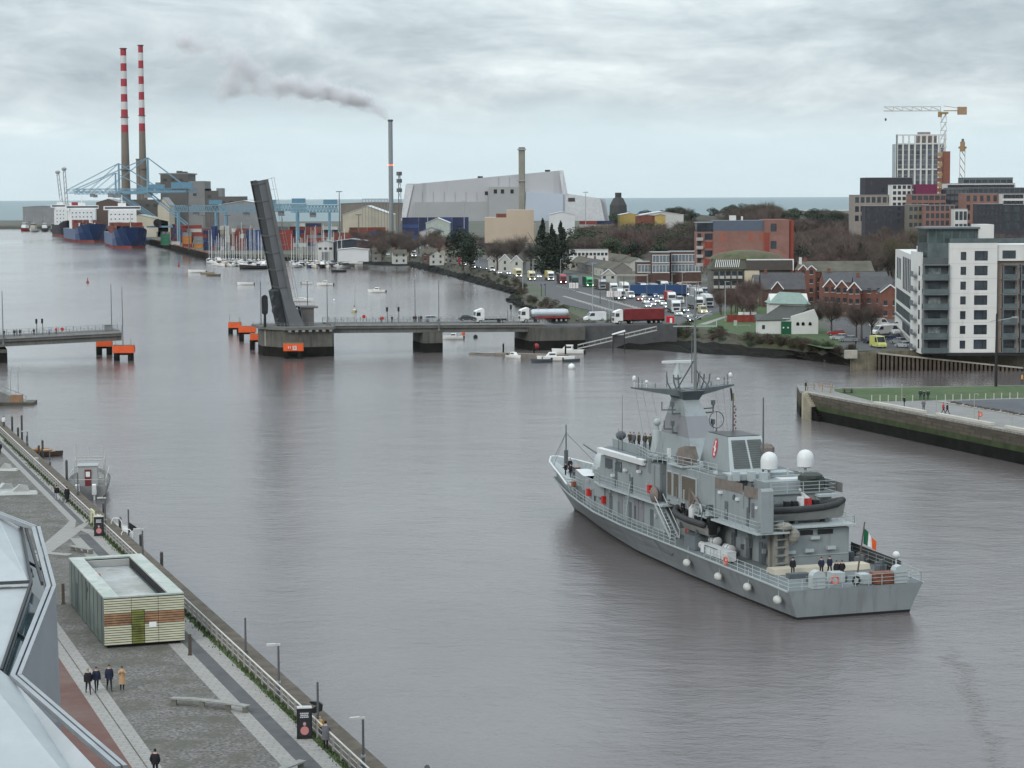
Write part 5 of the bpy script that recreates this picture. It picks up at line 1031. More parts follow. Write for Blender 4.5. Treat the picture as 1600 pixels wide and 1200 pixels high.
# yard gantry cranes
for i, (xa, xb, yt, Y, lb) in enumerate(((268, 352, 320, 1600, 'leftmost long blue yard gantry crane over the containers'), (340, 440, 320, 1560, 'blue yard gantry crane directly left of the raised leaf'), (405, 478, 318, 1520, 'blue yard gantry crane just right of the raised leaf'), (455, 527, 320, 1480, 'rightmost blue yard gantry crane above the clubhouse'))):
    k = Y/3422; b = AX(xa, Y, LZ); zt = A(xa, yt, Y).z-LZ; w = (xb-xa)*k; o = T('yard_gantry_crane', lb, 'crane', b); mb = MB(); lattice(mb, (0, 0, zt-5), (w, 0, zt-5), 4.4, 8, .55, 14); mb.build('girder', m_blue, o)
    for x in (w*.12, w*.82):
        for y in (-5, 5): mb = MB(); beam(mb, (x, y, 0), (x, y*.8, zt-5), 1.0, 1.0); mb.build('leg', m_blue, o)
        mb = MB(); beam(mb, (x, -6, 1), (x, 6, 1), 1.0, 1.2); mb.build('sill_beam', m_blue, o)
    mb = MB(); mb.box(w*.7, w*.7+9, -3, 3, zt+.2, zt+3.4); mb.build('machinery_house', m_blue2, o); mb = MB(); mb.box(w*.4, w*.4+4, -2, 2, zt-8.5, zt-5.2); beam(mb, (w*.42, 0, zt-8), (w*.42, 0, 12), .15, .15); mb.build('trolley', m_gg, o)
# mobile harbour cranes (far left)
for lb, px, xt, yt, Y in (('left pale mobile harbour crane with upright jib', 98, 91, 269, 2500), ('right taller pale mobile harbour crane', 105, 101, 264, 2450)):
    k = Y/3422; o = T('harbour_crane', lb, 'crane', AX(px, Y, 3)); zt = A(xt, yt, Y).z-3; zc = zt*.42; m_pc = mat('crane_pale', (.30, .31, .32), var=.1)
    mb = MB(); mb.hexa([(-5, -5, 0), (5, -5, 0), (5, 5, 0), (-5, 5, 0)], [(-2, -2, zc), (2, -2, zc), (2, 2, zc), (-2, 2, zc)]); mb.build('tower', m_pc, o); mb = MB(); x1 = (xt-px)*k
    for dx in (-1.6, 1.6): beam(mb, (dx, 0, zc*.5), (x1+dx*.7, 0, zt), .8, .8)
    for i in range(9): t = i/9; beam(mb, (-1.6+x1*t, 0, zc*.5+(zt-zc*.5)*t), (1.6+x1*(t+.1), 0, zc*.5+(zt-zc*.5)*(t+.1)), .4, .4)
    mb.ell((x1, 0, zt), 3, 2, 2, 8, 5); mb.build('jib', m_pc, o); mb = MB(); beam(mb, (x1-3, 0, zt), (x1-3, 0, zc*.7), .25, .25); mb.ell((x1-3, 0, zc*.7), .8, .8, 1.2, 6, 4); mb.build('hoist_rope', dark, o); mb = MB(); mb.box(-6, 6, -4, 4, 6, 12); mb.build('machinery_house', m_gg, o)
# container ships
def conship(label, px, py, L, B, hullc, ang, stacks, sup, two=True):
    p = G(px, py); o = T('container_ship', label, 'ship', p, ang)  # local x aft->fore, origin at bow waterline
    D = 11; mb = MB(); low = MB(); rings = []; st = [(-L, .8, .9), (-L+6, .95, 1), (-L*.5, 1, 1), (-26, 1, 1), (-14, .78, .98), (-6, .4, .85), (0, .02, .60), ]
    for x, wl, dk in st:
        f = max(0, (x+26)/26); z1 = D+f*4.5; xo = f*6; rings.append([(x, B/2*wl*.9, -1.5), (x, B/2*wl, 2.0), (x+xo*.5, B/2*(wl*.4+dk*.6), z1*.6), (x+xo, B/2*dk, z1), (x+xo, -B/2*dk, z1), (x+xo*.5, -B/2*(wl*.4+dk*.6), z1*.6), (x, -B/2*wl, 2.0), (x, -B/2*wl*.9, -1.5)])
    tip = [(0, .05, -1.5), (1, .05, 2), (5, B*.16, 10), (9, B*.2, 15.8), (9, -B*.2, 15.8), (5, -B*.16, 10), (1, -.05, 2), (0, -.05, -1.5)]; rings.append(tip)
    for a, b in zip(rings, rings[1:]):
        for j in (0, 6): low.quad(a[j], a[j+1], b[j+1], b[j])
        for j in range(1, 6): mb.quad(a[j], a[j+1], b[j+1], b[j])
    mb.quad(*rings[0][1:7][::-1]); mb.quad(*tip[1:7]); mb.build('hull', hullc, o, True); low.build('boot_topping', mat('antifouling_red', (.22, .055, .045), var=.25, scale=.1), o)
    if stacks[0]:
        for i in range(stacks[0]):
            x = -30-i*13.2
            if sup and sup[0] < x < sup[1]: continue
            for j in range(int(B/2.6)):
                h = stacks[1]-(r_.random() < .5)
                for k in range(h):
                    if j not in (0, int(B/2.6)-1) and k < h-1: continue
                    if NC[0] > 296: continue
                    c_ = container((0, 0, 0), 0, pick(['rust', 'rust', 'red']), 'stacked on the deck of the '+label.split(' ship')[0]+' ship'); v = Matrix.Rotation(ang, 4, 'Z') @ Vector((x, -B/2+1.6+j*2.6, D+k*2.6)); c_.location = p+v; c_.rotation_euler = (0, 0, ang)
    x = sup[0] if sup else -L+14; mb = MB(); mb.box(x, x+12, -B/2+2, B/2-2, D, D+17); mb.box(x+1, x+9, -B/2-1.5, B/2+1.5, D+17, D+20); mb.box(x+3, x+7, -3, 3, D+20, D+22.5); mb.cyl((x+5, 0, D+22), (x+5, 0, D+29), .4, .2, 6); s_ = mb.build('superstructure', white, o)
    for q in range(4):
        w = MB(); w.box(x+12, x+12.1, -B/2+3, B/2-3, D+2.5+q*3.6, D+3.3+q*3.6) if False else [w.box(x+12, x+12.1, -B/2+3+u*3.2, -B/2+4+u*3.2, D+2.4+q*3.6, D+3.3+q*3.6) for u in range(int((B-6)/3.2)+1)]; w.build('window_row', glass, s_)
    w = MB(); w.box(x+9, x+9.15, -B/2-1, B/2+1, D+18, D+19.3); w.build('bridge_window', glass, s_)
    mb = MB(); mb.cyl((-9, 0, 14), (-9, 0, 26), .35, .2, 6); mb.build('foremast', m_cream, o); mb = MB(); mb.box(-15, 4, -B*.3, B*.3, 14.6, 15.2); mb.build('forecastle', mat('deck_blue', (.09, .19, .30)), o); return o
sh_a = port_a+PI
conship('blue hulled nearer ship with a white bridge', 206, 388.5, 132, 25, paint('hull_royal_blue', (.02, .05, .145)), R(-76), (4, 3), (-100, -85)); conship('blue hulled farther ship left of the nearer one', 147, 379, 120, 25, paint('hull_royal_blue'), R(-72), (3, 3), (-84, -70))
conship('dark small coaster ship left of the blue ships', 108, 370, 90, 15, mat('hull_black', (.02, .02, .025)), R(-72), (0, 0), None)
o = T('ferry', 'white superstructured ferry with orange lifeboat behind the farther blue ship', 'ship', G(128, 366), R(-72)); mb = MB(); mb.loft([[(x, y*w, z) for y, z in ((11, -1), (12, 9), (-12, 9), (-11, -1))] for x, w in ((-110, .8), (-60, 1), (-20, .9), (0, .05))]); mb.build('hull', mat('hull_grey', (.25, .26, .27)), o)
mb = MB(); mb.box(-80, -22, -10.5, 10.5, 9, 24); mb.box(-40, -26, -12, 12, 24, 27); s_ = mb.build('superstructure', white, o); w = MB(); [w.box(-22, -21.9, -9+u*2.4, -8+u*2.4, z, z+1) for u in range(8) for z in (12, 15.5, 19)]; w.build('window_row', glass, s_); mb = MB(); mb.ell((-30, -12.5, 14), 4, 1.5, 1.5, 8, 5); mb.build('lifeboat', m_or2, o); mb = MB(); mb.box(-60, -52, -3, 3, 24, 33); mb.build('funnel', m_bred, o)
# tugs and small craft along the far left berth
for i, (px, py, c, nm) in enumerate(((40, 361, (.3, .05, .04), 'red'), (53, 362, (.6, .6, .6), 'white'), (70, 361.5, (.05, .05, .06), 'black'), (84, 362, (.06, .12, .07), 'green'), (97, 361, (.08, .1, .14), 'navy'))):
    o = T('tugboat', '%s tugboat berthed along the far left shore' % nm, 'boat', G(px, py), R(-100+i*9)); mb, rg = hullmb(26, 9, 3, transom=.8); mb.build('hull', paint('tug_'+nm, c), o, True); deckmb(rg).build('deck', m_ps, o); mb = MB(); mb.box(-4, 6, -2.6, 2.6, 3, 6.5); mb.box(-1, 5, -2, 2, 6.5, 9.5); cb_ = mb.build('wheelhouse', m_cream if i % 2 else white, o); mb = MB(); mb.box(-.9, 5.1, -2.1, 2.1, 7.6, 8.8); mb.build('window', glass, cb_); mb = MB(); mb.cyl((0, 0, 9), (0, 0, 17), .25, .12, 6); mb.build('mast', steel, o)
jp = T('timber_jetty', 'low dark timber jetty on piles at the far left shore', 'jetty', G(30, 357), .0); mb = MB(); mb.box(-40, 42, -4, 4, 2.6, 3.6); mb.build('deck', m_ps, jp)
for i in range(14):
    mb = MB(); mb.cyl((-38+i*6, -3.5, -3), (-38+i*6, -3.5, 2.6), .5, None, 6); mb.build('pile', m_tide, jp)
# thin dark lamp columns of the port
for i, px in enumerate((294, 318, 328, 355, 440, 530, 560)):
    Y = 1420; h = A(px, 300 if i % 2 else 322, Y).z-LZ if i in (0, 5) else 22; mb = MB(); mb.cyl((0, 0, 0), (0, 0, h), .45, .25, 6); mb.box(-2, 2, -.3, .3, h, h+.5); single('floodlight_mast', mb, m_lamp, 'thin floodlight mast standing among the container stacks', 'mast', 'floodlight masts in the container yard', AX(px, Y, LZ))
# smoking stack
o = T('smoking_stack', 'slender grey chimney with a red light ring giving off the smoke plume', 'chimney', AX(611, 1810, LZ)); zt = A(611, 190, 1810).z-LZ; rr = 7*1810/3422/2
mb = MB(); mb.lathe([(rr*1.05, 0), (rr, zt*.5), (rr*.96, zt)], n=20); mb.build('shaft', mat('stack_grey', (.22, .24, .25), rough=.6), o, True); mb = MB(); mb.lathe([(rr*.98, zt), (rr*1.2, zt+.3), (rr*1.2, zt+1.6), (rr*.9, zt+1.7)], n=20); mb.build('cap', mat('stack_dark', (.07, .075, .08)), o)
zr_ = A(611, 258, 1810).z-LZ
for i in range(6):
    a = PI+PI*i/5*1.0; mb = MB(); mb.ell((math.cos(a)*rr*1.1, math.sin(a)*rr*1.1, zr_), .28, .28, .28, 8, 5); mb.build('warning_light', mat('red_warning_light', (1, .12, .05), emit=4), o)
# lattice telecom mast
o = T('telecom_mast', 'dark lattice telecom mast between the grey stack and incinerator', 'mast', AX(624, 1500, LZ)); zt = A(624, 272, 1500).z-LZ; mb = MB()
for a in range(3): an = a*2.1; beam(mb, (math.cos(an)*2, math.sin(an)*2, 0), (math.cos(an)*.7, math.sin(an)*.7, zt), .3, .3)
for i in range(12):
    t = i/12; r1 = 2-1.3*t; t2 = (i+1)/12; r2 = 2-1.3*t2
    for a in range(3): beam(mb, (math.cos(a*2.1)*r1, math.sin(a*2.1)*r1, zt*t), (math.cos(a*2.1+2.1)*r2, math.sin(a*2.1+2.1)*r2, zt*t2), .16, .16)
mb.build('lattice', m_lamp, o)
for z in (.75, .88, .98):
    mb = MB(); mb.lathe([(1.9, zt*z), (1.9, zt*z+2.6)], n=8); mb.build('antenna_ring', m_lamp, o)
# incinerator
m_inc = mat('incinerator_silver', (.42, .42, .44), rough=.5, var=.05, scale=.02, kind='streak', col2=(.30, .30, .32), sc2=.06); m_inc2 = mat('incinerator_pale_blue', (.42, .47, .54), rough=.5, var=.05, scale=.02); m_incd = mat('incinerator_grey', (.33, .335, .34), rough=.6, var=.08, scale=.03)
Yi = 1700; io = Vector((AX(628, Yi).x, Yi, LZ)); inc = T('incinerator_building', 'huge pale silver angular incinerator building with sloping roof', 'building', io)
def IP(px, py, dy=0): v = A(px, py, Yi+dy)-io; return v
def slabp(nm, pts, d0, d1, m):
    mb = MB(); f = [IP(x, y, d0) for x, y in pts]; k = [Vector((v.x, v.y+(d1-d0), v.z)) for v in f]; n = len(pts); mb.add(f+k, [tuple(range(n)), tuple(range(2*n-1, n-1, -1))]+[(i, n+i, n+(i+1) % n, (i+1) % n) for i in range(n)]); return mb.build(nm, m, inc)
slabp('main_shell', [(633, 345), (636, 287), (652, 287), (880, 266), (887, 303), (946, 311), (952, 345)], 0, 90, m_inc); mb = MB(); mb.add([IP(626, 345, 0), IP(634, 345, -1), IP(646, 288.5, -1), IP(634, 288, 0), IP(626, 345, 40), IP(634, 288, 60)], [(0, 1, 2, 3), (4, 0, 3, 5)]); mb.build('end_facet', mat('incinerator_light', (.52, .53, .55), rough=.5), inc)
mb = MB(); mb.add([IP(880, 265.8, -2), IP(887, 303, -2), IP(879, 303, -4), IP(874, 267, -2), IP(887, 303, 80), IP(880, 266, 80)], [(0, 1, 2, 3), (0, 5, 4, 1)]); mb.build('roof_edge', mat('incinerator_light'), inc)
slabp('lower_wing', [(648, 345), (648, 316), (764, 315), (764, 345)], -8, 0, m_incd); slabp('mid_wing', [(764, 345), (764, 292), (812, 292), (812, 345)], -10, 0, m_incd); slabp('blue_wing', [(820, 345), (822, 300), (880, 303), (880, 345)], -8, 0, m_inc2); slabp('low_wing', [(880, 345), (880, 303), (938, 310), (945, 345)], -6, 0, mat('incinerator_light'))
for x, y in ((774, 299), (785, 299), (800, 299), (760, 302)):
    mb = MB(); mb.box(-1.2, 1.2, -.3, 0, -1.5, 1.5); q = mb.build('vent', dark, inc); q.location = IP(x, y, -10)
mb = MB(); mb.box(-2.6, 2.6, -.3, 0, -1.4, 1.4); q = mb.build('sign_panel', mat('vent_dark', (.05, .045, .04)), inc); q.location = IP(893, 312, -6)
for i in range(13):
    x = 660+i*17
    if 812 < x: continue
    mb = MB(); p = IP(x, 288 if x > 764 else 312); mb.box(-.12, .12, -.35, 0, -12, 6); q = mb.build('panel_joint', m_incd, inc); q.location = p
for x in (750, 856): mb = MB(); mb.box(-2, 2, 10, 14, 0, 1.4); q = mb.build('roof_vent', dark, inc); q.location = IP(x, 278 if x < 800 else 268)
for lb, x0, yt, Y in (('steel floodlight column right of the incinerator', 915, 301, 1500), ('thin lamp column before the incinerator low wing', 725, 315, 1400), ('lamp column before the middle of the incinerator', 668, 318, 1400)):
    b = AX(x0, Y, LZ); h = A(x0, yt, Y).z-LZ; mb = MB(); mb.cyl((0, 0, 0), (0, 0, h), .3, .2, 6); mb.box(-1.8, 1.8, -.3, .3, h, h+.5); single('floodlight_mast', mb, steel, lb, 'mast', None, b)
# concrete stack and beige hall
o = T('concrete_stack', 'weathered square concrete stack in front of the incinerator', 'chimney', AX(815.5, 1500, LZ)); zt = A(815, 230, 1500).z-LZ; w = 5*1500/3422
mb = MB(); mb.prism([(-w, -w*.7), (-w*.7, -w), (w*.7, -w), (w, -w*.7), (w, w), (-w, w)], 0, zt); mb.build('shaft', mat('weathered_concrete', (.235, .225, .195), var=.2, scale=.1, kind='streak', col2=(.11, .105, .09), sc2=.12), o)
for z in (zt-1.5, zt*.66):
    mb = MB(); mb.box(-w-.8, w+.8, -w-.8, w+.8, z-.4, z+.4); mb.build('platform', m_incd, o)
blockb('beige_hall', 'stepped beige rendered hall below the concrete stack', 'building', 1150, [(757, 834, 340, 380, 30, 0), (791, 834, 328, 380, 26, 0), (775, 791, 334, 352, 20, 1), (757, 836, 350, 380, 32, 0), (798, 812, 341, 344, 2, 2), (781, 790, 343, 345, 2, 2), (818, 832, 340, 343, 2, 2)], [('wall', mat('beige_render', (.44, .36, .28), var=.12, scale=.05)), ('red_brown_wall', CC['rust']), ('window_strip', glass)])
o = T('domed_tower', 'small dark tower with flat cap rising above the wood on the horizon', 'tower', AX(966, 2600, LZ)); zt = A(966, 301, 2600).z-LZ; mb = MB(); mb.lathe([(11, 0), (10, zt*.6), (6, zt*.82), (3.8, zt*.85), (3.8, zt)], n=12); mb.build('body', mat('dark_tower', (.045, .045, .045)), o)
# pipework frames left of the stack
o = T('pipe_rack', 'thin steel pipe rack on the storage building left of the smoking stack', 'pipe rack', AX(566, 1890, LZ)); mb = MB(); z0 = A(566, 311, 1890).z-LZ
for i in range(9): x = i*2.7; mb.cyl((x, 0, 0), (x, 0, z0), .25, None, 4)
beam(mb, (0, 0, z0), (22, 0, z0), .5, .5); beam(mb, (0, 0, z0-3), (22, 0, z0-3), .4, .4); mb.build('frame', m_gg, o)
# smoke plume: soft volume puffs
def smoke_mat():
    m = bpy.data.materials.new('stack_smoke'); m.cycles.volume_step_rate = .5; m.use_nodes = True; n = m.node_tree.nodes; l = m.node_tree.links; n.remove(n['Principled BSDF']); v = n.new('ShaderNodeVolumePrincipled'); v.inputs['Color'].default_value = (.82, .81, .825, 1); v.inputs['Anisotropy'].default_value = .1
    tc = n.new('ShaderNodeTexCoord'); gm_ = n.new('ShaderNodeNewGeometry'); ln = n.new('ShaderNodeVectorMath'); ln.operation = 'LENGTH'; l.new(tc.outputs['Object'], ln.inputs[0])
    k = n.new('ShaderNodeTexNoise'); k.inputs['Scale'].default_value = .075; k.inputs['Detail'].default_value = 5; k.inputs['Roughness'].default_value = .65; l.new(gm_.outputs['Position'], k.inputs['Vector'])
    a = n.new('ShaderNodeMath'); a.operation = 'MULTIPLY_ADD'; l.new(ln.outputs['Value'], a.inputs[0]); a.inputs[1].default_value = -1.15; kk = n.new('ShaderNodeMath'); kk.operation = 'MULTIPLY'; kk.inputs[1].default_value = 2.6; l.new(k.outputs['Fac'], kk.inputs[0]); l.new(kk.outputs[0], a.inputs[2])
    r = n.new('ShaderNodeMapRange'); l.new(a.outputs[0], r.inputs[0]); r.inputs[1].default_value = .28; r.inputs[2].default_value = .95; r.inputs[3].default_value = 0; r.inputs[4].default_value = .15
    oi = n.new('ShaderNodeObjectInfo'); s2 = n.new('ShaderNodeMath'); s2.operation = 'MULTIPLY'; l.new(r.outputs[0], s2.inputs[0]); l.new(oi.outputs['Alpha'], s2.inputs[1]); l.new(s2.outputs[0], v.inputs['Density'])
    l.new(v.outputs[0], n['Material Output'].inputs['Volume']); return m
sm = smoke_mat(); PU = [(604, 183, 5, 1), (596, 177, 8, 1), (586, 170, 11, 1), (574, 163, 13, 1), (562, 158, 15, 1), (548, 152, 17, .95), (534, 148, 17, .9), (520, 147, 16, .8), (506, 145, 16, .75), (493, 138, 18, .7), (478, 143, 14, .65), (462, 136, 20, .6), (456, 125, 15, .45), (445, 142, 14, .55), (430, 138, 15, .45), (415, 138, 14, .32),
    (390, 122, 15, .42), (378, 108, 20, .65), (366, 92, 18, .6), (370, 132, 20, .5), (358, 140, 18, .32), (352, 148, 14, .25), (408, 105, 16, .3), (402, 133, 14, .35), (332, 66, 13, .2), (425, 128, 13, .35), (300, 66, 18, .5), (290, 62, 14, .5), (318, 70, 16, .2), (296, 78, 12, .2), (340, 64, 14, .12)]
o = T('smoke_plume', 'grey smoke plume drifting left from the slender grey stack', 'smoke', A(604, 183, 1812)); o['kind'] = 'stuff'; sp0 = Vector(o.location); sg = None
for px, py, r, dn in PU:
    if sg is None: mb = MB(); mb.ell((0, 0, 0), 1, 1, 1, 16, 10); sg = mb.build('smoke_puff', sm, o); q = sg
    else: q = sg.copy(); C.objects.link(q)
    k = r*1812/3422*1.35; q.location = A(px, py, 1812)-sp0; q.scale = (k*1.25, k, k*.95); q.color = (1, 1, 1, dn)
# ================= RINGSEND SIDE: HILL, BUILDINGS, WOODS, TRAFFIC =================
hm = MB(); N1, N2 = 26, 10; r_ = random.Random(4)
for nm, x0, x1, Ya, Yb, hz in (('wooded_hill', 935, 1345, 1750, 2500, 15), ('park_hill', 1100, 1260, 1150, 1650, 9)):
    hm = MB(); row = []
    for i in range(N1+1):
        col_ = []
        for j in range(N2+1):
            u, v = i/N1, j/N2; Y = Ya+(Yb-Ya)*v; z = LZ-.3+hz*math.sin(PI*u)**.5*math.sin(PI*v)**.8*(1+.12*math.sin(u*23)); col_.append((AX(x0+(x1-x0)*u, Y).x, Y, z))
        row.append(col_)
    for a, b in zip(row, row[1:]):
        for j in range(N2): hm.quad(a[j], b[j], b[j+1], a[j+1])
    struct(nm, hm, mat('hill_scrub', (.045, .042, .028), rough=.95, var=.4, scale=.04))
def hillz(px, Y):
    z = LZ
    for x0, x1, Ya, Yb, hz in ((935, 1345, 1750, 2500, 15), (1100, 1260, 1150, 1650, 9)):
        u, v = (px-x0)/(x1-x0), (Y-Ya)/(Yb-Ya)
        if 0 < u < 1 and 0 < v < 1: z = max(z, LZ-.6+hz*math.sin(PI*u)**.5*math.sin(PI*v)**.8)
    return z
far = (0, 0, -400)
TP = {}
def tproto(key, kind, seed, h, sp, m_, n):
    TP[key] = (tree_proto(kind, seed, h, sp, 'x', None, m_, n), h); TP[key][0].location = far
tproto('b1', 'bare', 1, 14, 6, m_twig, 2200); tproto('b2', 'bare', 2, 15, 6.5, m_twig2, 2200); tproto('b3', 'bare', 3, 13, 5.5, m_twig3, 2200); tproto('b4', 'bare', 9, 14, 7, m_twig, 2400)
tproto('e1', 'ever', 4, 13, 6, m_ever, 2600); tproto('e2', 'ever', 5, 12, 6.5, m_ever2, 2600); tproto('c1', 'conifer', 6, 18, 6, m_ever, 2600)
tproto('u1', 'bush', 7, 3.2, 2.6, m_bush, 900); tproto('u2', 'bush', 8, 2.8, 2.8, mat('purplish_scrub', (.075, .05, .042), rough=.95, var=.4, scale=.5), 900); tproto('u3', 'bush', 10, 3.4, 2.7, m_ever2, 900)
usedp = set(); TN = [0]
def tree(key, px, Y, h, label, group, p=None, wide=1.0):
    src, h0 = TP[key]; p = p or Vector((AX(px, Y).x, Y, hillz(px, Y))); s_ = h/h0; rz = r_.uniform(0, 6.28); sc = (s_*wide*r_.uniform(.9, 1.15), s_*wide*r_.uniform(.9, 1.15), s_)
    if key in usedp: o = dup(src, p, rz, label, group, sc=sc)
    else: usedp.add(key); o = src; o.location = p; o.rotation_euler = (0, 0, rz); o.scale = sc; o['label'] = label; o['group'] = group or 'x'
    if not group and 'group' in o: del o['group']
    TN[0] += 1; return o
def wood(n, px0, px1, Y0, Y1, h0, h1, keys, label, group, wide=1.1, sink=0):
    for i in range(n):
        Y = r_.uniform(Y0, Y1); kk = r_.choice(keys); tree(kk, r_.uniform(px0, px1), Y, r_.uniform(h0, h1), {'b1': 'brownish grey ', 'b2': 'reddish ', 'b3': 'olive tinted ', 'b4': 'broad crowned ', 'e1': 'evergreen ', 'e2': 'lighter green '}[kk]+label, group, wide=wide).location.z -= sink
g1 = 'bare trees in the park woods'
wood(64, 945, 1335, 1850, 2250, 11, 15, ['e1', 'e2', 'e1', 'b1'], 'tree on the wooded hill against the sea horizon', 'trees on the wooded hill', 1.7, 3.2)
wood(14, 1135, 1215, 1250, 1500, 17, 21, ['b3', 'b1'], 'tall bare tree rising above the wood left of the brick block', 'tall bare trees above the wood', .9)
wood(52, 885, 1105, 1080, 1500, 13, 18, ['b1', 'b2', 'b4', 'b1', 'e2'], 'bare tree in the wood behind the terraced houses', g1, 1.5); wood(16, 885, 1100, 1085, 1150, 9, 12, ['b2', 'e2', 'b1'], 'bare tree directly behind the rear terraced houses', g1, 1.4)
wood(38, 1235, 1345, 760, 1150, 12, 17, ['b1', 'b2', 'b4'], 'bare tree in the wood between the brick block and white apartments', g1, 1.4); wood(26, 1330, 1480, 800, 1150, 12, 17, ['b1', 'b2', 'b4', 'b3'], 'bare tree in the wood behind the white apartments', g1, 1.4); wood(28, 1235, 1480, 1250, 1700, 13, 18, ['b1', 'b4', 'b2'], 'distant bare tree in the wood before the far apartments', g1, 1.7)
wood(12, 1470, 1600, 900, 1120, 12, 15, ['b1', 'b2'], 'bare tree between the far apartments and the white apartments', g1, 1.4); wood(16, 560, 720, 1130, 1260, 8, 13, ['b2', 'b1', 'b4'], 'bare tree behind the queue of traffic', 'bare trees behind the traffic queue', 1.1); wood(26, 555, 765, 1250, 1440, 9, 14, ['b2', 'b1', 'b4', 'b3'], 'bare tree before the navy containers', 'bare trees before the navy containers', 1.2); wood(9, 755, 835, 990, 1080, 12, 16, ['b3', 'b1', 'b1'], 'bare tree in front of the beige hall', 'bare trees before the beige hall', 1.0)
wood(12, 1118, 1185, 590, 640, 7, 9.5, ['b2'], 'bare shrub tree beside the grass and car park', 'reddish bare trees by the car park', 1.0)
for a in (('e1', 722, 1015, 20, 'large dark rounded evergreen standing left of the beige hall', 1.05), ('e1', 735, 1000, 15, 'lower dark evergreen touching the large rounded one', 1.0), ('c1', 848, 960, 23, 'left peak of the tall dark evergreen clump below the stack', 1.2), ('c1', 862, 955, 21, 'middle of the tall dark evergreen clump below the stack', 1.2), ('c1', 876, 950, 22, 'right peak of the tall dark evergreen clump below the stack', 1.3),
        ('c1', 1345, 830, 15, 'dark pine standing alone in the brown wood', 1.3), ('e1', 1255, 800, 15, 'dark evergreen just right of the terracotta block', 1.0), ('e2', 1395, 900, 15, 'dark green tree left of the white apartments roof', 1.3), ('e1', 984, 1060, 12, 'dark evergreen in the wood above the office', 1.5)): tree(a[0], a[1], a[2], a[3], a[4], None, wide=a[5])
for px, py, h, lb in ((1299, 523, 9.5, 'bare tree between the boathouse and the red brick flats'), (1275, 520, 8, 'bare tree at the right end of the boathouse'), (1346, 533, 10, 'bare tree beside the yellow van'), (1338, 531, 8.5, 'slim bare tree left of the yellow van'), (1362, 530, 8, 'bare tree behind the yellow van')): p = G(px, py, LZ); tree('b1' if px % 2 else 'b4', px, p.y, h, lb, None, p)
# scrub on the embankment
for row in brows:
    p, q = row[0], row[-1]
    if r_.random() < .9 and p.x > -10:
        for t in (r_.uniform(.02, .2), r_.uniform(.2, .45), r_.uniform(.3, .55)):
            near = p.y < 640
            if TN[0] > 480 or (not near and r_.random() < .75) or (near and p.x < AX(925, p.y).x): continue
            v = p.lerp(q, t); v.z = LZ-(LZ+.6)*t**1.25-.2; ku = r_.choice(['u1', 'u2', 'u1', 'u3']); tree(ku, 0, 0, r_.uniform(1.3, 2.9), {'u1': 'olive', 'u2': 'purplish', 'u3': 'green'}[ku]+' scrubby bush growing on the rocky river bank', 'bushes on the river bank', v)
# undergrowth that fills the wood floor
um = MB()
for i in range(15000):
    px = r_.uniform(880, 1480); Y = r_.uniform(860, 1750)
    if (1080 < px < 1245 and Y < 900) or (px < 1080 and Y < 1110): continue
    x = AX(px, Y).x; z = hillz(px, Y); h = r_.uniform(1.5, 7.5); s_ = r_.uniform(.10, .3); a = r_.uniform(0, 6.28); e = Vector((x+r_.gauss(0, 1.4), Y+r_.gauss(0, 1.4), z+h)); um.quad((x-math.cos(a)*s_, Y-math.sin(a)*s_, z+h*.15), (x+math.cos(a)*s_, Y+math.sin(a)*s_, z+h*.15), e)
tag(um.build('woodland_undergrowth', m_twig), 'tangled brown undergrowth on the floor of the park woods', 'undergrowth', kind='stuff')
# --- generic facade building: boxes with recessed windows ---
def facade(name, label, px0, px1, yt, Y, depth, m, nx, nz, ww=1.3, wh=1.5, st=3.0, rz=0, gl=None, z0=None, roof=None, name_w='window', skip=None, cat='apartment block', top=None, cap=True, zb=LZ):
    a = AX(px0, Y, zb); w = (px1-px0)*Y/3422/math.cos(rz); h = A(px0, yt, Y).z-zb; o = T(name, label, cat, a, rz); holes = []; z0 = .9 if z0 is None else z0
    for j in range(nz):
        for i in range(nx):
            if skip and skip(i, j): continue
            zc = h-(j+1)*st+z0
            if zc < .3: continue
            xc = w*(i+.5)/nx; holes.append((xc-ww/2, xc+ww/2, zc, min(zc+wh, h-.25)))
    mb = MB(); wallgrid(mb, (0, 0), (1, 0), w, 0, h, holes, .22); mb.box(0, .3, .01, depth, 0, h); mb.box(w-.3, w, .01, depth, 0, h); mb.box(.3, w-.3, depth-.3, depth, 0, h); mb.box(.3, w-.3, .3, depth-.3, h-.3, h-.02); mb.build('wall', m, o)
    for k, (x0, x1, c, d) in enumerate(holes[:98]):
        g = MB(); g.box(x0, x1, .20, .26, c, d); g.build(name_w, gl or glass, o)
    if cap: mb = MB(); mb.box(-.15, w+.15, -.12, depth+.1, h, h+.25); mb.build('coping', roof or m_rg, o)
    return o, w, h
m_terr = mat('terracotta_brick', (.265, .145, .12), rough=.9, var=.14, scale=.25, kind='patch', col2=(.22, .115, .095), sc2=.12); m_redb = mat('red_brick', (.18, .08, .06), rough=.9, var=.22, scale=.5); m_darkb = mat('dark_charcoal_brick', (.045, .045, .055), rough=.85, var=.15); m_tanb = mat('tan_brick', (.27, .235, .215), rough=.9, var=.12); m_brnb = mat('brown_brick', (.10, .06, .05), rough=.9, var=.2)
m_wr = mat('white_render', (.62, .62, .60), rough=.85, var=.05, scale=.2, kind='streak', col2=(.50, .50, .48), sc2=.35); m_slate = mat('slate_roof', (.075, .075, .082), rough=.8, var=.2, scale=.6); m_slateg = mat('mossy_slate', (.095, .09, .07), rough=.9, var=.3, scale=.3)
fa = facade
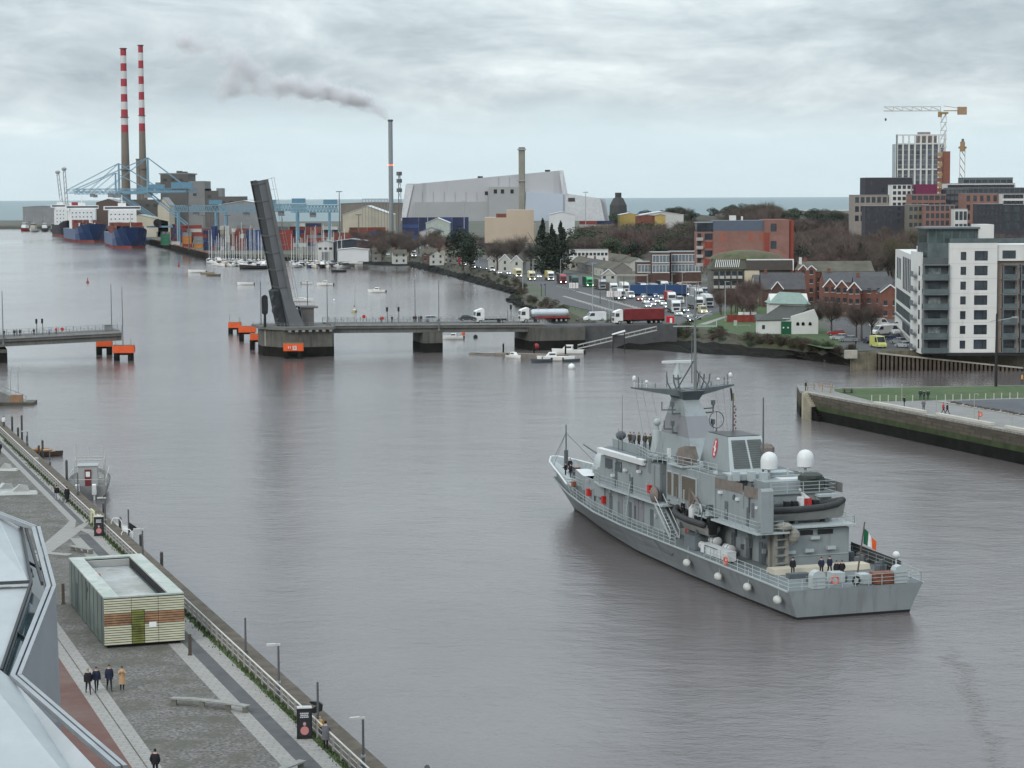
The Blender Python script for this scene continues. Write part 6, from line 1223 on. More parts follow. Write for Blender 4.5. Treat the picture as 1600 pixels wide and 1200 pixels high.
# far apartment estate
fa('apartment_block', 'tan brick block at the left end of the far apartment estate', 1335, 1395, 305, 1250, 20, m_tanb, 7, 3, 2.2, 3.2, 5.2); fa('apartment_block', 'large charcoal penthouse block at the top left of the far estate', 1352, 1425, 278, 1280, 20, m_darkb, 4, 3, 1.6, 2.2, 4.5, skip=lambda i, j: (i*3+j*5) % 4); fa('apartment_block', 'white fronted block with dark balconies left of the purple wall', 1394, 1424, 289, 1240, 14, m_wr, 4, 6, 1.9, 2.0, 3.2, gl=m_darkb)
fa('apartment_block', 'low charcoal block partly hidden by bare trees', 1352, 1422, 322, 1180, 12, m_darkb, 6, 3, 1.8, 1.8, 3.3); fa('apartment_block', 'terracotta block with square openings below the purple wall', 1424, 1478, 304, 1220, 16, m_terr, 6, 4, 2.6, 2.4, 4.0); fa('construction_wall', 'purple membrane wall beneath the white framed tower', 1432, 1464, 288, 1235, 10, mat('purple_membrane', (.14, .02, .06)), 0, 0, cap=False, cat='wall')
fa('apartment_block', 'grey brown block peeping over the bare trees', 1420, 1450, 320, 1160, 12, mat('grey_brown_brick', (.17, .155, .125)), 4, 3, 1.8, 2.2, 4.2); fa('apartment_block', 'pink brick block with four window columns above the trees', 1446, 1492, 321, 1150, 12, m_terr, 6, 4, 1.8, 2.6, 3.8); fa('apartment_block', 'dark steel balcony block between the brick blocks', 1478, 1512, 296, 1230, 14, m_darkb, 5, 5, 2.2, 2.2, 3.4, gl=mat('balcony_steel', (.10, .11, .12)))
fa('apartment_block', 'white arched low block between brick and dark blocks', 1492, 1512, 327, 1140, 10, m_wr, 3, 2, 1.8, 4.5, 6.5); fa('apartment_block', 'big terracotta block right of centre of the far estate', 1508, 1560, 303, 1200, 18, m_terr, 5, 5, 1.9, 3.2, 5.0); fa('apartment_block', 'white topped block with large openings on the skyline', 1480, 1585, 287, 1330, 16, m_wr, 14, 2, 3.4, 3.4, 5.0, gl=m_darkb)
fa('apartment_block', 'long charcoal skyline block with roof plant', 1505, 1582, 278, 1360, 16, mat('skyline_grey', (.12, .14, .15)), 8, 2, 3.4, 3.0, 5.0); fa('apartment_block', 'charcoal sloping block in front of the terracotta one', 1528, 1568, 319, 1130, 12, m_darkb, 6, 4, 1.5, 1.8, 3.3); fa('apartment_block', 'white balcony block near the right edge of the far estate', 1567, 1600, 303, 1190, 14, m_wr, 5, 5, 2.6, 2.2, 3.4, gl=m_darkb)
fa('apartment_block', 'dark block with pale corner columns at the right edge', 1568, 1625, 320, 1130, 12, m_darkb, 4, 3, 3.4, 3.6, 4.5); fa('apartment_block', 'charcoal flat roofed block with black windows at upper right', 1480, 1625, 294, 1290, 12, mat('grey_dark_clad', (.08, .08, .09)), 18, 2, 2.2, 2.0, 3.6)
# white framed tower
Yt = 1450; k_ = Yt/3422; o = T('framed_tower', 'tall glass tower behind a white grid frame beside the yellow crane', 'tower', AX(1401, Yt, LZ), 0); w = 74*k_; h = A(1401, 210, Yt).z-LZ; mb = MB(); mb.box(.6, w-.6, .8, 22, 0, h-6); mb.build('glazed_core', mat('tower_glass', (.13, .145, .175), rough=.15, var=.7, scale=.12), o); mb = MB(); mb.box(w*.45, w*.85, 3, 12, h-6, h-.5); mb.box(w*.48, w*.72, 4, 10, h-.5, h+1.6); mb.build('roof_plant', m_tanb, o)
for i in range(9):
    x = w*i/8; mb = MB(); mb.box(x-.55, x+.55, -.3, .7, 0, h); mb.build('frame_column', m_wr, o)
for z in (h-.5, h-6.2, h-23, h-36.5, h-50):
    mb = MB(); mb.box(0, w, -.35, .6, z-.4, z+.5); mb.build('frame_beam', m_wr, o)
for j in range(15):
    mb = MB(); mb.box(.6, w-.6, .5, .78, h-6-j*3.3-1.2, h-6-j*3.3-.4); mb.build('floor_band', mat('floor_band_grey', (.22, .225, .23)), o)
mb = MB(); mb.box(-.6, .0, -.3, 2, 0, h); mb.build('side_frame', m_wr, o)
# tower cranes
m_yel = mat('crane_yellow', (.33, .22, .11), rough=.6, var=.12); m_cp = mat('crane_white', (.46, .46, .45), rough=.6)
def tcrane(label, px, Y, yt, yb, jl, jr, yellow=0, hook=None):
    k = Y/3422; o = T('tower_crane', label, 'crane', AX(px, Y, LZ)); z = A(px, yt, Y).z-LZ; mb = MB(); a = 1.6
    for sx in (-a, a):
        for sy in (-a, a): beam(mb, (sx, sy, 0), (sx, sy, z), .5, .5)
    n = int(z/5)
    for i in range(n):
        z0, z1 = z*i/n, z*(i+1)/n
        for s_ in (-a, a): beam(mb, (-a, s_, z0), (a, s_, z1), .3, .3); beam(mb, (s_, -a, z0), (s_, a, z1), .3, .3); beam(mb, (-a, s_, z1), (a, s_, z1), .25, .25)
    mb.build('mast', m_yel if yellow else m_cp, o); mb = MB(); mb.box(-3.4, -1.4, -1.5, 1.5, z-2, z+1.5); mb.box(-2.5, 2.5, -2.5, 2.5, z, z+1.2); mb.build('operator_cab', m_yel, o); zj = z+2
    mb = MB()
    for i in range(int(abs(jl)*k/6)):
        x0 = -2-i*6*1.0; x1 = x0-6
        for s_ in (-1, 1): beam(mb, (x0, s_, zj), (x1, s_, zj), .45, .45); beam(mb, (x0, s_, zj), (x1, 0, zj+2.6), .3, .3)
        beam(mb, (x0, 0, zj+2.6), (x1, 0, zj+2.6), .45, .45); beam(mb, (x0, 0, zj+2.6), (x0, 1, zj), .3, .3)
    mb.build('jib', m_cp, o); mb = MB(); R_ = jr*k
    for s_ in (-1, 1): beam(mb, (0, s_, zj), (R_, s_, zj), .5, .5)
    beam(mb, (0, 0, zj+3), (R_, 0, zj+1), .3, .3); mb.build('counter_jib', m_yel, o); mb = MB(); mb.box(R_-5, R_+.5, -1.4, 1.4, zj-2.5, zj+2.4); mb.build('counterweight', mat('counterweight_tan', (.33, .22, .14)), o)
    if hook:
        x = -(abs(jl)-3)*k; mb = MB(); beam(mb, (x, 0, zj), (x, 0, zj-hook*k*.5), .12, .12); mb.ell((x, 0, zj-hook*k*.5), .7, .7, 1, 6, 4); beam(mb, (x, 0, zj-hook*k*.5), (x, 0, zj-hook*k), .1, .1); mb.build('hook_rope', m_lamp, o)
    return o
tcrane('tall tower crane with horizontal jib beside the white framed tower', 1473, 1400, 178, 300, 93, 34, 0, 26)
o = tcrane('shorter tower crane right of the white framed tower seen end on', 1503, 1420, 232, 300, 10, 6, 1); mb = MB(); z = A(1503, 232, 1420).z-LZ; beam(mb, (0, 0, z), (2, 0, z+6), 1.6, 1.6); mb.build('crane_head', mat('crane_green_grey', (.12, .13, .10)), o); o.rotation_euler[2] = R(75)
o = T('construction_hoist', 'rusty red hoist mast and scaffold against the white framed tower', 'hoist', AX(1468, 1390, LZ)); h = A(1468, 234, 1390).z-LZ
for i in range(int(h/3.2)):
    mb = MB(); mb.box(-1.5, 1.5, -1, 1, i*3.2, i*3.2+2.4); mb.build('hoist_section', mat('hoist_red', (.22, .085, .06)) if i % 2 else m_yel, o)
mb = MB(); mb.box(2, 6.5, 0, 3, 0, h-1); mb.build('scaffold_sheet', mat('hoist_red'), o)
# terracotta apartment block
o, w, h = fa('terracotta_block', 'terracotta brick apartment block with blue grey top storey', 1115, 1194, 361, 760, 16, m_terr, 0, 0, cap=False); k_ = 760/3422
mb = MB(); mb.box(0, w, .6, 14, h, h+3.6); mb.build('top_storey', mat('blue_grey_clad', (.10, .12, .16), rough=.5, var=.06), o); mb = MB(); mb.box(w, w+8.6, -.5, 15, 0, h+3.9); mb.build('stair_tower', m_terr, o); mb = MB(); mb.box(w+8.6, w+10.3, .5, 13, 0, h+3.6); mb.build('end_return', mat('deep_red_brick', (.24, .05, .035), var=.1), o); mb = MB(); mb.box(w+.05, w+1.8, -.56, -.5, .4, h-.6); mb.build('recess_panel', mat('deep_red_brick'), o)
for z in (h-.2, h-6.2):
    mb = MB(); mb.box(w+2.2, w+4.2, -.58, -.5, z, z+2.7); mb.build('window', glass, o)
for j in range(4):
    z = h-3.2-j*2.95
    mb = MB(); mb.box(-5.6, 0, .8, 12, z, z+2.95); mb.build('end_bay', m_terr, o); mb = MB(); mb.box(-3.0, -.3, .74, .8, z+.2, z+2.4); mb.build('balcony_door', mat('deep_red_brick') if j % 2 else glass, o); mb = MB(); mb.box(-5.5, -4.2, .74, .8, z+.2, z+2.4); mb.build('window', glass, o)
    mb = MB(); mb.box(-6.0, -3.6, -.3, .8, z-.15, z+.05); mb.box(-6.0, -3.6, -.3, -.22, z, z+1.0); mb.build('balcony', mat('balcony_pale', (.38, .34, .32)), o)
    for x in (2.5, 5.2, 8.6, 12.2, 15.8):
        if j in (0, 2) and (int(x*7)+j) % 3: mb = MB(); mb.box(x, x+1.6, -.03, .0, z-.6, z+2.6); mb.build('darker_panel', mat('darker_terracotta', (.29, .105, .075)), o)  # some panels on two storeys take a darker terracotta
mb = MB(); mb.box(-5.6, 0, 1.5, 11, h, h+2.8); mb.build('glazed_penthouse', glass, o); mb = MB(); mb.box(-5.8, 0, 1.3, 11.2, h+2.8, h+3.05); mb.build('penthouse_roof', m_rg, o); mb = MB(); mb.box(6, 8.2, 4, 6, h+3.6, h+5.3); mb.build('roof_vent', m_wr, o); mb = MB(); mb.box(10, 10.6, 4, 5, h+3.6, h+5); mb.build('roof_vent', m_wr, o)
# office with white window bands
for lb, x0, x1, yt, Y, n in (('two storey brown office with white window bands', 1018, 1047, 395, 830, 2), ('longer wing of the brown office behind the terracotta block', 1048, 1096, 394, 835, 2), ('low brown annex with white strips left of the office', 995, 1018, 410, 835, 1)):
    o, w, h = fa('office_building', lb, x0, x1, yt, Y, 12, m_brnb, 0, 0, cat='office')
    for j in range(n):
        z = h-3.6-j*3.7; mb = MB(); mb.box(.3, w-.3, -.12, 0, z+.0, z+2.6); bnd = mb.build('window_band', mat('office_glass', (.16, .19, .21), rough=.2, var=.5, scale=.4), o); mb = MB(); mb.box(.2, w-.2, -.2, 0, z-.35, z); mb.box(.2, w-.2, -.2, 0, z+2.6, z+2.85); mb.build('white_strip', m_wr, o)
        mb = MB(); [mb.box(x, x+.12, -.16, -.12, z, z+2.6) for x in [.3+q*1.3 for q in range(int(w/1.3))]]; mb.build('mullion', white, bnd)
# green roofed terrace block and slate house
Yg = 705; k_ = Yg/3422; o = T('green_roof_terrace', 'terrace of balconied flats under a grassy domed roof', 'terrace', AX(1112, Yg, LZ)); w = 50*k_; zE = A(1112, 421, Yg).z-LZ; zR = A(1112, 405, Yg).z-LZ
mb = MB(); mb.box(0, w, 0, 14, 0, zE); mb.box(w+.02, w+15.5, .5, 13, 0, zE); mb.build('wall', mat('grey_stone_wall', (.13, .125, .11), var=.3), o); mb = MB(); mb.hexa([(-.5, -.6, zE), (w+1, -.6, zE), (w+1, 12, zE), (-.5, 12, zE)], [(1, 1.2, zR), (w+1, 1.2, zR), (w+1, 11, zR), (1, 11, zR)]); mb.build('mansard', mat('dark_olive_mansard', (.07, .07, .05)), o)
mb = MB(); mb.hexa([(w+1, -.5, zE-.3), (w+16, -.5, zE-.3), (w+16, 12, zE-.3), (w+1, 12, zE-.3)], [(w+1, .2, zR-.4), (w+16, .2, zR-.4), (w+16, 11, zR-.4), (w+1, 11, zR-.4)]); mb.build('fascia', mat('dark_brown_fascia', (.06, .052, .045)), o)
for i in range(13):
    x = 1.2+i*.62; mb = MB(); beam(mb, (x, -.35, zE+.7), (x+.5, .9, zR-.2), .16, .1); mb.build('rafter', white, o)
mb = MB(); mb.box(w+1, w+16, .1, .25, zR-.4, zR-.05); mb.box(w+15.8, w+16.1, -.6, .2, zE-.4, zR-.05); mb.build('white_edge', white, o)
mb = MB(); mb.lathe([(12.6, 0), (11, 1.2), (8, 2.2), (4, 2.9), (.3, 3.1)], n=24); mb.v = [(v[0]*.98+11.8, v[1]*.5+7, v[2]*.95+zR-.1) for v in mb.v]; mb.build('grass_dome', mat('grass_roof', (.075, .085, .04), var=.4, scale=.5, kind='patch', col2=(.10, .075, .05), sc2=.3), o, True)
for j in range(2):
    for i in range(5):
        x = .8+i*1.95; z = zE-2.9-j*3.1; mb = MB(); mb.box(x, x+1.5, -.02, .04, z+.2, z+2.3); b_ = mb.build('window', glass, o); mb = MB(); mb.box(x-.2, x+1.2, -1.4, 0, z-.1, z+.05); mb.box(x-.2, x+1.2, -1.45, -1.38, z, z+.9); mb.build('balcony', mat('balcony_white', (.42, .41, .38)), o)
def gable(mb, x0, x1, y0, y1, z0, ze, zr): mb.ext([(x0, z0), (x1, z0), (x1, ze), ((x0+x1)/2, zr), (x0, ze)], y0, y1)
mb = MB(); mb.ext([(w+.3, 0), (w+6.2, 0), (w+5, zE-.4), (w+.3, zE-.4)], -.4, 0); mb.build('cream_gable', mat('cream_render', (.52, .46, .34), var=.06), o)
def house(name, label, loc, rz, w, dp, ze, zr, wallm, roofm, wins=2, fl=2, chim=True, cat='house', trim=None, ax='x', group=None):
    o = T(name, label, cat, loc, rz, group); mb = MB(); mb.box(0, w, 0, dp, 0, ze)
    if ax == 'x': mb.extx([(0, ze), (dp, ze), (dp/2, zr-.1)], 0, w)
    else: mb.ext([(0, ze), (w, ze), (w/2, zr-.1)], 0, dp)
    mb.build('wall', wallm, o); mb = MB()
    if ax == 'x': mb.quad((-.2, -.3, ze-.1), (w+.2, -.3, ze-.1), (w+.2, dp/2, zr), (-.2, dp/2, zr)); mb.quad((w+.2, dp+.3, ze-.1), (-.2, dp+.3, ze-.1), (-.2, dp/2, zr), (w+.2, dp/2, zr))
    else: mb.quad((-.3, -.3, ze-.1), (w/2, -.3, zr), (w/2, dp+.2, zr), (-.3, dp+.2, ze-.1)); mb.quad((w/2, -.3, zr), (w+.3, -.3, ze-.1), (w+.3, dp+.2, ze-.1), (w/2, dp+.2, zr))
    o_r = mb.build('roof', roofm, o)
    if chim: mb = MB(); cx = w*.08 if ax == 'x' else w*.5; mb.box(cx, cx+.9, dp/2-.4, dp/2+.4, zr-.6, zr+1.1); mb.build('chimney', m_redb, o_r)
    if trim and ax == 'y':
        mb = MB(); beam(mb, (-.3, -.35, ze), (w/2, -.35, zr+.05), .1, .28); beam(mb, (w/2, -.35, zr+.05), (w+.3, -.35, ze), .1, .28); mb.build('bargeboard', trim, o)
    for f in range(fl):
        for i in range(wins):
            x = w*(i+.5)/wins; z = .9+f*2.8
            if z+1.3 > ze+.5: continue
            mb = MB(); mb.box(x-.5, x+.5, -.05, .0, z, z+1.35); wn = mb.build('window', glass, o); mb = MB(); mb.box(x-.6, x+.6, -.08, -.0, z-.14, z-.02); mb.build('sill', m_wr, wn)
    return o
house('slate_roofed_house', 'large slate roofed house with white trimmed dormer gables', AX(1192, 665, LZ), 0, 13, 10, A(1190, 452, 665).z-LZ, A(1190, 427, 665).z-LZ, m_brnb, m_slate, 4, 1); house('slate_roofed_house', 'small brick dormer gable with white trim before the slate roof', AX(1207, 655, LZ), 0, 3.2, 6, A(1210, 452, 655).z-LZ, A(1210, 440, 655).z-LZ, m_brnb, m_slate, 1, 1, False, trim=white, ax='y')
# red brick gabled flats
k_ = 620/3422
for i, px in enumerate((1288, 1306.5, 1326)): house('gabled_flats', '%s gable of the red brick flats with white bargeboards' % ['left', 'middle', 'right'][i], AX(px, 620-i*6, LZ), R(-8), 3.5, 9, A(px, 449+i, 620).z-LZ, A(px, 435.5+i*1.5, 620).z-LZ, m_redb, m_slate, 2, 3, False, 'flats', white, 'y')
house('gabled_flats', 'red brick flats wing linking the gables to the white apartments', AX(1337, 612, LZ), R(-4), 10.5, 11, A(1345, 453, 612).z-LZ, A(1345, 433, 612).z-LZ, m_redb, m_slate, 4, 3, True, 'flats'); house('gabled_flats', 'red brick gable nearest the white apartments', AX(1378, 598, LZ), R(-4), 5, 9, A(1380, 457, 598).z-LZ, A(1380, 445, 598).z-LZ, m_redb, m_slate, 2, 3, False, 'flats', white, 'y')
house('long_roofed_flats', 'long slate roof with three chimneys behind the brick gables', AX(1290, 645, LZ), 0, 19, 12, A(1300, 441, 645).z-LZ, A(1300, 426, 645).z-LZ, m_redb, m_slate, 6, 3, True, 'flats')
for i, px in enumerate((1249, 1262)): house('gabled_flats', '%s narrow gable of the tall brick flats behind the boathouse' % ['left', 'right'][i], AX(px, 680, LZ), 0, 2.6, 9, A(px, 422, 680).z-LZ, A(px, 414+i, 680).z-LZ, m_redb, m_slateg, 1, 4, False, 'flats', white, 'y')
house('long_roofed_flats', 'mossy roofed brick flats running behind the tall gables', AX(1252, 690, LZ), 0, 23, 14, A(1262, 424, 690).z-LZ, A(1262, 409, 690).z-LZ, m_redb, m_slateg, 6, 4, True, 'flats'); mb = MB(); mb.box(0, .8, 0, .8, 0, 14.3); single('white_chimney', mb, m_wr, 'white chimney at the left end of the tall brick flats', 'chimney', None, AX(1249.5, 690, LZ))
house('long_roofed_flats', 'slate roofed range between the boathouse and the tall brick flats', AX(1181, 690, LZ), 0, 14, 12, A(1200, 445, 690).z-LZ, A(1200, 430, 690).z-LZ, mat('cream_render'), m_slate, 3, 2, False, 'house')
# boathouse
Yb = 536; kb = Yb/3422; o = T('boathouse', 'white boathouse with green roof and green double doors on the lawn', 'boathouse', AX(1185, Yb, LZ)); Zb = lambda y: A(1220, y, Yb).z-LZ
m_bw = mat('boathouse_white', (.58, .59, .57), var=.06); m_bg = mat('boathouse_green_roof', (.20, .27, .24), rough=.6, var=.12); mb = MB(); mb.box(3.6, 13, 4, 12, 0, Zb(475)); mb.extx([(4, Zb(475)), (12, Zb(475)), (8, Zb(461))], 3.6, 13); mb.build('rear_hall', m_bw, o)
mb = MB(); mb.add([(3, 3.4, Zb(475)), (13.5, 3.4, Zb(477)), (11.5, 8, Zb(460)), (6.3, 8, Zb(458)), (3, 12.5, Zb(475)), (13.5, 12.5, Zb(477))], [(0, 1, 2, 3), (0, 3, 4), (1, 5, 2), (5, 4, 3, 2)]); mb.build('green_roof', m_bg, o)
mb = MB(); mb.box(0, 6, -.5, 4, 0, Zb(500)); mb.box(6.02, 13.5, -.5, 4, 0, Zb(497)); mb.build('front_wall', m_bw, o); mb = MB(); mb.add([(-.3, -.8, Zb(500)), (7.6, -.8, Zb(499)), (13.6, 3.5, Zb(480)), (6, 4, Zb(478))], [(0, 1, 2, 3)]); mb.hexa([(-.4, -.8, Zb(501)), (6.8, -.8, Zb(500)), (6.8, 4, Zb(500)), (-.4, 4, Zb(501))], [(-.4, -.8, Zb(500)), (6.8, -.8, Zb(499)), (6.8, 4, Zb(492)), (-.4, 4, Zb(492))]); mb.build('slate_roof', mat('dark_boathouse_roof', (.07, .075, .07)), o)
mb = MB(); mb.ext([(8.0, 0), (14.6, 0), (14.6, Zb(497)), (13.6, Zb(483)), (8.0, Zb(494))], -1.6, -.55); mb.build('gable_wall', m_bw, o); mb = MB(); mb.box(5.6, 8.0, -1.7, -.5, 0, Zb(502)); d = mb.build('green_door', paint('bottle_green', (.012, .09, .045)), o)
for x in (6.1, 7.2): mb = MB(); mb.cyl((x, -1.76, 1.6), (x, -1.7, 1.6), .2, None, 8); mb.build('white_roundel', white, d)
for x in (9.6, 10.9, 12.6): mb = MB(); mb.cyl((x, -1.65, 2.6), (x, -1.6, 2.6), .38, None, 8); mb.box(x-.38, x+.38, -1.65, -1.6, 2.1, 2.6); mb.build('arched_window', glass, o)
for x, y in ((1.0, -.55), (4.4, 3.95)): mb = MB(); mb.box(x, x+.7, y, y+.06, 1.2 if y < 0 else 3.6, 2.2 if y < 0 else 4.6); mb.build('window', glass, o)
# terraced houses in rows
r2 = random.Random(31); wl = [mat('house_cream', (.30, .275, .23), var=.1), mat('house_white', (.42, .42, .39), var=.08), mat('house_grey', (.19, .18, .165), var=.12), m_brnb]
def terrace(n, pa, pb, where, ze=4.6, zr=7.4, dp=8):
    a = G(*pa, LZ); b = G(*pb, LZ); L = (b-a).length/n; ang = dirang(a, b)
    for i in range(n):
        house('terraced_house', '%s terraced house, %s from the left %s' % (['cream', 'white', 'grey'][(wi := r2.randrange(3))], od(i), where), a.lerp(b, i/n)+Vector((0, 0, .01*(i % 3))), ang, L*.98, dp, ze+r2.uniform(-.3, .3), zr+r2.uniform(-.4, .5), wl[wi], r2.choice([m_slate, m_slateg, m_slateg]), 1 if L < 6 else 2, 2, True, ax='x', group='terraced houses '+where)
terrace(15, (790, 399), (958, 436), 'in the front row facing the road', 3.9, 6.4); terrace(15, (806, 392), (985, 424), 'in the second row behind the road', 3.9, 6.3); terrace(13, (845, 389), (1010, 414), 'in the rear row below the wood', 3.9, 6.3); terrace(9, (905, 384), (1010, 397), 'at the foot of the bare wood', 4.0, 6.2)
for i, px in enumerate((762, 779, 797)): house('terraced_house', 'white gable fronted house %s beside the dark evergreen' % ['leftmost', 'second', 'third'][i], AX(px, 1000-i*20, LZ), R(-12), 5.5, 8, 5, 8, wl[1], m_slateg, 1, 2, False, ax='y', trim=white)
house('terraced_house', 'white gabled house at the right end of the front row', AX(938, 800, LZ), R(-10), 6, 8, 4.6, 7.2, wl[1], m_slateg, 2, 2, False, ax='y', trim=white); fa('low_white_building', 'long low white building below the bare wood', 890, 950, 391, 1010, 10, m_wr, 10, 1, 1.3, 1.3, 3.4, cat='building')
for i in range(9): px = r2.uniform(575, 700); house('terraced_house', 'small house among bare trees behind the traffic queue', AX(px, r2.uniform(1080, 1150), LZ), r2.uniform(-.4, .4), 7, 8, 4.5, 7.2, r2.choice(wl), m_slateg, 2, 2, True, ax='xy'[i % 2], group='houses behind the traffic queue')
# roads, lawns
def zsheet(name, pts, dz, m): return sheet(name, pts, LZ+dz, m)
zsheet('road', [(640, 398), (700, 407.5), (768, 421), (825, 440), (850, 449), (852, 462), (880, 475), (930, 488), (1000, 506), (1040, 507), (1130, 492), (1080, 462), (1000, 446), (930, 438), (860, 421), (760, 405.5), (650, 395)], .006, m_asph)
zsheet('road', [(1080, 500), (1145, 478), (1130, 452), (1070, 440), (980, 440), (1000, 460), (1040, 480)], .010, m_asph); zsheet('lawn', [(1058, 507), (1100, 497), (1170, 470), (1190, 470), (1300, 520), (1318, 532), (1302, 545), (1290, 544.6), (1230, 531.5), (1150, 521.5), (1090, 512)], .014, mat('bright_lawn', (.058, .092, .034), rough=.95, var=.25, scale=.6, bump=.4)); zsheet('footpath', [(1090, 507), (1132, 494), (1138, 494.5), (1104, 507)], .018, m_kerb)
zsheet('street', [(1325, 549), (1447, 545), (1400, 500), (1330, 492), (1290, 503), (1300, 527), (1318, 538)], .010, m_asph); zsheet('pavement', [(1425, 545), (1447, 548), (1437, 532), (1408, 505), (1400, 505)], .05, m_kerb)
m_line = paint('road_line_white', (.5, .5, .48)); 
for a, b in (((900, 470), (985, 496)), ((930, 461), (1010, 484)), ((870, 447), (930, 462))):
    p, q = G(*a, LZ+.02), G(*b, LZ+.02); n_ = int((q-p).length/6)
    mb = MB()
    for i in range(n_): u, v = p.lerp(q, i/n_), p.lerp(q, (i+.5)/n_); d = (v-u).normalized(); s_ = Vector((-d.y, d.x, 0))*.12; mb.quad(u-s_, v-s_, v+s_, u+s_)
    struct('road_marking', mb, m_line)
for a, b in (((880, 463), (1003, 499)), ((903, 456), (1020, 489))):
    p, q = G(*a, LZ), G(*b, LZ); mb = MB(); beam(mb, p+Vector((0, 0, .06)), q+Vector((0, 0, .06)), 1.4, .14); struct('kerb', mb, m_kerb)
rl = T('guard_rail', 'grey crash barrier along the outer edge of the embankment road', 'guard rail', G(900, 482, LZ)); mb = MB(); q0 = G(900, 482, LZ); pts = [G(*p, LZ)-q0+Vector((0, 0, .7)) for p in ((640, 399.5), (702, 410), (768, 424.5), (815, 440))]; pts2 = [G(*p, LZ)-q0+Vector((0, 0, .7)) for p in ((880, 479), (930, 491), (1000, 507))]
for P in (pts, pts2):
    mb = MB(); [beam(mb, a, b, .1, .35) for a, b in zip(P, P[1:])]; mb.build('rail', m_lamp, rl)
for P in (pts, pts2):
    for a, b in zip(P, P[1:]):
        n_ = int((b-a).length/8)
        for i in range(n_): mb = MB(); v = a.lerp(b, i/n_); mb.box(v.x-.08, v.x+.08, v.y-.08, v.y+.08, 0, .75); mb.build('post', m_lamp, rl)
# traffic queue
cw_ = (.62, .62, .61); ctn = {'white': cw_, 'red': (.30, .03, .03), 'cream': (.55, .50, .30), 'yellow': (.45, .38, .12), 'dark green': (.02, .06, .05), 'brown': (.10, .085, .065), 'black': (.03, .03, .03), 'blue': (.04, .08, .2), 'grey': (.22, .24, .25), 'silver': (.38, .4, .42), 'orange': (.45, .2, .07), 'navy': (.03, .04, .09), 'green': (.02, .35, .10)}
def face(px, py): a = G(px, py, LZ); b = G(px+30, py+(8 if px < 830 else 9), LZ); return dirang(a, b)
TR = [('car', 606, 399, 'white', 0), ('car', 616, 400.5, 'silver', 0), ('truck', 645, 401, 'white', 'yellow'), ('car', 664, 405, 'white', 1), ('truck', 684, 408, 'white', 'red'), ('car', 697, 409, 'silver', 1), ('car', 704, 411, 'white', 1), ('truck', 722, 415, 'white', 'red'), ('truck', 737, 419, 'white', 'grey'), ('car', 748, 419.5, 'blue', 1), ('car', 757, 421.5, 'silver', 1), ('van', 769, 424, 'white', 1), ('car', 780, 428, 'white', 1),
    ('truck', 808, 433, 'cream', 'cream'), ('truck', 830, 438, 'cream', 'cream'), ('truck', 858, 438, 'white', 'yellow'), ('truck', 877, 443, 'red', 'black'), ('truck', 896, 446, 'dark green', 'dark green'), ('truck', 918, 448, 'green', 'dark green'), ('truck', 955, 458, 'white', 'brown'), ('truck', 975, 458, 'white', 'white'), ('truck', 1003, 459, 'white', 'navy'), ('van', 985, 466, 'white', 1), ('truck', 1020, 460, 'grey', 'grey'),
    ('car', 999, 470, 'red', 1), ('car', 1006, 466, 'silver', 1), ('car', 1009, 474, 'white', 1), ('car', 1016, 470, 'navy', 1), ('car', 1019, 478, 'silver', 1), ('car', 1026, 473, 'white', 1), ('car', 1024, 465, 'blue', 1), ('car', 1034, 468, 'silver', 1), ('truck', 1046, 474, 'white', 'red'), ('truck', 1052, 488, 'white', 'grey'), ('truck', 1068, 462, 'silver', 'orange'), ('truck', 1086, 482, 'white', 'grey'), ('car', 1060, 493, 'white', 1), ('car', 1070, 488, 'silver', 1), ('van', 1098, 490, 'cream', 1), ('car', 1088, 499, 'black', 1), ('car', 1080, 503, 'black', 1), ('truck', 937, 452, 'silver', 'brown'), ('truck', 966, 468, 'white', 'grey'), ('truck', 1034, 455, 'white', 'black'), ('truck', 1088, 468, 'white', 'silver'), ('truck', 1104, 479, 'silver', 'white'), ('car', 1042, 482, 'silver', 1), ('car', 1036, 477, 'white', 1), ('car', 1050, 466, 'navy', 1), ('car', 1012, 481, 'silver', 1), ('car', 1076, 497, 'grey', 1), ('car', 992, 461, 'grey', 0), ('van', 1062, 474, 'white', 0), ('car', 928, 447, 'silver', 0), ('car', 842, 434, 'white', 1), ('car', 794, 429, 'silver', 1), ('car', 733, 414, 'white', 1)]
def vlb(w_, zone, a, b):
    s_ = '%s %s, between a %s and a %s' % (w_, zone, a, b)
    return s_ if len(s_.split()) < 17 else '%s %s, after a %s' % (w_, zone, a)
for i, (kd, px, py, c, x) in enumerate(TR):
    p = G(px, py, LZ+.02); rz = face(px, py)+r2.uniform(-.05, .05); a, b = (TR[i-1][3]+' '+TR[i-1][0] if i else 'the marina slip', TR[i+1][3]+' '+TR[i+1][0] if i+1 < len(TR) else 'the lawn'); ar = lambda s_: s_.replace('truck', 'lorry')
    zone = 'far along the embankment road' if px < 700 else 'beyond the cove' if px < 800 else 'before the terraces' if px < 900 else 'in front of the office' if px < 1000 else 'by the lawn'
    if kd == 'truck':
        truck(vlb('%s cab lorry with %s load' % (c, x if x != 'dark green' else 'green'), zone, ar(a), ar(b)), p, rz, ctn[c], ctn[x], px < 900 or i % 2 == 0, 'vehicles queueing on the road', 'box', 7.5 if c in ('cream', 'grey') else 9.5, 2.7)
    elif kd == 'van': van(vlb(c+' van', zone, ar(a), ar(b)), p, rz, ctn[c], bool(x), 'vehicles queueing on the road')
    else: car(vlb(c+' car', zone, ar(a), ar(b)), p, rz, ctn[c], bool(x), 'vehicles queueing on the road')
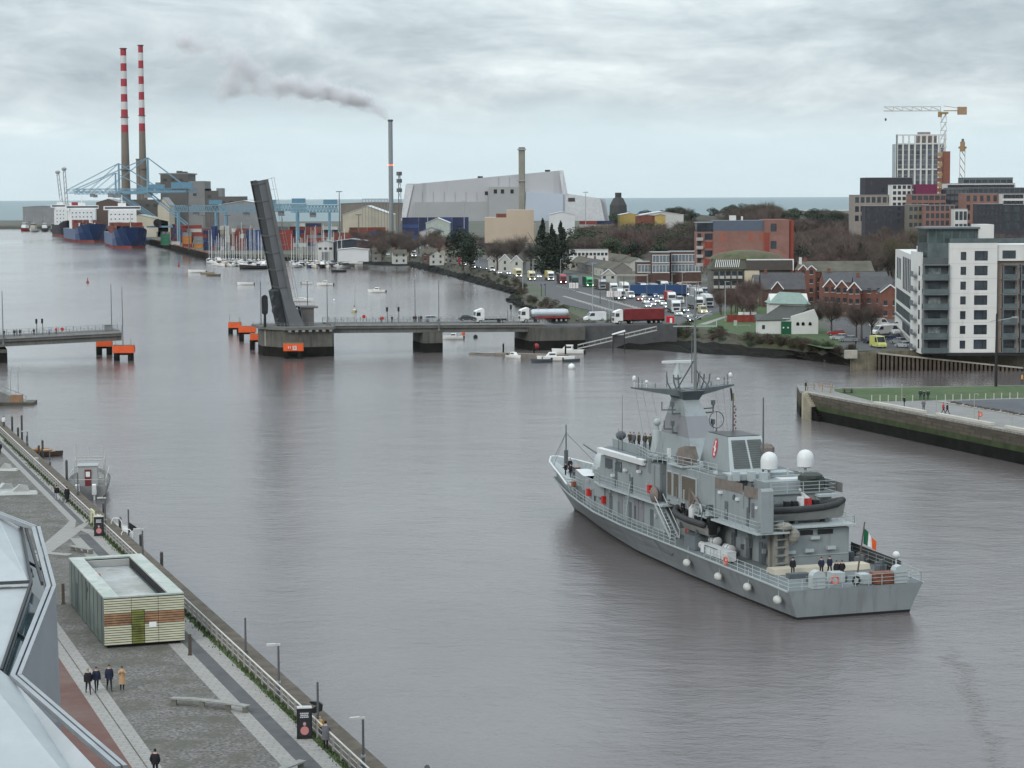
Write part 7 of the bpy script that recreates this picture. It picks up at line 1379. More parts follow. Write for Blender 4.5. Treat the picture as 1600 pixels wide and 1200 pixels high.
for i, (px, py, c) in enumerate(((1103, 462, 'silver'), (1112, 459, 'navy'), (1120, 465, 'silver'), (1110, 468, 'grey'), (1098, 455, 'blue'), (1085, 452, 'silver'), (1072, 450, 'grey'), (1128, 472, 'silver'), (1060, 447, 'black'), (1045, 446, 'dark green'))): car('%s car, %s from the left in the car park by the balconied terrace' % (c, ['eighth', 'ninth', 'tenth', 'seventh', 'fifth', 'fourth', 'third', 'eleventh', 'second', 'first'][i]), G(px, py, LZ+.02), R(160)+r2.uniform(-.1, .1), ctn[c])
for lb, px, py, c, rz in (('dark red car parked beside the bare trees on the quay street', 1307, 524, 'red', 170), ('silver car parked in front of the dark red car', 1311, 531, 'silver', 175), ('grey car parked right of the silver one by the trees', 1325, 534, 'grey', 178), ('dark car parked just left of the yellow van', 1357, 536, 'navy', 95), ('silver car parked nearest the quay before the white apartments', 1412, 543, 'silver', 118), ('grey car second in line before the white apartments', 1404, 537, 'grey', 118), ('dark car third in line before the white apartments', 1396, 531, 'navy', 118), ('pale car at the far end of the street', 1402, 511, 'white', 170)): car(lb, G(px, py, LZ+.02), R(rz), ctn[c])
van('pale yellow van with reflective stripes parked by the quay', G(1372, 543, LZ+.02), R(-78), (.50, .50, .16), False, None, 5.6, 2.6, stripe=paint('stripe_lime', (.45, .5, .08))); van('white van driving up the street by the white apartments', G(1378, 523, LZ+.02), R(-150), cw_); van('second white van behind the first on the street', G(1391, 522, LZ+.02), R(-60), cw_); van('white van across the end of the street', G(1375, 511, LZ+.02), R(0), cw_)
# roadside pieces
o = T('blue_hoarding', 'long blue curtain sided trailer row below the office', 'hoarding', AX(985, 735, LZ)); mb = MB(); mb.box(0, 19, 0, 2.5, .9, 4.0); mb.build('panel', mat('curtain_blue', (.025, .065, .16), var=.15, scale=.3), o); mb = MB(); mb.box(0, 19, .4, 2.1, .3, .9); mb.build('chassis', dark, o)
o = T('gantry_beam', 'long pale overhead beam on posts above the lorries', 'gantry', AX(936, 690, LZ)); w = 76*690/3422; z = A(936, 429, 690).z-LZ; mb = MB(); mb.box(0, w, 0, .8, z-.5, z); mb.build('beam', mat('beam_pale', (.30, .29, .26)), o)
for x in (.2, w/2, w-.4): mb = MB(); mb.box(x, x+.25, .2, .5, 0, z-.5); mb.build('post', m_lamp, o)
o = T('gantry_beam', 'short pale overhead beam below the brown office', 'gantry', AX(1065, 640, LZ)); w = 25*640/3422; z = A(1065, 440, 640).z-LZ; mb = MB(); mb.box(0, w, 0, .6, z-.35, z); mb.build('beam', mat('beam_pale'), o)
for x in (.1, w-.3): mb = MB(); mb.box(x, x+.2, .2, .4, 0, z-.35); mb.build('post', m_lamp, o)
for lb, px, py, w, n in (('white direction signs left of the brown lorry', 897, 456, 3.4, 3), ('white road signs pair beside the white lorries', 960, 470, 5.0, 4)):
    o = T('road_sign', lb, 'road sign', G(px, py, LZ), 0)
    for i in range(n):
        x = (i-n/2)*w/n; mb = MB(); mb.box(x, x+w/n*.82, 0, .1, 1.3, 3.2); q = mb.build('sign_board', white, o); mb = MB(); mb.box(x+w/n*.35, x+w/n*.45, -.03, 0, 1.5, 3.0); mb.build('red_bar', m_buoy, q)
    mb = MB(); [mb.cyl((x, .2, 0), (x, .2, 3.2), .06, None, 5) for x in (-w/2+.3, w/2-.5)]; mb.build('post', m_lamp, o)
for li, (px, yt, yb) in enumerate(sorted(((926, 411, 500), (958, 450, 500), (952, 470, 508), (1073, 440, 480), (1133, 440, 502), (1117, 436, 462), (1091, 440, 470), (1040, 442, 470), (1012, 428, 446), (747, 395, 410), (668, 392, 402), (833, 405, 440), (817, 425, 452), (876, 405, 430), (1021, 424, 444), (1050, 428, 450), (1066, 426, 448), (1289, 395, 420)))):
    b = G(px, yb, LZ); h = (yb-yt)*b.y/3422; mb = MB(); mb.cyl((0, 0, 0), (0, 0, h), .14, .09, 6); mb.box(-.2, 1.2, -.1, .1, h-.08, h+.06); single('street_lamp', mb, steel, od(li)+' grey street lamp from the left beside the road and traffic queue', 'street lamp', 'street lamps along the embankment road', b)
for lb, px, py in (('left dark twin posted blue sign on the embankment bend', 846, 463), ('right dark twin posted sign frame on the embankment bend', 852, 462)): mb = MB(); mb.box(-.1, .1, -.1, .1, 0, 4); mb.box(-.5, .1, -.1, .1, 3.7, 4); single('direction_sign', mb, paint('navy_post', (.03, .04, .08)), lb, 'sign post', None, G(px, py, LZ))
o = T('red_kiosk', 'bright red and white kiosk beside the long container lorry', 'kiosk', G(1047, 507, LZ)); mb = MB(); mb.box(-1, 1, -.6, .6, 0, 2.2); mb.build('case', paint('kiosk_red', (.55, .015, .02)), o); mb = MB(); mb.box(-.1, .5, -.64, -.6, .3, 1.7); mb.build('panel', white, o)
o = T('white_boat_trailer', 'white box and boat stored on the lawn beside the boathouse', 'trailer', G(1163, 501, LZ)); mb = MB(); mb.box(-1.6, -.3, -.6, .6, .8, 2.3); mb.box(0, 3.2, -.8, .8, 1.0, 2.3); mb.build('box', white, o); mb = MB(); mb.box(0, 3.2, -.82, .8, .3, .9); mb.build('base', mat('grey_blue', (.2, .24, .28)), o)
mb = MB(); mb.box(-.4, .4, -.3, .3, 0, 1.4); single('green_cabinet', mb, mat('pale_green_clad'), 'small pale green cabinet on the lawn', 'cabinet', None, G(1149, 509, LZ)); mb = MB(); mb.box(-2, 2, -.25, .25, .38, .5); mb.box(-1.8, -1.5, -.2, .2, 0, .38); mb.box(1.5, 1.8, -.2, .2, 0, .38); single('park_bench', mb, m_bench, 'pale low bench on the lawn above the bank', 'bench', None, G(1162, 511, LZ))
mb = MB(); mb.box(0, 16, 0, .12, .1, 2.0)
for i in range(9): mb.box(i*2, i*2+.12, -.1, 0, 0, 2.2)
single('red_fence', mb, mat('rusty_red_fence', (.20, .035, .025), var=.3), 'rusty red fence among reddish shrubs behind the lawn', 'fence', None, AX(1137, 585, LZ))
person('person in black standing on the quay grass near the yellow van', G(1337, 543, LZ), PI, 'stand', blk, blk)
# quay wall by the white apartments, sheet piles and slipway
qw = MB(); a, b = G(1330, 552.5, LZ), G(1447, 549, LZ); c = G(1720, 548, LZ); wallseg(qw, a+Vector((0, -.4, 0)), b+Vector((0, -.4, 0)), -3, LZ+.35, .5); wallseg(qw, b+Vector((0, -.4, 0)), c+Vector((0, -.4, 0)), -3, LZ+.35, .5); tag(qw.build('stone_quay_wall', mat('ochre_quay_stone', (.19, .165, .12), rough=.9, var=.35, scale=.5, kind='streak', col2=(.06, .055, .04))), 'ochre stone quay wall below the white apartments', 'quay wall')
sp = T('sheet_pile_slipway', 'sheet piled slipway wall descending to the water before the white apartments', 'slipway', G(1375, 551.5, LZ)); n_ = 34; a = G(1372, 552.5, LZ); a2 = G(1598, 575.5, .5); o_ = Vector(sp.location)
for i in range(n_):
    t = i/n_; p = a.lerp(a2, t)-o_; q = a.lerp(a2, (i+.55)/n_)-o_; zt = a.lerp(a2, t).z-LZ; mb = MB(); dv = (q-p); dv.z = 0; dv.normalize(); s_ = Vector((-dv.y, dv.x, 0)); off = s_*-.45; mb.hexa([(p.x, p.y, -7), (q.x, q.y, -7), (q.x+off.x, q.y+off.y, -7), (p.x+off.x, p.y+off.y, -7)][::-1], [(p.x, p.y, zt), (q.x, q.y, zt), (q.x+off.x, q.y+off.y, zt), (p.x+off.x, p.y+off.y, zt)][::-1]); mb.build('sheet_pile', mat('rusty_sheet_pile', (.085, .065, .05), var=.4, scale=.8), sp)
mb = MB(); p, q = a-o_, a2-o_; s_ = Vector((.25, 9, 0)); mb.hexa([(p.x, p.y, -7), (q.x, q.y, -7), (q.x, q.y+12, -7), (p.x, p.y+2, -7)], [(p.x, p.y, 0-.1), (q.x, q.y, q.z-.1), (q.x, q.y+12, q.z-.1), (p.x, p.y+2, -.1)]); mb.build('slip_fill', m_weed, sp); mb = MB(); beam(mb, p+Vector((0, -.2, .1)), q+Vector((0, -.2, .1)), .7, .3); mb.build('capping', mat('cap_concrete', (.33, .31, .27), var=.2), sp)
mb = MB(); mb.box(-1.3, 1.3, -1, .6, -.9, .8); single('quay_bollard_block', mb, mat('cap_concrete'), 'pale stone block at the corner of the quay by the bank', 'block', None, G(1329, 553, LZ))
# white apartments
Yw = 464; kw = Yw/3422; o = T('white_apartments', 'white rendered apartment block with square windows and glass balconies', 'apartment block', AX(1485, Yw, LZ)); H7 = 23.6; wm_ = 10.1
holes = []
for j in range(7): z = 1.1+j*3.13; holes += [(2.35, 3.55, z+.1, z+1.85), (5.3, 8.1, z, z+2.05)]
mb = MB(); wallgrid(mb, (0, 0), (1, 0), wm_, 0, H7, holes, .3); mb.box(0, .3, .01, 16, 0, H7); mb.box(wm_-.3, wm_, .01, 16, 0, H7); mb.box(.3, wm_-.3, .4, 16, H7-.4, H7-.02); mb.build('main_wall', m_wr, o)
for x0, x1, c, d in holes:
    mb = MB(); mb.box(x0, x1, .26, .32, c, d); wn = mb.build('window', glass, o); mb = MB(); mb.box(x0, x1, .2, .26, c, c+.07); mb.box(x0, x1, .2, .26, d-.07, d); mb.box(x0, x0+.07, .2, .26, c+.07, d-.07); mb.box(x1-.07, x1, .2, .26, c+.07, d-.07)
    if x1-x0 > 2: mb.box(x0+1.9, x0+1.97, .2, .26, c+.07, d-.07)
    mb.build('frame', blackm, wn)
for j in range(8): mb = MB(); mb.box(.0, wm_, -.015, 0, .45+j*3.13, .49+j*3.13); mb.build('render_joint', mat('joint_grey', (.35, .35, .34)), o)
mb = MB(); mb.box(-.5, wm_+8, -.3, 0, -.3, .35); mb.build('plinth', dark, o)
m_bf = mat('balcony_frame', (.13, .15, .16), rough=.5); m_bgl = mat('balcony_glass', (.10, .125, .13), rough=.1, var=.3, scale=.4)
mb = MB(); mb.box(-5.2, 0, 1.2, 16, 0, 20.5); mb.build('corner_core', mat('dark_grey_clad', (.09, .10, .105)), o)
mb = MB(); mb.box(-5.45, -5.2, 2.4, 15, 0, 21.6); mb.build('flank_wall', m_wr, o)
for j in range(6): mb = MB(); mb.box(-5.5, -5.45, 4, 5.6, 1.0+j*3.13, 3.0+j*3.13); mb.build('flank_window', glass, o); mb = MB(); mb.box(-6.4, -5.5, 7, 11, .6+j*3.13, .8+j*3.13); mb.box(-6.4, -6.34, 7, 11, .8+j*3.13, 1.8+j*3.13); mb.build('flank_balcony', m_bf, o)
for j in range(6):
    z = .3+j*3.13; mb = MB(); mb.box(-5.6, -.02, -.7, 1.2, z+2.95, z+3.13); mb.build('balcony_slab', m_bf, o); mb = MB(); mb.box(-5.5, -.1, -.62, -.56, z+.05, z+1.15); mb.box(-5.56, -5.5, -.6, 1.2, z+.05, z+1.15); mb.build('balcony_glass', m_bgl, o); mb = MB(); mb.box(-4.2, -1.6, 1.12, 1.2, z+.1, z+2.4); mb.build('balcony_door', mat('curtained_glass', (.20, .23, .23), rough=.2, var=.6, scale=1) if j % 2 else glass, o); mb = MB(); mb.box(-5.58, -5.4, -.66, -.5, z, z+3); mb.box(-.25, -.05, -.66, -.5, z, z+3); mb.build('balcony_post', m_bf, o)
mb = MB(); mb.box(wm_+.02, wm_+9, 1.5, 16, 0, H7-3.8); mb.build('right_wall', mat('orange_beige_wall', (.30, .24, .20)), o); mb = MB(); mb.box(wm_+.02, wm_+9, .6, 15, H7-3.8, H7-.4); mb.build('upper_setback', m_wr, o); mb = MB(); mb.box(wm_+1.2, wm_+4, .52, .6, H7-3.3, H7-1.6); mb.build('window', glass, o)
for j in range(6):
    z = .3+j*3.13
    for xx in (1.2, 5.0): mb = MB(); mb.box(wm_+xx, wm_+xx+3.2, -.5, 1.5, z+2.9, z+3.1); mb.box(wm_+xx, wm_+xx+.18, -.5, -.3, z, z+2.9); mb.box(wm_+xx+3.0, wm_+xx+3.2, -.5, -.3, z, z+2.9); mb.build('balcony_frame', m_bf, o); mb = MB(); mb.box(wm_+xx+.2, wm_+xx+3, 1.42, 1.5, z+.1, z+2.5); mb.build('balcony_door', glass, o); mb = MB(); mb.box(wm_+xx+.18, wm_+xx+3, -.45, -.4, z+.05, z+1.1); mb.build('balcony_glass', m_bgl, o)
mb = MB(); mb.box(-4.4, 6.3, 2.2, 13, H7, H7+3.0); mb.build('penthouse_glazing', mat('penthouse_green_glass', (.06, .085, .085), rough=.1, var=.5, scale=.3), o); mb = MB(); mb.box(-4.9, 6.6, 1.2, 14, H7+3.0, H7+3.35); mb.build('penthouse_roof', m_bf, o); mb = MB(); mb.box(6.35, 9.6, 1.4, 9, H7, H7+3.9); mb.build('stair_box', m_wr, o); mb = MB(); mb.box(0, wm_+9, .2, .25, H7+.02, H7+1.0); mb.build('roof_glass_rail', m_bgl, o); [MB().box(-4.3+i*1.7, -4.15+i*1.7, 2.1, 2.2, H7, H7+3).build('penthouse_mullion', m_bf, o) for i in range(7)]; mb = MB(); mb.box(-4.4, -.02, 1.3, 13, 20.5, H7); mb.build('glazed_stair', m_bgl, o)
# street wing
glassd = mat('matt_dark_glazing', (.03, .045, .05), rough=.5, var=.6, scale=.2, spec=.2)
p0 = Vector((AX(1435, 492).x, 492, LZ)); p1 = Vector((AX(1400, 575).x, 575, LZ)); u = (p0-p1); Lw = u.length; a_ = dirang(p1, p0); w2 = T('apartment_wing', 'white street wing of the apartments with tall glazed openings', 'apartment block', p1, a_); hw = 19.6
holes = [(6, 24, 12.4, 17.8), (30, Lw-4, 10.6, 18.6), (4, Lw-4, 6.8, 9.9), (4, Lw-4, 3.6, 6.0), (30, Lw-3, .4, 2.8)]
mb = MB(); wallgrid(mb, (0, 0), (1, 0), Lw, 0, hw, holes, .12); mb.box(0, .4, .01, 14, 0, hw); mb.box(Lw-.4, Lw, .01, 12, 0, hw); mb.box(.4, Lw-.4, .7, 14, hw-.4, hw-.02); mb.build('wall', m_wr, w2)
for h_ in holes: mb = MB(); mb.box(h_[0], h_[1], .1, .14, h_[2], h_[3]); g_ = mb.build('window', glassd, w2); mb = MB(); [mb.box(h_[0]+i*6, h_[0]+i*6+.4, .04, .1, h_[2], h_[3]) for i in range(1, int((h_[1]-h_[0])/6))]; mb.build('mullion', white if h_[2] > 9 else m_bf, g_)
mb = MB(); mb.box(Lw-34, Lw-2, 4, 14, hw, hw+3.4); mb.build('roof_plant', mat('grey_brown_panel', (.15, .135, .125)), w2)
mb = MB(); mb.box(0, 3.6, 0, 8, 0, 22.4); q = mb.build('corner_tower', m_wr, w2); q.location = (Lw+.3, -.3, 0)
for j in range(6): mb = MB(); mb.box(Lw+.6, Lw+2.6, -1.4, -.32, 2.6+j*3.13, 2.75+j*3.13); mb.box(Lw+.6, Lw+2.6, -1.42, -1.36, 2.75+j*3.13, 3.7+j*3.13); mb.build('small_balcony', m_bf, w2); mb = MB(); mb.box(Lw+.9, Lw+2.3, -.34, -.3, 2.8+j*3.13, 4.9+j*3.13); mb.build('balcony_door', glass, w2)
mb = MB(); mb.box(0, Lw, -.3, -.0, 2.85, 3.3); mb.build('canopy', m_bf, w2)
# ================= RIGHT PIER =================
PZ = 4.4; f0 = G(1250, 611, PZ); f1_ = G(1600, 677, PZ); fd = (f1_-f0).normalized(); f2_ = f0+fd*150; bk0 = G(1303, 606.5, PZ); bk1 = G(1700, 600, PZ)
cnr = f0+Vector((1.0, 12, 0)); pts = [f0, f2_, f2_+Vector((60, 0, 0)), bk1, bk0, cnr]; P2 = [(p.x, p.y) for p in pts]
def inset(P, e): return P
mb = MB(); mb.prism(P2, PZ-1.9, PZ-.3); tag(mb.build('pier_wall', m_stone), kind='structure'); mb = MB(); mb.prism([(x, y-.04) for x, y in P2], PZ-2.7, PZ-1.9); tag(mb.build('pier_algae_band', m_algae), kind='structure'); mb = MB(); mb.prism([(x, y-.08) for x, y in P2], -5, PZ-2.7); tag(mb.build('pier_foot', mat('black_weed_stone', (.009, .009, .008), var=.5, spec=.1)), kind='structure'); mb = MB(); mb.prism(P2, PZ-.3, PZ); tag(mb.build('pier_top', mat('pier_paving', (.24, .235, .225), rough=.9, var=.15, scale=.4, kind='slab', sc2=.3, col2=(.14, .14, .13))), kind='structure')
mb = MB(); s_ = Vector((-fd.y, fd.x, 0)); L_ = 150
for a_, b_ in ((0, L_),): p, q = f0+fd*a_, f0+fd*b_; mb.quad(*[(v.x, v.y, PZ+.004) for v in (p, q, q+s_*1.2, p+s_*1.2)])
struct('pier_coping', mb, mat('granite_coping', (.30, .28, .23), var=.2, scale=.5, kind='slab', sc2=.4, col2=(.15, .14, .12)))
sheet('pier_lawn', [(1304, 607.2), (1304, 611), (1366, 627), (1465, 625), (1600, 621), (1720, 618), W3(bk1.x-2, bk1.y-1)], PZ+.03, mat('pier_grass', (.048, .082, .028), rough=.95, var=.35, scale=.5, bump=.6, kind='patch', col2=(.07, .10, .04), sc2=.12)); sheet('pier_road', [(1478, 626.5), (1600, 623), (1720, 621), (1720, 668), (1600, 646)], PZ+.008, mat('pier_asphalt', (.075, .078, .09), rough=.8, var=.25, scale=.3)); sheet('pale_edging', [(1466, 625.4), (1600, 647.5), (1720, 669), (1720, 672), (1600, 650.5), (1462, 627)], PZ+.05, m_kerb)
for i, (xa, ya, xb, yb) in enumerate(((1366, 631.5, 1445, 646), (1465, 649.5, 1551, 665.5), (1572, 669.5, 1640, 682))):
    a, b = G(xa, ya, PZ), G(xb, yb, PZ); mb = MB(); beam(mb, Vector((0, 0, .25)), b-a+Vector((0, 0, .25)), .7, .4); single('long_stone_kerb', mb, mat('pale_granite', (.46, .44, .40), var=.08), ['leftmost long pale granite block along the pier edge', 'middle long pale granite block along the pier edge', 'rightmost long pale granite block along the pier edge'][i], 'kerb block', None, a)
mb = MB()
for i in range(16):
    a = G(1490, 631, PZ).lerp(G(1600, 650, PZ), i/15); mb.ell((a.x+r2.uniform(-.3, .3), a.y+1.2, PZ+.1), .5, .4, .25, 6, 4)
tag(mb.build('rubble_edge', m_stone), 'rough rubble edging along the pier road', 'rubble', kind='stuff')
for bi, px in enumerate((1362, 1375, 1388, 1400, 1426, 1477, 1489, 1502, 1515, 1540, 1553, 1565, 1578, 1590)):
    mb = MB(); mb.cyl((0, 0, 0), (0, 0, 1.0), .09, .08, 8); mb.cyl((0, 0, 1.0), (0, 0, 1.05), .1, .05, 8); single('pale_bollard', mb, mat('bollard_pale', (.45, .44, .40)), od(bi)+' slim pale bollard from the left along the pier lawn', 'bollard', 'bollards along the pier lawn', G(px, 627.5 if px < 1430 else 626.5-(px-1480)*.03, PZ))
# corner steps
st = T('harbour_steps', 'worn stone steps descending the end of the pier to the water', 'steps', f0+fd*2.4)
for i in range(11): mb = MB(); d = fd*.55; p = d*i; mb.bx((p.x, p.y+.4-.65, -PZ), .9, 1.3, PZ-.35*i-.05+.0, math.atan2(fd.y, fd.x)); mb.build('step', mat('worn_step_stone', (.36, .33, .25), var=.2) if i < 6 else m_weed, st)
mb = MB(); o = T('pier_end_railing', 'rusty brown railings and gate at the end of the pier', 'railing', f0+Vector((3, 3, 0))); b0_ = Vector(o.location); P = [G(px, py, PZ)-b0_ for px, py in ((1262, 610), (1272, 609), (1285, 611), (1298, 614), (1300, 609), (1280, 606.5))]
for z in (.5, 1.05): mb.tube([p+Vector((0, 0, z)) for p in P], .04, 5)
mb.build('rail', mat('rusty_rail', (.30, .22, .15)), o)
for p in P: mb = MB(); mb.cyl(p, p+Vector((0, 0, 1.15)), .08, None, 6); mb.build('post', mat('rusty_rail'), o)
o = T('picnic_table', 'small dark table standing on the pier lawn', 'table', G(1325, 614, PZ)); mb = MB(); mb.box(-.9, .9, -.4, .4, .68, .76); mb.box(-.9, .9, -.9, -.65, .4, .46); mb.box(-.9, .9, .65, .9, .4, .46); mb.build('top', mat('dark_timber', (.06, .05, .04)), o)
for x in (-.6, .6): mb = MB(); mb.box(x-.06, x+.06, -.75, .75, 0, .4); mb.box(x-.06, x+.06, -.1, .1, .4, .68); mb.build('leg', mat('dark_timber'), o)
dg = cloth('dark_green', (.02, .045, .04)); 
for lb, px, py, po, c, l_, rz in (('person in black standing at the very end corner of the pier', 1259, 611, 'stand', blk, blk, PI), ('person in black leaning forward on the pier path', 1413, 636, 'photo', blk, drk, PI), ('left one of three dark green figures on the pier lawn', 1438, 625, 'stand', dg, dg, -PI/2), ('middle one of three dark green figures on the pier lawn', 1443.5, 626, 'lean', dg, drk, -PI/2), ('right one of three dark green figures on the pier lawn', 1450, 625.5, 'stand', dg, dg, -PI/2), ('person in black trousers crouched below the three green figures', 1443, 642, 'pocket', grey, blk, -PI/2), ('person in a red jacket walking on the pier path', 1474, 647, 'walk', red, drk, 0), ('person in navy walking beside the red jacket on the pier', 1480, 648, 'walk2', navy, drk, 0), ('person in yellow at the right edge of the pier', 1597, 600, 'stand', yel, drk, PI)): person(lb, G(px, py, PZ), rz, po, c, l_)
for lb, px, yt, yb, hk in (('thin pole behind the person leaning on the pier', 1409, 600, 628, 0), ('thin lamp pole beside the red jacketed walker', 1463, 617, 649, 0), ('hooked pale lamp pole on the pier', 1522, 615, 657, 1), ('short thin pole near the right end of the pier path', 1581, 647, 669, 0)):
    b = G(px, yb, PZ); h = (yb-yt)*b.y/3422; mb = MB(); mb.cyl((0, 0, 0), (0, 0, h), .06, .05, 6)
    if hk: mb.box(0, .55, -.05, .05, h-.05, h+.05); mb.box(.5, .6, -.05, .05, h-.3, h)
    single('lamp_pole', mb, mat('pole_pale', (.33, .33, .31)), lb, 'lamp post', None, b)
o = T('lifebuoy_post', 'orange and yellow lifebuoy on a post on the pier edge', 'lifebuoy', G(1529, 660, PZ)); mb = MB(); mb.cyl((0, 0, 0), (0, 0, 1.7), .06, None, 6); mb.build('post', m_lamp, o); mb = MB(); mb.tube([(.25+.25*math.cos(t*PI/4), -.05, 1.2+.35*math.sin(t*PI/4)) for t in range(8)], .09, 6, True); mb.build('ring', m_or2, o)
b = G(1556, 604, PZ); o = T('tall_light_mast', 'tall black light mast with crossarm on the pier lawn', 'mast', b); h = A(1556, 490, b.y).z-PZ; mb = MB(); mb.cyl((0, 0, 0), (0, 0, h), .28, .16, 10); mb.build('pole', blackm, o); mb = MB(); beam(mb, (-1.1, 0, h-1.4), (.2, 0, h-1.0), .12, .12); beam(mb, (.1, 0, h-1.2), (3.4, 0, h-.6), .14, .12); mb.box(2.6, 3.6, -.3, .3, h-.75, h-.55); mb.build('crossarm', steel, o)
# ================= NAVAL PATROL SHIP =================
SO = Vector((30.19+.425, 192.97+.146, 0)); SA = R(108.9); SM = Matrix.Translation(SO) @ Matrix.Rotation(SA, 4, 'Z')
def SP(x, y, z): return SM @ Vector((x, y, z))
ship = T('naval_patrol_ship', 'large grey naval patrol ship under way in the river', 'ship', SO, SA)
m_nav = mat('naval_grey', (.25, .28, .29), rough=.5, var=.09, scale=.35, kind='streak', col2=(.175, .19, .19), sc2=.8); m_hull = mat('hull_grey_worn', (.235, .26, .27), rough=.5, var=.14, scale=.18, bump=.12, kind='streak', col2=(.155, .155, .15), sc2=.6); m_nvl = mat('naval_light', (.38, .42, .43), rough=.5, var=.05)
m_ndk = mat('ship_deck_grey', (.15, .17, .175), rough=.8, var=.15, scale=.5); m_ndd = mat('ship_dark_grey', (.10, .115, .125), rough=.6, var=.15); m_brt = mat('bare_brown_louver', (.115, .095, .075), rough=.8, var=.12, scale=2); m_gr2 = mat('mast_band_grey', (.20, .205, .22), var=.05); m_wht = mat('radome_white', (.60, .615, .62), rough=.35, var=.03); m_rd = paint('red_locker', (.48, .03, .025)); m_cv = mat('brown_canvas', (.17, .145, .13), rough=.95, var=.2, scale=1.5); m_rust = mat('rust_brown', (.20, .07, .04), var=.35, scale=2)
def PT(name, mb, m, par=None, sm=False): return mb.build(name, m, par or ship, sm)
def B(name, m, *a, par=None): mb = MB(); mb.box(*a); return PT(name, mb, m, par)
ST = [(0, 5.6, 6.75, 2.7), (4, 5.65, 6.8, 2.8), (12, 5.7, 6.9, 2.9), (25, 5.5, 6.9, 3.0), (40, 4.8, 6.6, 3.0), (50, 3.5, 5.8, 3.0), (57, 2.4, 4.8, 3.1), (62, 1.5, 3.9, 3.2), (66, .8, 3.0, 3.35), (69, .35, 2.3, 3.5), (71.4, .04, 1.7, 3.7)]
def secs(s):
    x, wl, dk, dz = s; w = max(0, (x-50)/21.4)**2; r = []
    for z in (-1.0, 0.0, .25, 1.1, 2.0, dz): t = max(0, z)/dz; r.append((x+w*2.9*max(0, z)/3.7-(.35*(dz-z)/2.7 if x == 0 else 0)*-1, wl+(dk-wl)*(t**1.15 if z > 0 else 0)-(.15 if z < 0 else 0), z))
    return r
RS = [secs(s) for s in ST]; tipc = [(71.5+.78*max(0, z), .03, z) for z in (-1, 0, .25, 1.1, 2.0, 3.75)]; RS.append(tipc)
mh = MB(); bt = MB()
for a, b in zip(RS, RS[1:]):
    for s_ in (1, -1):
        for j in range(5):
            q = [(p[0], p[1]*s_, p[2]) for p in (a[j], b[j], b[j+1], a[j+1])]; (bt if j < 2 else mh).quad(*(q if s_ < 0 else q[::-1]))
for j in range(5):
    a, b = RS[0][j], RS[0][j+1]; (bt if j < 2 else mh).quad((a[0], a[1], a[2]), (a[0], -a[1], a[2]), (b[0], -b[1], b[2]), (b[0], b[1], b[2]))
PT('hull', mh, m_hull); PT('boot_topping', bt, mat('boot_black', (.02, .02, .022)))
dk = MB()
for a, b in zip(RS, RS[1:]): dk.quad((a[5][0], -a[5][1], a[5][2]-.02), (b[5][0], -b[5][1], b[5][2]-.02), (b[5][0], b[5][1], b[5][2]-.02), (a[5][0], a[5][1], a[5][2]-.02))
PT('main_deck', dk, m_ndk)
for s_ in (1, -1):  # rubbing strip and bow bulwark
    mb = MB(); [beam(mb, (a[5][0], s_*(a[5][1]+.03), a[5][2]-.02), (b[5][0], s_*(b[5][1]+.03), b[5][2]-.02), .12, .14) for a, b in zip(RS, RS[1:])]; PT('sheer_strake', mb, m_nvl)
    pts = [(62 if s_ > 0 else 54, 3.95 if s_ > 0 else 5.15, 3.2), (66, 3.1, 3.35), (69, 2.45, 3.5), (72.2, 1.6, 3.65), (74.4, .05, 3.75)] ; top = [(62.6, 4.3, 4.4) if s_ > 0 else (54.5, 5.5, 4.6), (67, 3.5, 4.9), (71, 2.8, 5.3), (75.5, 1.75, 5.5), (78.6, .45, 5.65)]
    mb = MB()
    for i in range(4): mb.hexa([(pts[i][0], s_*pts[i][1], pts[i][2]), (pts[i+1][0], s_*pts[i+1][1], pts[i+1][2]), (pts[i+1][0], s_*(pts[i+1][1]-.12), pts[i+1][2]), (pts[i][0], s_*(pts[i][1]-.12), pts[i][2])], [(top[i][0], s_*top[i][1], top[i][2]), (top[i+1][0], s_*top[i+1][1], top[i+1][2]), (top[i+1][0]-.05, s_*(top[i+1][1]-.14), top[i+1][2]), (top[i][0]-.05, s_*(top[i][1]-.14), top[i][2])])
    if s_ > 0: mb.hexa([(74.4, .05, 3.75), (74.4, -.05, 3.75), (74.3, -.05, 3.75), (74.3, .05, 3.75)], [(78.6, .45, 5.65), (78.6, -.45, 5.65), (78.4, -.45, 5.65), (78.4, .45, 5.65)])
    PT('bow_bulwark', mb, m_nav); mb = MB(); T5 = [(p[0], s_*p[1], p[2]) for p in top]+[(79.0, 0, 5.65)]; mb.tube(T5, .11, 6); PT('bulwark_cap', mb, m_wht)
    mb = MB(); [mb.add([(p[0]+.0, s_*(p[1]-.15), p[2]), (q[0], s_*(q[1]-.2), q[2]-.05), (p[0]-.1, s_*(p[1]-1.0), 4.4)], [(0, 1, 2)]) for p, q in [(Vector(pts[i]).lerp(Vector(pts[i+1]), t), Vector(top[i]).lerp(Vector(top[i+1]), t)) for i in range(4) for t in (.2, .6)]]; PT('bulwark_stay', mb, m_nvl)
mb = MB(); mb.prism([(57, 4.3), (64, 3.3), (70, 2.2), (74.5, 1.2), (76.5, .2), (76.5, -.2), (74.5, -1.2), (70, -2.2), (57, -4.6)], 3.3, 4.4); PT('foredeck', mb, m_ndk)
mb = MB(); mb.prism([(51, 4.6), (58, 4.1), (63.5, 2.9), (63.5, 0.6), (58, -4.2), (51, -4.6)], 4.41, 5.95); PT('forward_house', mb, m_nav); mb = MB(); mb.prism([(52, 4.4), (58, 4.1), (63.3, 2.9), (63.3, 1.6), (52, .5)], 5.95, 6.0); PT('forward_deck', mb, m_wht)
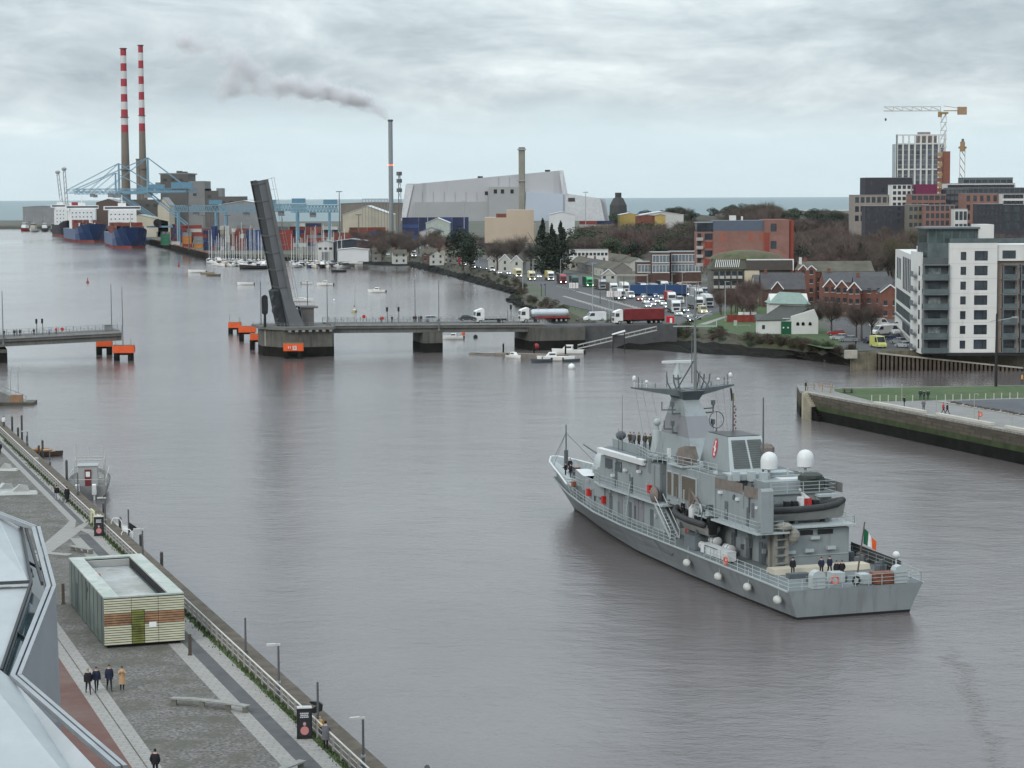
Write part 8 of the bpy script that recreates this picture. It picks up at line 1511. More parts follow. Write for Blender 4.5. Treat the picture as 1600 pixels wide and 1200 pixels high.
for q in ((68, 1.2), (68, -1.2), (72.5, 0)): mb = MB(); mb.cyl((q[0], q[1], 4.4), (q[0], q[1], 5.1), .35, .3, 10); mb.box(q[0]-.9, q[0]+.2, q[1]-.3, q[1]+.3, 4.4, 4.8); PT('windlass', mb, m_ndd)
B('hatch', m_nvl, 65, 67, -1.4, 1.0, 4.41, 4.9); mb = MB(); mb.tube([(72, -1.5, 4.45), (68, -1.3, 4.45), (64, -1.8, 4.45)], .12, 6); PT('anchor_chain', mb, m_ndd)
mb = MB(); mb.cyl((74.4, 0, 4.4), (74.4, 0, 10.0), .11, .07, 8); mb.box(74.2, 74.6, -.2, .2, 4.4, 6.9); fm = PT('jackstaff', mb, m_ndd); mb = MB(); [mb.cyl((74.4, 0, 9.0), e, .03, None, 4) for e in ((78.4, .0, 5.7), (72.3, 2.4, 5.3), (70.5, -2.8, 5.2))]; PT('stay', mb, m_ndd, fm)
mb = MB(); [mb.cyl((72.6, -.9+i*.3, 4.3+.0), (72.2, -.9+i*.3, 5.0), .16, None, 6) for i in range(3)]; mb.box(60.0, 60.6, 4.1, 4.5, 4.4, 5.0); PT('mooring_reel', mb, m_rust)
# gun
mb = MB(); mb.lathe([(2.0, 0), (1.9, .4), (1.9, 1.9)], (59.5, .3, 4.4), 18); PT('gun_pedestal', mb, m_nav, None, True); mb = MB(); mb.ell((59.5, .3, 6.9), 2.0, 1.75, 1.9, 18, 10); mb.lathe([(1.8, 0), (1.95, .25), (1.95, .6)], (59.5, .3, 6.25), 18); gd = PT('gun_turret', mb, m_nvl, None, True); mb = MB(); mb.cyl((60.6, .3, 7.4), (66, .9, 8.5), .13, .09, 8); mb.box(59.2, 61.6, .0, .6, 7.0, 7.6); PT('gun_barrel', mb, m_ndd, gd)
mb = MB(); mb.box(49.5, 52.5, 3.4, 4.8, 4.42, 7.4); mb.ext([(48.2, 6.0), (52.6, 6.0), (52.6, 6.4), (51.6, 6.8), (51.3, 7.6), (50.6, 7.9), (50.2, 9.2), (48.2, 9.2)], 4.7, 4.86); PT('wing_screen', mb, m_nav)
# level one deckhouse
mb = MB(); mb.prism([(33, 4.55), (52, 4.6), (57, 4.2), (57, -4.2), (52, -4.6), (33, -4.6)], 2.9, 6.0); PT('lower_deckhouse', mb, m_nav); mb = MB(); mb.prism([(10.95, 2.6), (20, 3.3), (33, 3.3), (33, -4.4), (20, -4.8), (10.95, -5.0)], 2.85, 6.3); PT('boat_bay_house', mb, m_nav)
mb = MB(); mb.prism([(31.5, 5.5), (49, 5.6), (52, 5.0), (52, -5), (31.5, -5.5)], 5.95, 6.12); mb.prism([(9.3, 5.4), (23.6, 5.45), (23.6, 3.0), (9.3, 2.0)], 6.25, 6.42); mb.prism([(10.3, 2.8), (20, 3.0), (20, -5.4), (10.3, -5.4)], 6.5, 6.65); PT('side_deck', mb, m_nvl)
for x, w in ((36, .8), (42, .8), (47.5, .9), (15.2, .7), (26, .9), (18.6, .7), (12.4, .7)):
    y = 4.62 if x > 33 else 3.36; d = B('door', m_ndd, x, x+w, y-.1, y, 3.1, 5.0)
for x in (38.5, 40, 44.5): B('side_panel', m_gr2, x, x+1.3, 4.5, 4.63, 3.3, 5.6)
for x, z, y in ((49.6, 3.9, 4.72), (35.4, 6.9, 5.15), (54.5, 4.1, 4.62)): mb = MB(); mb.box(x-.25, x+.25, y-.1, y+.3, z, z+.75); mb.box(x-.28, x+.28, y-.1, y+.33, z+.75, z+.82); PT('red_locker', mb, m_rd)
mb = MB(); mb.ell((33.9, 5.3, 6.9), .9, .45, .9, 10, 6); PT('canvas_cover', mb, m_cv, None, True)
# level two: bridge block
mb = MB(); mb.prism([(35.5, 4.7), (49.2, 5.0), (50.5, 3.4), (50.5, -3.4), (49.2, -5), (35.5, -4.7)], 6.12, 9.75); PT('bridge_house', mb, m_nav); mb = MB(); mb.prism([(37.5, 5.0), (49.8, 5.3), (51.3, 3.6), (51.3, -3.6), (49.8, -5.3), (37.5, -5.0)], 9.75, 10.0); PT('bridge_roof', mb, m_ndk)
mb = MB(); mb.hexa([(37.5, 4.85, 9.5), (49.9, 5.1, 9.5), (49.9, 5.45, 9.5), (37.5, 5.2, 9.5)], [(37.5, 4.75, 10.1), (49.9, 4.95, 10.1), (49.9, 5.5, 10.06), (37.5, 5.25, 10.06)]); PT('roof_edge', mb, m_wht); B('bridge_window', glass, 46.6, 48.6, 4.93, 5.02, 8.0, 9.1); B('bridge_window', glass, 44.0, 45.8, 4.9, 4.97, 8.0, 9.1); mb = MB(); mb.quad((50.53, -3.3, 8.1), (50.53, 3.3, 8.1), (50.53, 3.3, 9.2), (50.53, -3.3, 9.2)); PT('bridge_front_window', mb, glass)
for x in (45.2, 41.0): B('wing_door', m_ndd, x, x+.8, 4.86, 4.93, 6.15, 8.1)
mb = MB(); mb.prism([(34.2, 4.6), (35.5, 4.6), (35.5, -4.5), (34.2, -4.5)], 6.12, 9.9); PT('mid_house', mb, m_nav); B('deep_doorway', m_ndd, 32.6, 34.2, 4.2, 4.4, 6.15, 9.0)
# louvered engine-room casing
CS = [(20.1, 4.75), (22, 4.9), (30.5, 5.0), (31.7, 4.9), (32.6, 4.3), (32.6, -4.5), (20.1, -4.6)]; mb = MB(); mb.prism(CS, 6.42, 10.45); PT('intake_casing', mb, m_nav); B('casing_deck', m_ndk, 20.3, 37.4, -4.3, 4.5, 10.455, 10.52)
mb = MB(); mb.hexa([(22.4, 3.3, 6.3), (32.4, 3.3, 6.3), (32.4, -3, 6.3), (22.4, -3, 6.3)], [(22.4, 4.7, 6.42), (32.4, 4.3, 6.42), (32.4, -3, 6.42), (22.4, -3, 6.42)]); PT('casing_base', mb, m_ndd)
for x0, x1 in ((23.9, 27.4), (28.1, 29.5), (29.9, 31.1)):
    mb = MB(); [mb.hexa([(x0, 4.95, z), (x1, 4.95, z), (x1, 5.12, z-.02), (x0, 5.12, z-.02)], [(x0, 4.95, z+.10), (x1, 4.95, z+.10), (x1, 5.03, z+.10), (x0, 5.03, z+.10)]) for z in [7.4+i*.16 for i in range(14)]]; lv = PT('louver', mb, m_brt); mb = MB(); mb.box(x0-.1, x0, 4.95, 5.12, 7.3, 9.75); mb.box(x1, x1+.1, 4.95, 5.12, 7.3, 9.75); mb.box(x0, x1, 4.95, 5.12, 9.66, 9.75); PT('louver_frame', mb, m_nvl, lv)
B('sensor_platform', m_nvl, 26.6, 30.2, 3.2, 5.4, 10.5, 10.62); mb = MB(); mb.box(27.4, 29.2, 3.4, 4.9, 10.7, 11.3); mb.hexa([(27.2, 3.3, 11.3), (29.5, 3.3, 11.3), (29.5, 4.9, 11.3), (27.2, 4.9, 11.3)], [(27.6, 3.5, 12.5), (29.2, 3.5, 12.3), (29.2, 4.7, 12.2), (27.5, 4.7, 12.6)]); PT('covered_gun', mb, m_cv)
# aft superstructure
mb = MB(); mb.prism([(9.6, 4.3), (20.1, 4.6), (20.1, 3.3), (9.6, 3.5)], 6.42, 9.3); PT('aft_wing_house', mb, m_nav); mb = MB(); mb.ext([(9.2, 6.42), (10.0, 6.42), (10.0, 10.3), (9.9, 10.5), (9.4, 10.55), (9.2, 10.3)], 3.75, 4.95); PT('corner_pillar', mb, m_nav)
for xa, xb in ((10.6, 13.4), (14.8, 20.1)): mb = MB(); mb.hexa([(xa, 4.3, 9.35), (xb, 4.75, 9.35), (xb, 4.7, 9.35), (xa, 4.25, 9.35)], [(xa, 4.3, 10.35), (xb, 4.75, 10.35), (xb, 4.7, 10.35), (xa, 4.25, 10.35)]); PT('rail_canvas', mb, m_cv)
B('aft_wing_deck', m_ndk, 9.6, 20.1, 3.4, 4.2, 9.3, 9.36); mb = MB(); mb.box(14.2, 22, -4.8, 1.5, 6.66, 9.2); mb.box(16, 22, -4.4, 1.4, 9.2, 10.2); PT('aft_upper_house', mb, m_nav); B('aft_upper_deck', m_ndk, 14, 20, -5.1, 1.8, 9.2, 9.27)
for x in (17.5, 12.9): B('door', m_ndd, x, x+.7, 4.2, 4.58 if x > 15 else 4.42, 6.5, 8.3)
for x, z in ((18.9, 8.9), (15.3, 8.7), (11.3, 8.4), (42.6, 8.3), (38.8, 8.6), (46.2, 7.3)): y = 5.0 if x > 30 else 4.2+(x-9.6)*.045; B('deck_light', m_wht, x-.25, x+.25, y-.1, y+.25, z, z+.25)
for y0, y1 in ((.6, 1.9), (-1.2, .1), (-3.3, -1.7)): B('dark_window', blackm, 10.9, 10.955, y0, y1, 5.75, 6.2)
for y, z in ((-1.3, 5.35), (1.2, 4.1), (-.7, 4.15), (-3.0, 4.3)): B('wall_fitting', m_nvl, 10.55, 10.95, y-.45, y+.45, z, z+.3)
B('face_ledge', m_nvl, 10.88, 10.955, -4.9, 2.4, 3.78, 3.84); mb = MB(); mb.box(14.0, 14.2, -4.7, -3.2, 6.7, 8.9); mb.box(13.2, 14.2, -4.9, -3.0, 8.9, 9.15); PT('shelter', mb, m_nvl)
r_ = random.Random(77)
for x0, x1, y, z0, z1, n_ in ((33.5, 56, 4.58, 3.2, 5.6, 16), (36, 48, 4.8, 6.5, 9.0, 8), (20.5, 31, 4.95, 6.6, 7.2, 5), (11, 20, 4.4, 6.7, 8.8, 8), (11.5, 20, 3.2, 3.2, 6.0, 8)):
    for i in range(n_): x = r_.uniform(x0, x1); z = r_.uniform(z0, z1); w = r_.uniform(.08, .3); h = r_.uniform(.1, .5); B('wall_box' if i % 3 else 'pipe_run', r_.choice([m_nvl, m_ndd, m_gr2, m_nav]), x, x+(w if i % 3 else .07), y-.15, y+r_.uniform(.12, .3), z, z+(h if i % 3 else 1.4))
for i in range(26): x = r_.uniform(20.8, 36.5) if i < 12 else r_.uniform(14.5, 19.6) if i < 18 else r_.uniform(38, 49); y = r_.uniform(2.7, 4.4) if i < 12 else r_.uniform(-4.5, 1.2) if i < 18 else r_.uniform(-3, 2.6); z = 10.5 if i < 12 else 9.27 if i < 18 else 10.0; B('deck_fitting', r_.choice([m_nvl, m_ndd, m_nav, m_wht]), x, x+r_.uniform(.15, .7), y, y+r_.uniform(.15, .5), z, z+r_.uniform(.2, 1.0))
# funnel with crest and exhaust louvers
FB = [(21.6, -2.4), (29.0, -2.4), (29.0, 2.5), (21.6, 2.5)]; FT = [(23.4, -1.7), (28.4, -1.7), (28.4, 1.9), (23.4, 1.9)]
mb = MB(); mb.hexa([(x, y, 10.5) for x, y in FB], [(x, y, 13.8) for x, y in FT]); fn = PT('funnel', mb, m_nav); B('funnel_top', blackm, 23.5, 28.3, -1.6, 1.8, 13.8, 13.86, par=fn)
mb = MB(); mb.quad((21.55, -2.4, 10.52), (21.55, 2.5, 10.52), (23.35, 1.9, 13.8), (23.35, -1.7, 13.8)); PT('funnel_back', mb, m_nvl, fn)
for y0, y1, t0, t1 in ((.2, 2.0, .15, 1.6), (-1.95, -.05, -1.5, -.05)):
    mb = MB(); f = lambda y, t, k: (21.5+1.8*k, y*(1-k)+t*k, 10.52+3.28*k)
    for i in range(13): k = .10+i*.063; a, b = f(y0, t0, k), f(y1, t1, k); c, d = f(y0, t0, k+.05), f(y1, t1, k+.05); mb.hexa([(a[0]-.02, a[1], a[2]), (b[0]-.02, b[1], b[2]), (b[0]+.1, b[1], b[2]), (a[0]+.1, a[1], a[2])], [(c[0]+.04, c[1], c[2]), (d[0]+.04, d[1], d[2]), (d[0]+.1, d[1], d[2]), (c[0]+.1, c[1], c[2])])
    PT('funnel_louver', mb, mat('louver_grey', (.09, .10, .10), rough=.7), fn)

def FP(x, k, off=.04): return (x, 2.5-.6*k+off, 10.5+3.3*k)
mb = MB(); n = 16; c0 = (25.8, .60); pl_ = [FP(c0[0]+.55*math.cos(2*PI*i/n), c0[1]+.30*math.sin(2*PI*i/n)) for i in range(n)]; mb.add(pl_, [tuple(range(n))]); cr3 = PT('crest', mb, paint('crest_red', (.42, .05, .06)), fn)
mb = MB()
for a, b, c, d in ((25.7, 25.9, .38, .80), (25.5, 25.75, .38, .44), (25.85, 26.1, .60, .66), (25.5, 25.7, .50, .62), (25.6, 25.95, .76, .82)): mb.quad(*[FP(x, k, .07) for x, k in ((a, c), (b, c), (b, d), (a, d))])
PT('crest_emblem', mb, paint('crest_white', (.62, .60, .60)), cr3)
B('funnel_deck_box', m_nvl, 19.4, 21.4, -3.4, 3.4, 10.0, 10.6); mb = MB(); [mb.box(x, x+.7, y, y+.6, 10.0, 10.9) for x, y in ((18.4, 1.2), (19, 2.6), (17.6, .3))]; PT('roof_ventilator', mb, m_nvl)
# mast tower
def taper(pb, pt, zb, zt): return [(x, y, zb) for x, y in pb], [(x, y, zt) for x, y in pt]
def mx(z): t = (z-9.9)/7.1; return [(31.2+6.2*t, -2.1+1.3*t), (42.0-2.5*t, -2.0+1.15*t), (42.0-2.5*t, 2.0-1.15*t), (31.2+6.2*t, 2.1-1.3*t)]
def seg(nm, z0, z1, m, e=0): mb = MB(); mb.hexa([(x, y, z0) for x, y in mx(z0)], [(x, y, z1) for x, y in mx(z1)]); return PT(nm, mb, m)
seg('mast_base', 9.9, 12.6, m_nav); seg('mast_band', 12.6, 14.7, m_gr2); seg('mast_head', 14.7, 17.1, m_nav); mb = MB(); mb.hexa([(37.0, -.75, 15.9), (39.8, -.75, 15.9), (39.8, .75, 15.9), (37.0, .75, 15.9)], [(36.0, -1.3, 17.25), (40.4, -1.3, 17.25), (40.4, 1.3, 17.25), (36.0, 1.3, 17.25)]); PT('mast_collar', mb, m_ndd)
for s_ in (1, -1):
    mb = MB(); mb.hexa([(37.0, s_*.5, 16.5), (39.8, s_*.5, 16.5), (39.5, s_*5.7, 17.45), (38.4, s_*5.7, 17.45)], [(37.0, s_*.5, 17.3), (39.8, s_*.5, 17.3), (39.5, s_*5.7, 17.6), (38.4, s_*5.7, 17.6)]); yd = PT('yard_arm', mb, m_ndd); mb = MB(); mb.tube([(38.3, s_*1.4, 17.9), (38.3, s_*5.6, 18.0)], .03, 4); PT('yard_rail', mb, m_nvl, yd)
    mb = MB(); mb.ell((39, s_*5.5, 18.5), .22, .22, .32, 8, 6); mb.cyl((39, s_*5.5, 17.6), (39, s_*5.5, 18.3), .05, None, 5); mb.ell((39, s_*4.1, 18.1), .2, .2, .2, 8, 5); mb.cyl((39, s_*4.1, 17.5), (39, s_*4.1, 18), .05, None, 5); PT('yard_dome', mb, m_wht, yd, True)
    mb = MB(); [mb.cyl((38.8, s_*y, 17.5), (38.8, s_*y, 17.5+h), .05, None, 5) for y, h in ((5.1, 1.2), (4.7, .9), (3.2, .5), (1.9, 1.6))]; PT('whip_aerial', mb, m_ndd, yd)
    for z, L in ((14.9, 1.6), (12.9, 1.0)): y0 = 2.2-(z-9.9)*.17; mb = MB(); mb.tube([(36.5, s_*y0, z), (36.3, s_*(y0+L*.6), z+.05), (36.3, s_*(y0+L*.6), z+.9)], .09, 6); mb.box(36.1, 36.5, s_*(y0+L*.6)-.15, s_*(y0+L*.6)+.15, z+.8, z+1.3); mb.cyl((37.6, s_*y0, z+.3), (37.6, s_*(y0+L), z+.35), .07, None, 5); mb.cyl((37.6, s_*(y0+L), z+.35), (37.6, s_*(y0+L), z+1.2), .06, None, 5); PT('sensor_bracket', mb, m_ndd)
    mb = MB(); [mb.cyl((38.9, s_*y, 17.4), (x, s_*y2, 10.0), .012, None, 3) for y, x, y2 in ((5.4, 37, 4.8), (4.6, 36, 4.2), (3.6, 35, 3.6))]; PT('signal_halyard', mb, m_ndd)
mb = MB(); mb.lathe([(.2, 0), (.22, .9), (.55, 1.2), (.48, 1.5), (.3, 2.1), (.24, 2.75)], (40.2, .1, 17.2), 12); rd_ = PT('radar_pedestal', mb, m_nvl, None, True); mb = MB(); mb.box(39.95, 40.4, -1.75, 1.8, 19.9, 20.15); PT('radar_bar', mb, m_wht, rd_)
mb = MB(); mb.cyl((36.8, -.5, 17.1), (36.8, -.4, 27.7), .2, .09, 8); pm = PT('pole_mast', mb, mat('pole_green_grey', (.16, .175, .17))); mb = MB(); mb.tube([(36.8, 2.0, 24.0), (36.8, -2.9, 23.9)], .06, 5); mb.tube([(36.8, 1.8, 25.2), (36.8, -2.4, 25.2)], .04, 5); mb.tube([(36.8, -.4, 24.6), (36.8, 1.6, 25.4)], .05, 5); mb.tube([(36.8, -.4, 24.6), (36.8, -2.3, 25.5)], .05, 5); mb.cyl((36.8, -2.9, 23.9), (36.8, -2.9, 24.6), .05, None, 5); PT('upper_yard', mb, m_nvl, pm); mb = MB(); mb.tube([(36.8, -.1, 18), (36.8, -.1, 23.3)], .06, 4); mb.cyl((36.8, -.4, 20.5), (39.3, .5, 17.2), .07, None, 5); mb.cyl((36.8, -.4, 19.6), (36.2, -2.0, 17.3), .07, None, 5); PT('pole_ladder', mb, m_ndd, pm)
mb = MB(); [mb.tube([(37.5, y, 17.2), (37.5, y*1.25, 18.1), (37.5, y*1.3, 18.9)], .08, 5) for y in (.9, 1.3, 1.9, -.9, -1.4, -1.9)]; PT('antenna_cluster', mb, m_ndd)
# bridge roof sensors
mb = MB(); mb.cyl((44.5, .6, 10), (44.5, .6, 12.3), .75, .45, 10); mb.cyl((44.5, .6, 12.3), (44.5, .6, 12.8), .2, None, 8); mb.ell((44.5, .6, 13.2), .42, .42, .42, 10, 6); PT('fire_control_tower', mb, m_nvl, None, True); mb = MB(); mb.cyl((50, 2.6, 10), (50, 2.6, 10.9), .15, None, 6); mb.ell((50, 2.6, 11.3), .45, .6, .5, 10, 6); PT('searchlight', mb, m_ndd); B('bridge_screen', m_nav, 42, 50.6, 3.2, 3.35, 10.0, 10.9)
for x, y, h in ((46.6, 3.8, 6.2), (48.5, 3.0, 1.8), (47.4, 3.9, 2.4)): mb = MB(); mb.cyl((x, y, 10), (x, y, 10+h), .05, .02, 5); PT('whip_aerial', mb, m_ndd)
mb = MB(); mb.cyl((30.3, 0, 10.5), (30.3, 0, 13.9), .09, None, 6); mb.tube([(30.3, .8*math.cos(t*PI/8), 14.8+.85*math.sin(t*PI/8)) for t in range(16)], .05, 5, True); mb.tube([(30.3, 0, 14.0), (30.3, 0, 15.6)], .03, 4); PT('loop_aerial', mb, m_ndd)
for x, y, z0, z1 in ((19.3, 0, 10.2, 18.0), (28.9, -1.2, 10.5, 17.6)): mb = MB(); mb.cyl((x, y, z0), (x, y, z1), .12, .07, 6); PT('stump_mast', mb, m_ndd)
mb = MB(); r_ = random.Random(2); [mb.box(28.85, 28.9, -1.5+(.06 if i % 2 else -.06), -1.35+(.06 if i % 2 else -.06), 13.9+i*.32, 14.1+i*.32) for i in range(8)]; PT('signal_flag', mb, m_rust); mb = MB(); mb.add([(28.9, -1.4, 16.8), (28.9, -1.1, 16.8), (28.9, -1.2, 17.9)], [(0, 1, 2)]); PT('signal_flag', mb, paint('flag_yellow', (.5, .38, .05))); mb = MB(); mb.add([(38.4, -5.6, 15.9), (38.4, -5.35, 15.8), (38.4, -5.2, 17.2), (38.45, -5.4, 17.2)], [(0, 1, 2, 3)]); PT('signal_flag', mb, blackm)
# radomes
for x, y, zr in ((19, -.5, 12.45), (19, -4.4, 12.5)):
    mb = MB(); mb.lathe([(.62, 0), (.82, .1), (.84, .85), (.78, 1.2), (.6, 1.5), (.32, 1.68), (.05, 1.74)], (x, y, zr-1.45), 18); rdm = PT('radome', mb, m_wht, None, True); mb = MB(); mb.cyl((x, y, 9.2), (x, y, zr-1.45), .14, None, 8); PT('radome_post', mb, m_nvl, rdm)
mb = MB(); mb.cyl((19, -.5, 10.3), (19, -4.4, 10.35), .06, None, 5); mb.cyl((19, -2.5, 10.3), (19, -2.5, 11.0), .1, None, 6); PT('radome_brace', mb, m_nvl); mb = MB(); mb.hexa([(17, -3.6, 9.27), (19, -3.6, 9.27), (19, -1.0, 9.27), (17, -1.0, 9.27)], [(17.4, -3.5, 10.2), (18.8, -3.5, 10.2), (18.8, -1.0, 10.25), (17.3, -1.0, 10.2)]); PT('deck_tent', mb, m_wht); mb = MB(); mb.box(15, 16.6, -4.4, -2.4, 9.3, 10.6); mb.ell((15.8, -3.4, 10.6), 1.1, 1.2, .45, 10, 5); PT('covered_gun', mb, mat('olive_cover', (.05, .06, .055))); mb = MB(); mb.ell((22.8, -2.0, 12.5), .9, .85, .65, 9, 5); mb.cyl((22.8, -2.0, 10.4), (22.8, -2.0, 12.4), .3, None, 6); PT('covered_director', mb, m_cv)
mb = MB(); mb.hexa([(13, -5.35, 9.27), (20, -5.35, 9.27), (20, -5.3, 9.27), (13, -5.3, 9.27)], [(13, -5.35, 10.2), (20, -5.35, 10.2), (20, -5.3, 10.2), (13, -5.3, 10.2)]); PT('rail_canvas', mb, mat('grey_canvas', (.12, .125, .12)))
# railings
def srail(nm, pts, h=1.05, sp_=1.5, n=3, thin=.028):
    mb = MB()
    for k in range(n): mb.tube([(x, y, z+h*(k+1)/n) for x, y, z in pts], thin, 4)
    for a, b in zip(pts, pts[1:]):
        a, b = Vector(a), Vector(b); q = max(1, int((b-a).length/sp_))
        for i in range(q+1): p = a.lerp(b, i/q); mb.cyl(p, (p.x, p.y, p.z+h), .035, None, 4)
    return PT(nm, mb, m_nvl)
DE = [(a[5][0], a[5][1]-.08, a[5][2]) for a in RS]
srail('guard_rail', [DE[i] for i in (7, 6, 5, 4, 3)]); srail('guard_rail', [(18, 6.8, 2.95), DE[2], DE[1], (0.2, 6.6, 2.72)]); srail('guard_rail', [(.1, 6.6, 2.72), (.1, -6.6, 2.72)], 1.0, 1.2); srail('guard_rail', [(.1, -6.6, 2.72), (4, -6.7, 2.8), (12, -6.8, 2.9), (25, -6.8, 3.0)])
srail('upper_rail', [(51.6, 4.95, 6.1), (49, 5.5, 6.1), (34.2, 5.4, 6.1)]); srail('upper_rail', [(23.5, 5.35, 6.42), (9.4, 5.3, 6.42), (9.4, 2.6, 6.42)]); srail('upper_rail', [(37.2, 4.7, 10.05), (26.6, 5.3, 10.55), (20.4, 4.4, 10.5)]); srail('upper_rail', [(14.2, 1.6, 9.27), (14.2, -5.2, 9.27), (20, -5.2, 9.27)]); srail('upper_rail', [(10.5, -4.0, 6.65), (10.5, -5.3, 6.65), (14, -5.3, 6.65)], .8); srail('upper_rail', [(44, 3.2, 10), (37.6, 4.4, 10.0)])
srail('foredeck_rail', [(57.5, 4.2, 4.4), (61.8, 3.8, 4.4)])
# stairs and fittings on the port side
ld = MB(); [beam(ld, (33.5, y, 6.1), (29.2, y, 3.0), .12, .2) for y in (4.6, 5.5)]; [ld.box(29.3+i*.42, 29.6+i*.42, 4.6, 5.5, 3.1+i*.3, 3.15+i*.3) for i in range(10)]; lw_ = PT('stairway', ld, m_nvl); mb = MB(); [mb.tube([(33.5, y, 7.0), (29.2, y, 3.9), (29.2, y, 3.0)], .04, 5) for y in (4.55, 5.55)]; PT('handrail', mb, m_wht, lw_)
for x0, x1 in ((33.2, 39.4), ): mb = MB(); beam(mb, (40.6, 5.9, 3.0), (39.8, 5.6, 7.6), .08, .08); [beam(mb, (40.6-.08*i, 5.8, 3.2+i*.45), (40.6-.08*i, 6.1, 3.2+i*.45), .05, .05) for i in range(10)]; PT('side_ladder', mb, m_nvl)
mb = MB(); mb.cyl((29.5, 3.6, 3.6), (29.5, 3.3, 3.6), .5, None, 10); PT('hose_reel', mb, m_rd)
mb = MB(); mb.cyl((25.2, 5.3, 3.0), (25.6, 4.9, 8.6), .22, .18, 8); mb.cyl((25.6, 4.9, 8.6), (22.3, 5.3, 7.2), .18, .12, 8); mb.cyl((25.3, 5.1, 6.2), (23.8, 5.2, 7.8), .12, None, 6); PT('boat_crane', mb, m_cv); mb = MB(); mb.tube([(22.6, 5.4, 6.2), (21.9, 5.5, 7.5), (21.3, 5.4, 6.3)], .1, 6); mb.cyl((21, 4.9, 6.5), (21, 4.9, 7.2), .5, .35, 10); PT('lifting_frame', mb, m_nvl)
mb = MB(); [mb.box(10.0+dx, 10.35+dx, y, y+.35, 2.8, 7.0) for dx, y in ((0, 2.9), (0, 1.75), (1.0, 2.9))]; [mb.box(9.9, 10.4, 1.9, 3.1, 3.3+i*.75, 3.45+i*.75) for i in range(4)]; mb.ell((9.9, 1.3, 5.9), .6, .6, .75, 10, 6); mb.ell((10, 2.3, 6.8), .8, .9, .45, 8, 5); PT('knuckle_crane', mb, mat('crane_buff', (.235, .225, .20), var=.2))
mb = MB(); mb.tube([(19.4, 6.1, 3.0), (19.4, 6.1, 3.9), (16.5, 6.1, 3.9)], .05, 5); mb.hexa([(21.8, 4.6, 3.0), (24.6, 4.6, 3.0), (24.6, 6.1, 3.0), (21.8, 6.1, 3.0)], [(22.6, 4.6, 4.6), (25.2, 4.6, 4.6), (25.2, 5.7, 4.2), (22.6, 5.7, 4.2)]); PT('boat_chock', mb, m_ndd)
mb = MB(); mb.tube([(31, 6.55, 2.6), (29.5, 6.35, 1.9), (27.3, 6.2, 1.7), (25.4, 6.5, 2.5)], .05, 5); PT('hanging_hose', mb, m_ndd)
# aft deck
mb = MB(); mb.hexa([(7.0, -5.2, 2.85), (8.9, -5.2, 2.85), (8.9, 4.6, 2.85), (7.0, 4.6, 2.85)], [(7.2, -5.2, 3.35), (8.7, -5.2, 3.35), (8.7, 4.6, 3.35), (7.2, 4.6, 3.35)]); PT('raised_hatch', mb, m_cream)
for y in (3.6, -4.6):
    mb = MB(); mb.extx([(-.55+y-.4 if False else y-.62, 2.72), (y+.62, 2.72), (y+.62, 3.9), (y+.45, 4.2), (y, 4.35), (y-.45, 4.2), (y-.62, 3.9)], .15, 1.0); PT('roller_fairlead', mb, m_nvl)
B('rusty_crates', m_rust, .25, 1.3, -3.9, -2.0, 2.75, 3.75); B('winch_box', m_nvl, .6, 2.0, -1.9, -.9, 2.75, 3.6); B('winch_box', m_nvl, 1.9, 3.1, 1.2-1.1, 1.3, 2.78, 3.7); B('towing_bitts', m_ndd, 4.8, 5.6, 2.2, 4.2, 2.8, 3.3); B('stowed_gear', m_ndd, 2.2, 3.4, -4.2, -2.2, 2.8, 3.25)
for y in (-.3, 3.2, -5.2): mb = MB(); mb.cyl((2.6, y, 2.75), (2.6, y, 3.3), .18, None, 8); mb.cyl((3.2, y, 2.75), (3.2, y, 3.3), .18, None, 8); PT('bollard', mb, m_ndd)
mb = MB(); mb.tube([(.35, 0-.2+.35*math.cos(t*PI/4), 3.2+.35*math.sin(t*PI/4)) for t in range(8)], .1, 6, True); PT('tyre_fender', mb, m_tyre)
for x, y in ((.2, 2.0), (13.0, 6.8)): mb = MB(); mb.tube([(x, y+.36*math.cos(t*PI/4), 3.4+.36*math.sin(t*PI/4)) if x < 1 else (x+.36*math.cos(t*PI/4), y, 3.4+.36*math.sin(t*PI/4)) for t in range(8)], .09, 6, True); PT('lifebuoy', mb, paint('lifebuoy_orange', (.6, .13, .08)))
mb = MB(); mb.hexa([(4, -6.75, 2.85), (14, -6.85, 2.95), (14, -6.8, 2.95), (4, -6.7, 2.85)], [(4, -6.75, 4.0), (14, -6.85, 4.3), (14, -6.8, 4.3), (4, -6.7, 4.0)]); PT('canvas_screen', mb, mat('dark_canvas', (.05, .052, .05))); mb = MB(); r_ = random.Random(14); [MB().bx((r_.uniform(5, 12), r_.uniform(-6, -5.2), 2.85), r_.uniform(.3, .9), r_.uniform(.3, .6), r_.uniform(.4, 1.1), r_.random()).build('stowed_gear', m_ndd, ship) for _ in range(9)]
mb = MB(); mb.ell((4.0, -6.2, 4.6), .35, .35, .35, 10, 6); mb.cyl((4.0, -6.2, 2.8), (4, -6.2, 4.5), .06, None, 5); PT('small_dome', mb, m_wht, None, True)
mb = MB(); mb.cyl((2.4, -1.3, 2.75), (1.3, -1.5, 8.3), .09, .06, 8); es = PT('ensign_staff', mb, mat('staff_brown', (.13, .10, .08)))
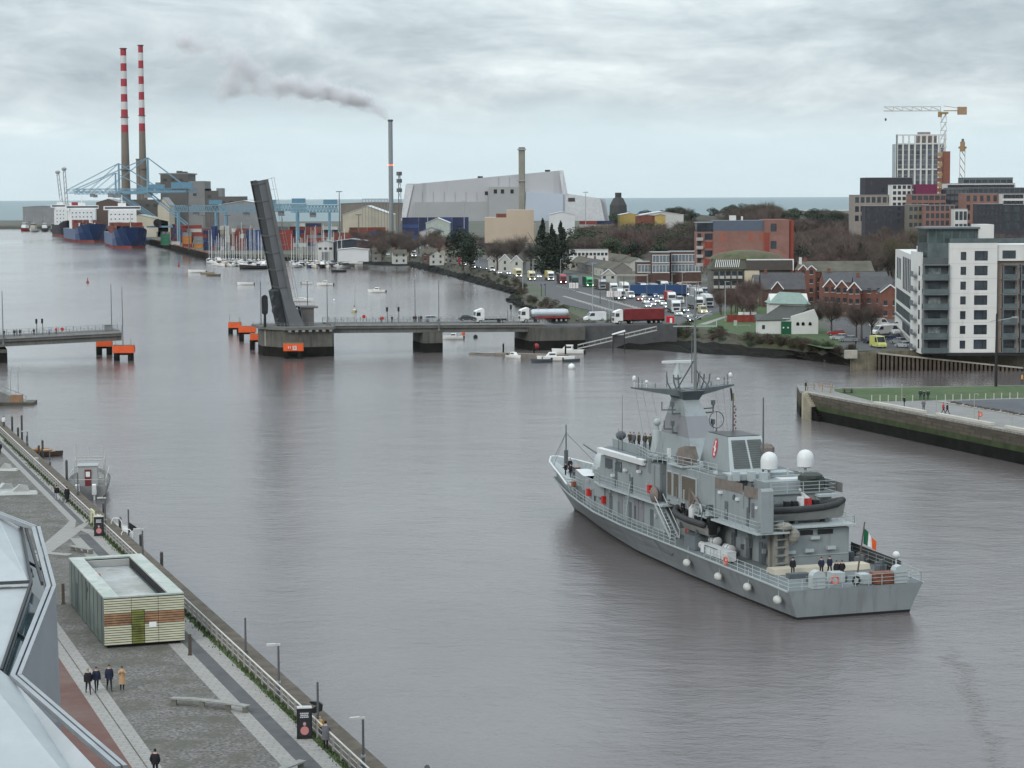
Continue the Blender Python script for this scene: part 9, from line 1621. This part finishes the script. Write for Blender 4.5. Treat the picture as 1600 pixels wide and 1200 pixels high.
for i, (m_, a, b) in enumerate(((mat('flag_green', (.015, .12, .06)), 0, .33), (mat('flag_white', (.7, .7, .7)), .33, .66), (mat('flag_orange', (.75, .13, .03)), .66, 1))):
    mb = MB(); rr = []
    for t in (a, (a+b)/2, b): rr.append([(1.4, -1.5-t*1.2-.08*math.sin(t*7), 7.7-t*1.25), (1.5+.12*math.sin(t*9), -1.5-t*1.3, 6.3-t*.75)])
    for p, q in zip(rr, rr[1:]): mb.quad(p[0], p[1], q[1], q[0]); mb.quad(*[(v[0]+.03, v[1], v[2]) for v in (q[0], q[1], p[1], p[0])])
    PT('ensign', mb, m_, es)
# things carried on the ship
def fen(lb, x, z, y=6.75): mb = MB(); mb.ell((0, 0, 0), .62, .36, .40, 12, 8); mb.cyl((0, -.1, .3), (.1, -.15, 1.6), .025, None, 4); single('ship_fender', mb, mat('fender_white_grey', (.50, .51, .49)), lb, 'fender', None, SP(x, y, z), SA, True)
fen('white fender on the hull nearest the middle of the ship', 22.2, 1.75); fen('white fender hanging second from the bow side', 14.8, 1.6); fen('white fender hanging second from the stern', 8.3, 1.7); fen('white fender nearest the stern corner', 2.0, 1.6)
for lb, x, z, y in (('leftmost white liferaft canister below the port boat', 24.3, 3.35, 5.4), ('middle white liferaft canister below the port boat', 22.6, 3.4, 5.2), ('upper right white liferaft canister beside the deckhouse', 20.6, 4.1, 4.5), ('short white canister standing upright by the deckhouse', 17.8, 3.7, 4.3)):
    o = T('liferaft_canister', lb, 'liferaft', SP(x, y, z), SA); mb = MB(); mb.M = Matrix.Rotation(PI/2, 4, 'Y'); mb.lathe([(.2, -.75), (.42, -.68), (.45, 0), (.42, .68), (.2, .75)], n=12); mb.M = None; mb.build('canister', m_wht, o, True); mb = MB(); [mb.cyl((q, 0, 0), (q+.06, 0, 0), .465, None, 12) for q in (-.4, .34)]; mb.build('strap', m_ndd, o); mb = MB(); mb.box(-.6, .6, -.35, .35, -.75, -.42); mb.build('cradle', m_nvl, o)
for i, x in enumerate((19.8, 18.2, 16.6, 15.0)): o = T('deck_locker', '%s white deck locker in the row behind the port rail' % ['foremost', 'second', 'third', 'aftmost'][i], 'locker', SP(x, 5.6, 2.95), SA); mb = MB(); mb.box(-.72, .72, -.45, .45, .12, .95); mb.build('box', m_wht, o); mb = MB(); mb.box(-.75, .75, -.48, .48, .95, 1.03); mb.build('lid', m_wht, o); mb = MB(); [mb.box(q, q+.1, -.4, .4, 0, .12) for q in (-.6, .5)]; mb.build('foot', m_ndd, o)
def rib(lb, L, p, rz):
    o = T('rigid_inflatable_boat', lb, 'boat', p, rz); mb, rg = hullmb(L, 2.0, .75, transom=.95); mb.build('hull', mat('rib_hull_grey', (.27, .27, .255)), o, True)
    tb = MB(); path = [(-L*.5, .95, .78), (-L*.1, 1.05, .78), (L*.2, 1.0, .88), (L*.38, .72, 1.05), (L*.5, .0, 1.3)]; tb.tube(path+[(x, -y, z) for x, y, z in path[-2::-1]], .32, 12); [tb.ell(q, .32, .32, .32, 10, 6) for q in [path[0], path[4], (-L*.5, -.95, .78), path[3], (path[3][0], -.72, 1.05)]]; tb.build('tube', mat('rib_tube_black', (.035, .036, .038), rough=.7), o, True); deckmb(rg, -.25).build('deck', m_ndk, o)
    mb = MB(); mb.box(-.4, .5, -.4, .4, .6, 1.8); mb.hexa([(.1, -.35, 1.8), (.5, -.35, 1.8), (.5, .35, 1.8), (.1, .35, 1.8)], [(-.1, -.3, 2.2), (.0, -.3, 2.2), (.0, .3, 2.2), (-.1, .3, 2.2)]); mb.build('console', m_wht, o); mb = MB(); [mb.box(x, x+.5, -.3, .3, .6, 1.45) for x in (-1.9, -1.1, 1.1)]; mb.build('seat', blackm, o); mb = MB(); mb.tube([(-L*.40, -.8, .9), (-L*.42, -.7, 2.3), (-L*.42, .7, 2.3), (-L*.40, .8, .9)], .07, 6); mb.box(-L*.44, -L*.40, -.3, .3, 2.2, 2.6); mb.build('a_frame', m_ndd, o); mb = MB(); mb.box(-L*.54, -L*.47, -.5, .5, .5, 1.5); mb.box(-L*.53, -L*.49, -.4, .4, -.2, .5); mb.build('outboard', blackm, o); return o
rib('black inflatable boat carried crosswise on the aft deckhouse roof', 8.4, SP(12.4, -.85, 7.35), SA-PI/2); mb = MB(); mb.box(-.5, .5, -.4, .4, 0, .85); single('red_kit_bag', mb, m_rd, 'red kit bag lying in the crosswise inflatable boat', 'bag', None, SP(12.5, -1.2, 8.2), SA); mb = MB(); [mb.box(x-.15, x+.15, -1.2, 1.2, 6.62, 7.1) for x in ()]; [mb.box(12.0, 13.2, y-.15, y+.15, 6.62, 7.1) for y in (-3.2, 0, 2.4)]; [mb.box(12.3, 12.8, y-.1, y+.1, 7.1, 7.4) for y in (-3.2, 0, 2.4)]; PT('boat_cradle', mb, m_ndd)
rib('black inflatable boat in the port boat bay with its bow forward', 8.6, SP(24.2, 5.1, 5.0), SA); mb = MB(); [mb.box(x-.12, x+.12, 4.3, 5.9, 4.6, 5.2) for x in (22, 26)]; [mb.cyl((x, 4.4, 3.0), (x, 4.8, 4.8), .15, None, 6) for x in (22, 26)]; PT('boat_cradle', mb, m_ndd)
olive = cloth('olive', (.055, .055, .035))
for lb, x, y, z, po, c, rz in (('leftmost of the green uniformed crew on the bridge roof', 49.0, 1.9, 10.0, 'photo', olive, 0), ('second of the green uniformed crew on the bridge roof', 48.2, 1.2, 10.0, 'stand', olive, .6), ('bareheaded grey clad person among the crew on the bridge roof', 48.7, 1.6, 10.0, 'stand', grey, .2), ('short figure in the middle of the crew on the bridge roof', 47.2, .9, 10.0, 'pocket', olive, 0), ('tall rightmost of the green uniformed crew on the bridge roof', 46.4, .6, 10.0, 'lean', olive, -.6),
        ('sailor in black standing high at the bow beside the jackstaff', 72.2, .3, 4.41, 'stand', blk, 0), ('sailor in black at the port bow rail holding a line', 67.4, 2.0, 4.41, 'lean', blk, 1.5), ('second sailor in black bending at the port bow rail', 68.6, 2.2, 4.41, 'lean', blk, 1.2), ('sailor standing alone on the aft deck beside the knuckle crane', 6.4, 3.1, 2.8, 'stand', blk, 3), ('left sailor of the pair behind the raised hatch', 5.6, .6, 2.8, 'pocket', navy, 3), ('right sailor of the pair behind the raised hatch with arms out', 5.9, -.4, 2.8, 'walk', navy, 3), ('left of two sailors close together near the stern rail', 3.4, .2, 2.8, 'stand', blk, 3), ('right of two sailors close together near the stern rail', 3.3, -.3, 2.8, 'pocket', blk, 2.6),
        ('crouched figure in dark clothes in the port inflatable boat', 27.0, 5.1, 5.5, 'lean', blk, 3)): person(lb, SP(x, y, z), SA+rz, po, c, drk, hat=(m_ndd if z > 5 else None))
# ================= HAZE =================
hz = MB(); hz.box(-26500, 26500, -400, 31500, -7.5, 235); o = hz.build('haze', mat('x')) if False else hz.build('haze', [])
hzm = bpy.data.materials.new('haze_air'); hzm.use_nodes = True; n = hzm.node_tree.nodes; l = hzm.node_tree.links; n.remove(n['Principled BSDF']); v = n.new('ShaderNodeVolumePrincipled'); v.inputs['Color'].default_value = (.88, .94, 1, 1); v.inputs['Density'].default_value = 8e-6; l.new(v.outputs[0], n['Material Output'].inputs['Volume'])
o.data.materials.append(hzm); tag(o, kind='stuff', label='thin pale sea haze fading the far shore and chimneys', cat='haze')
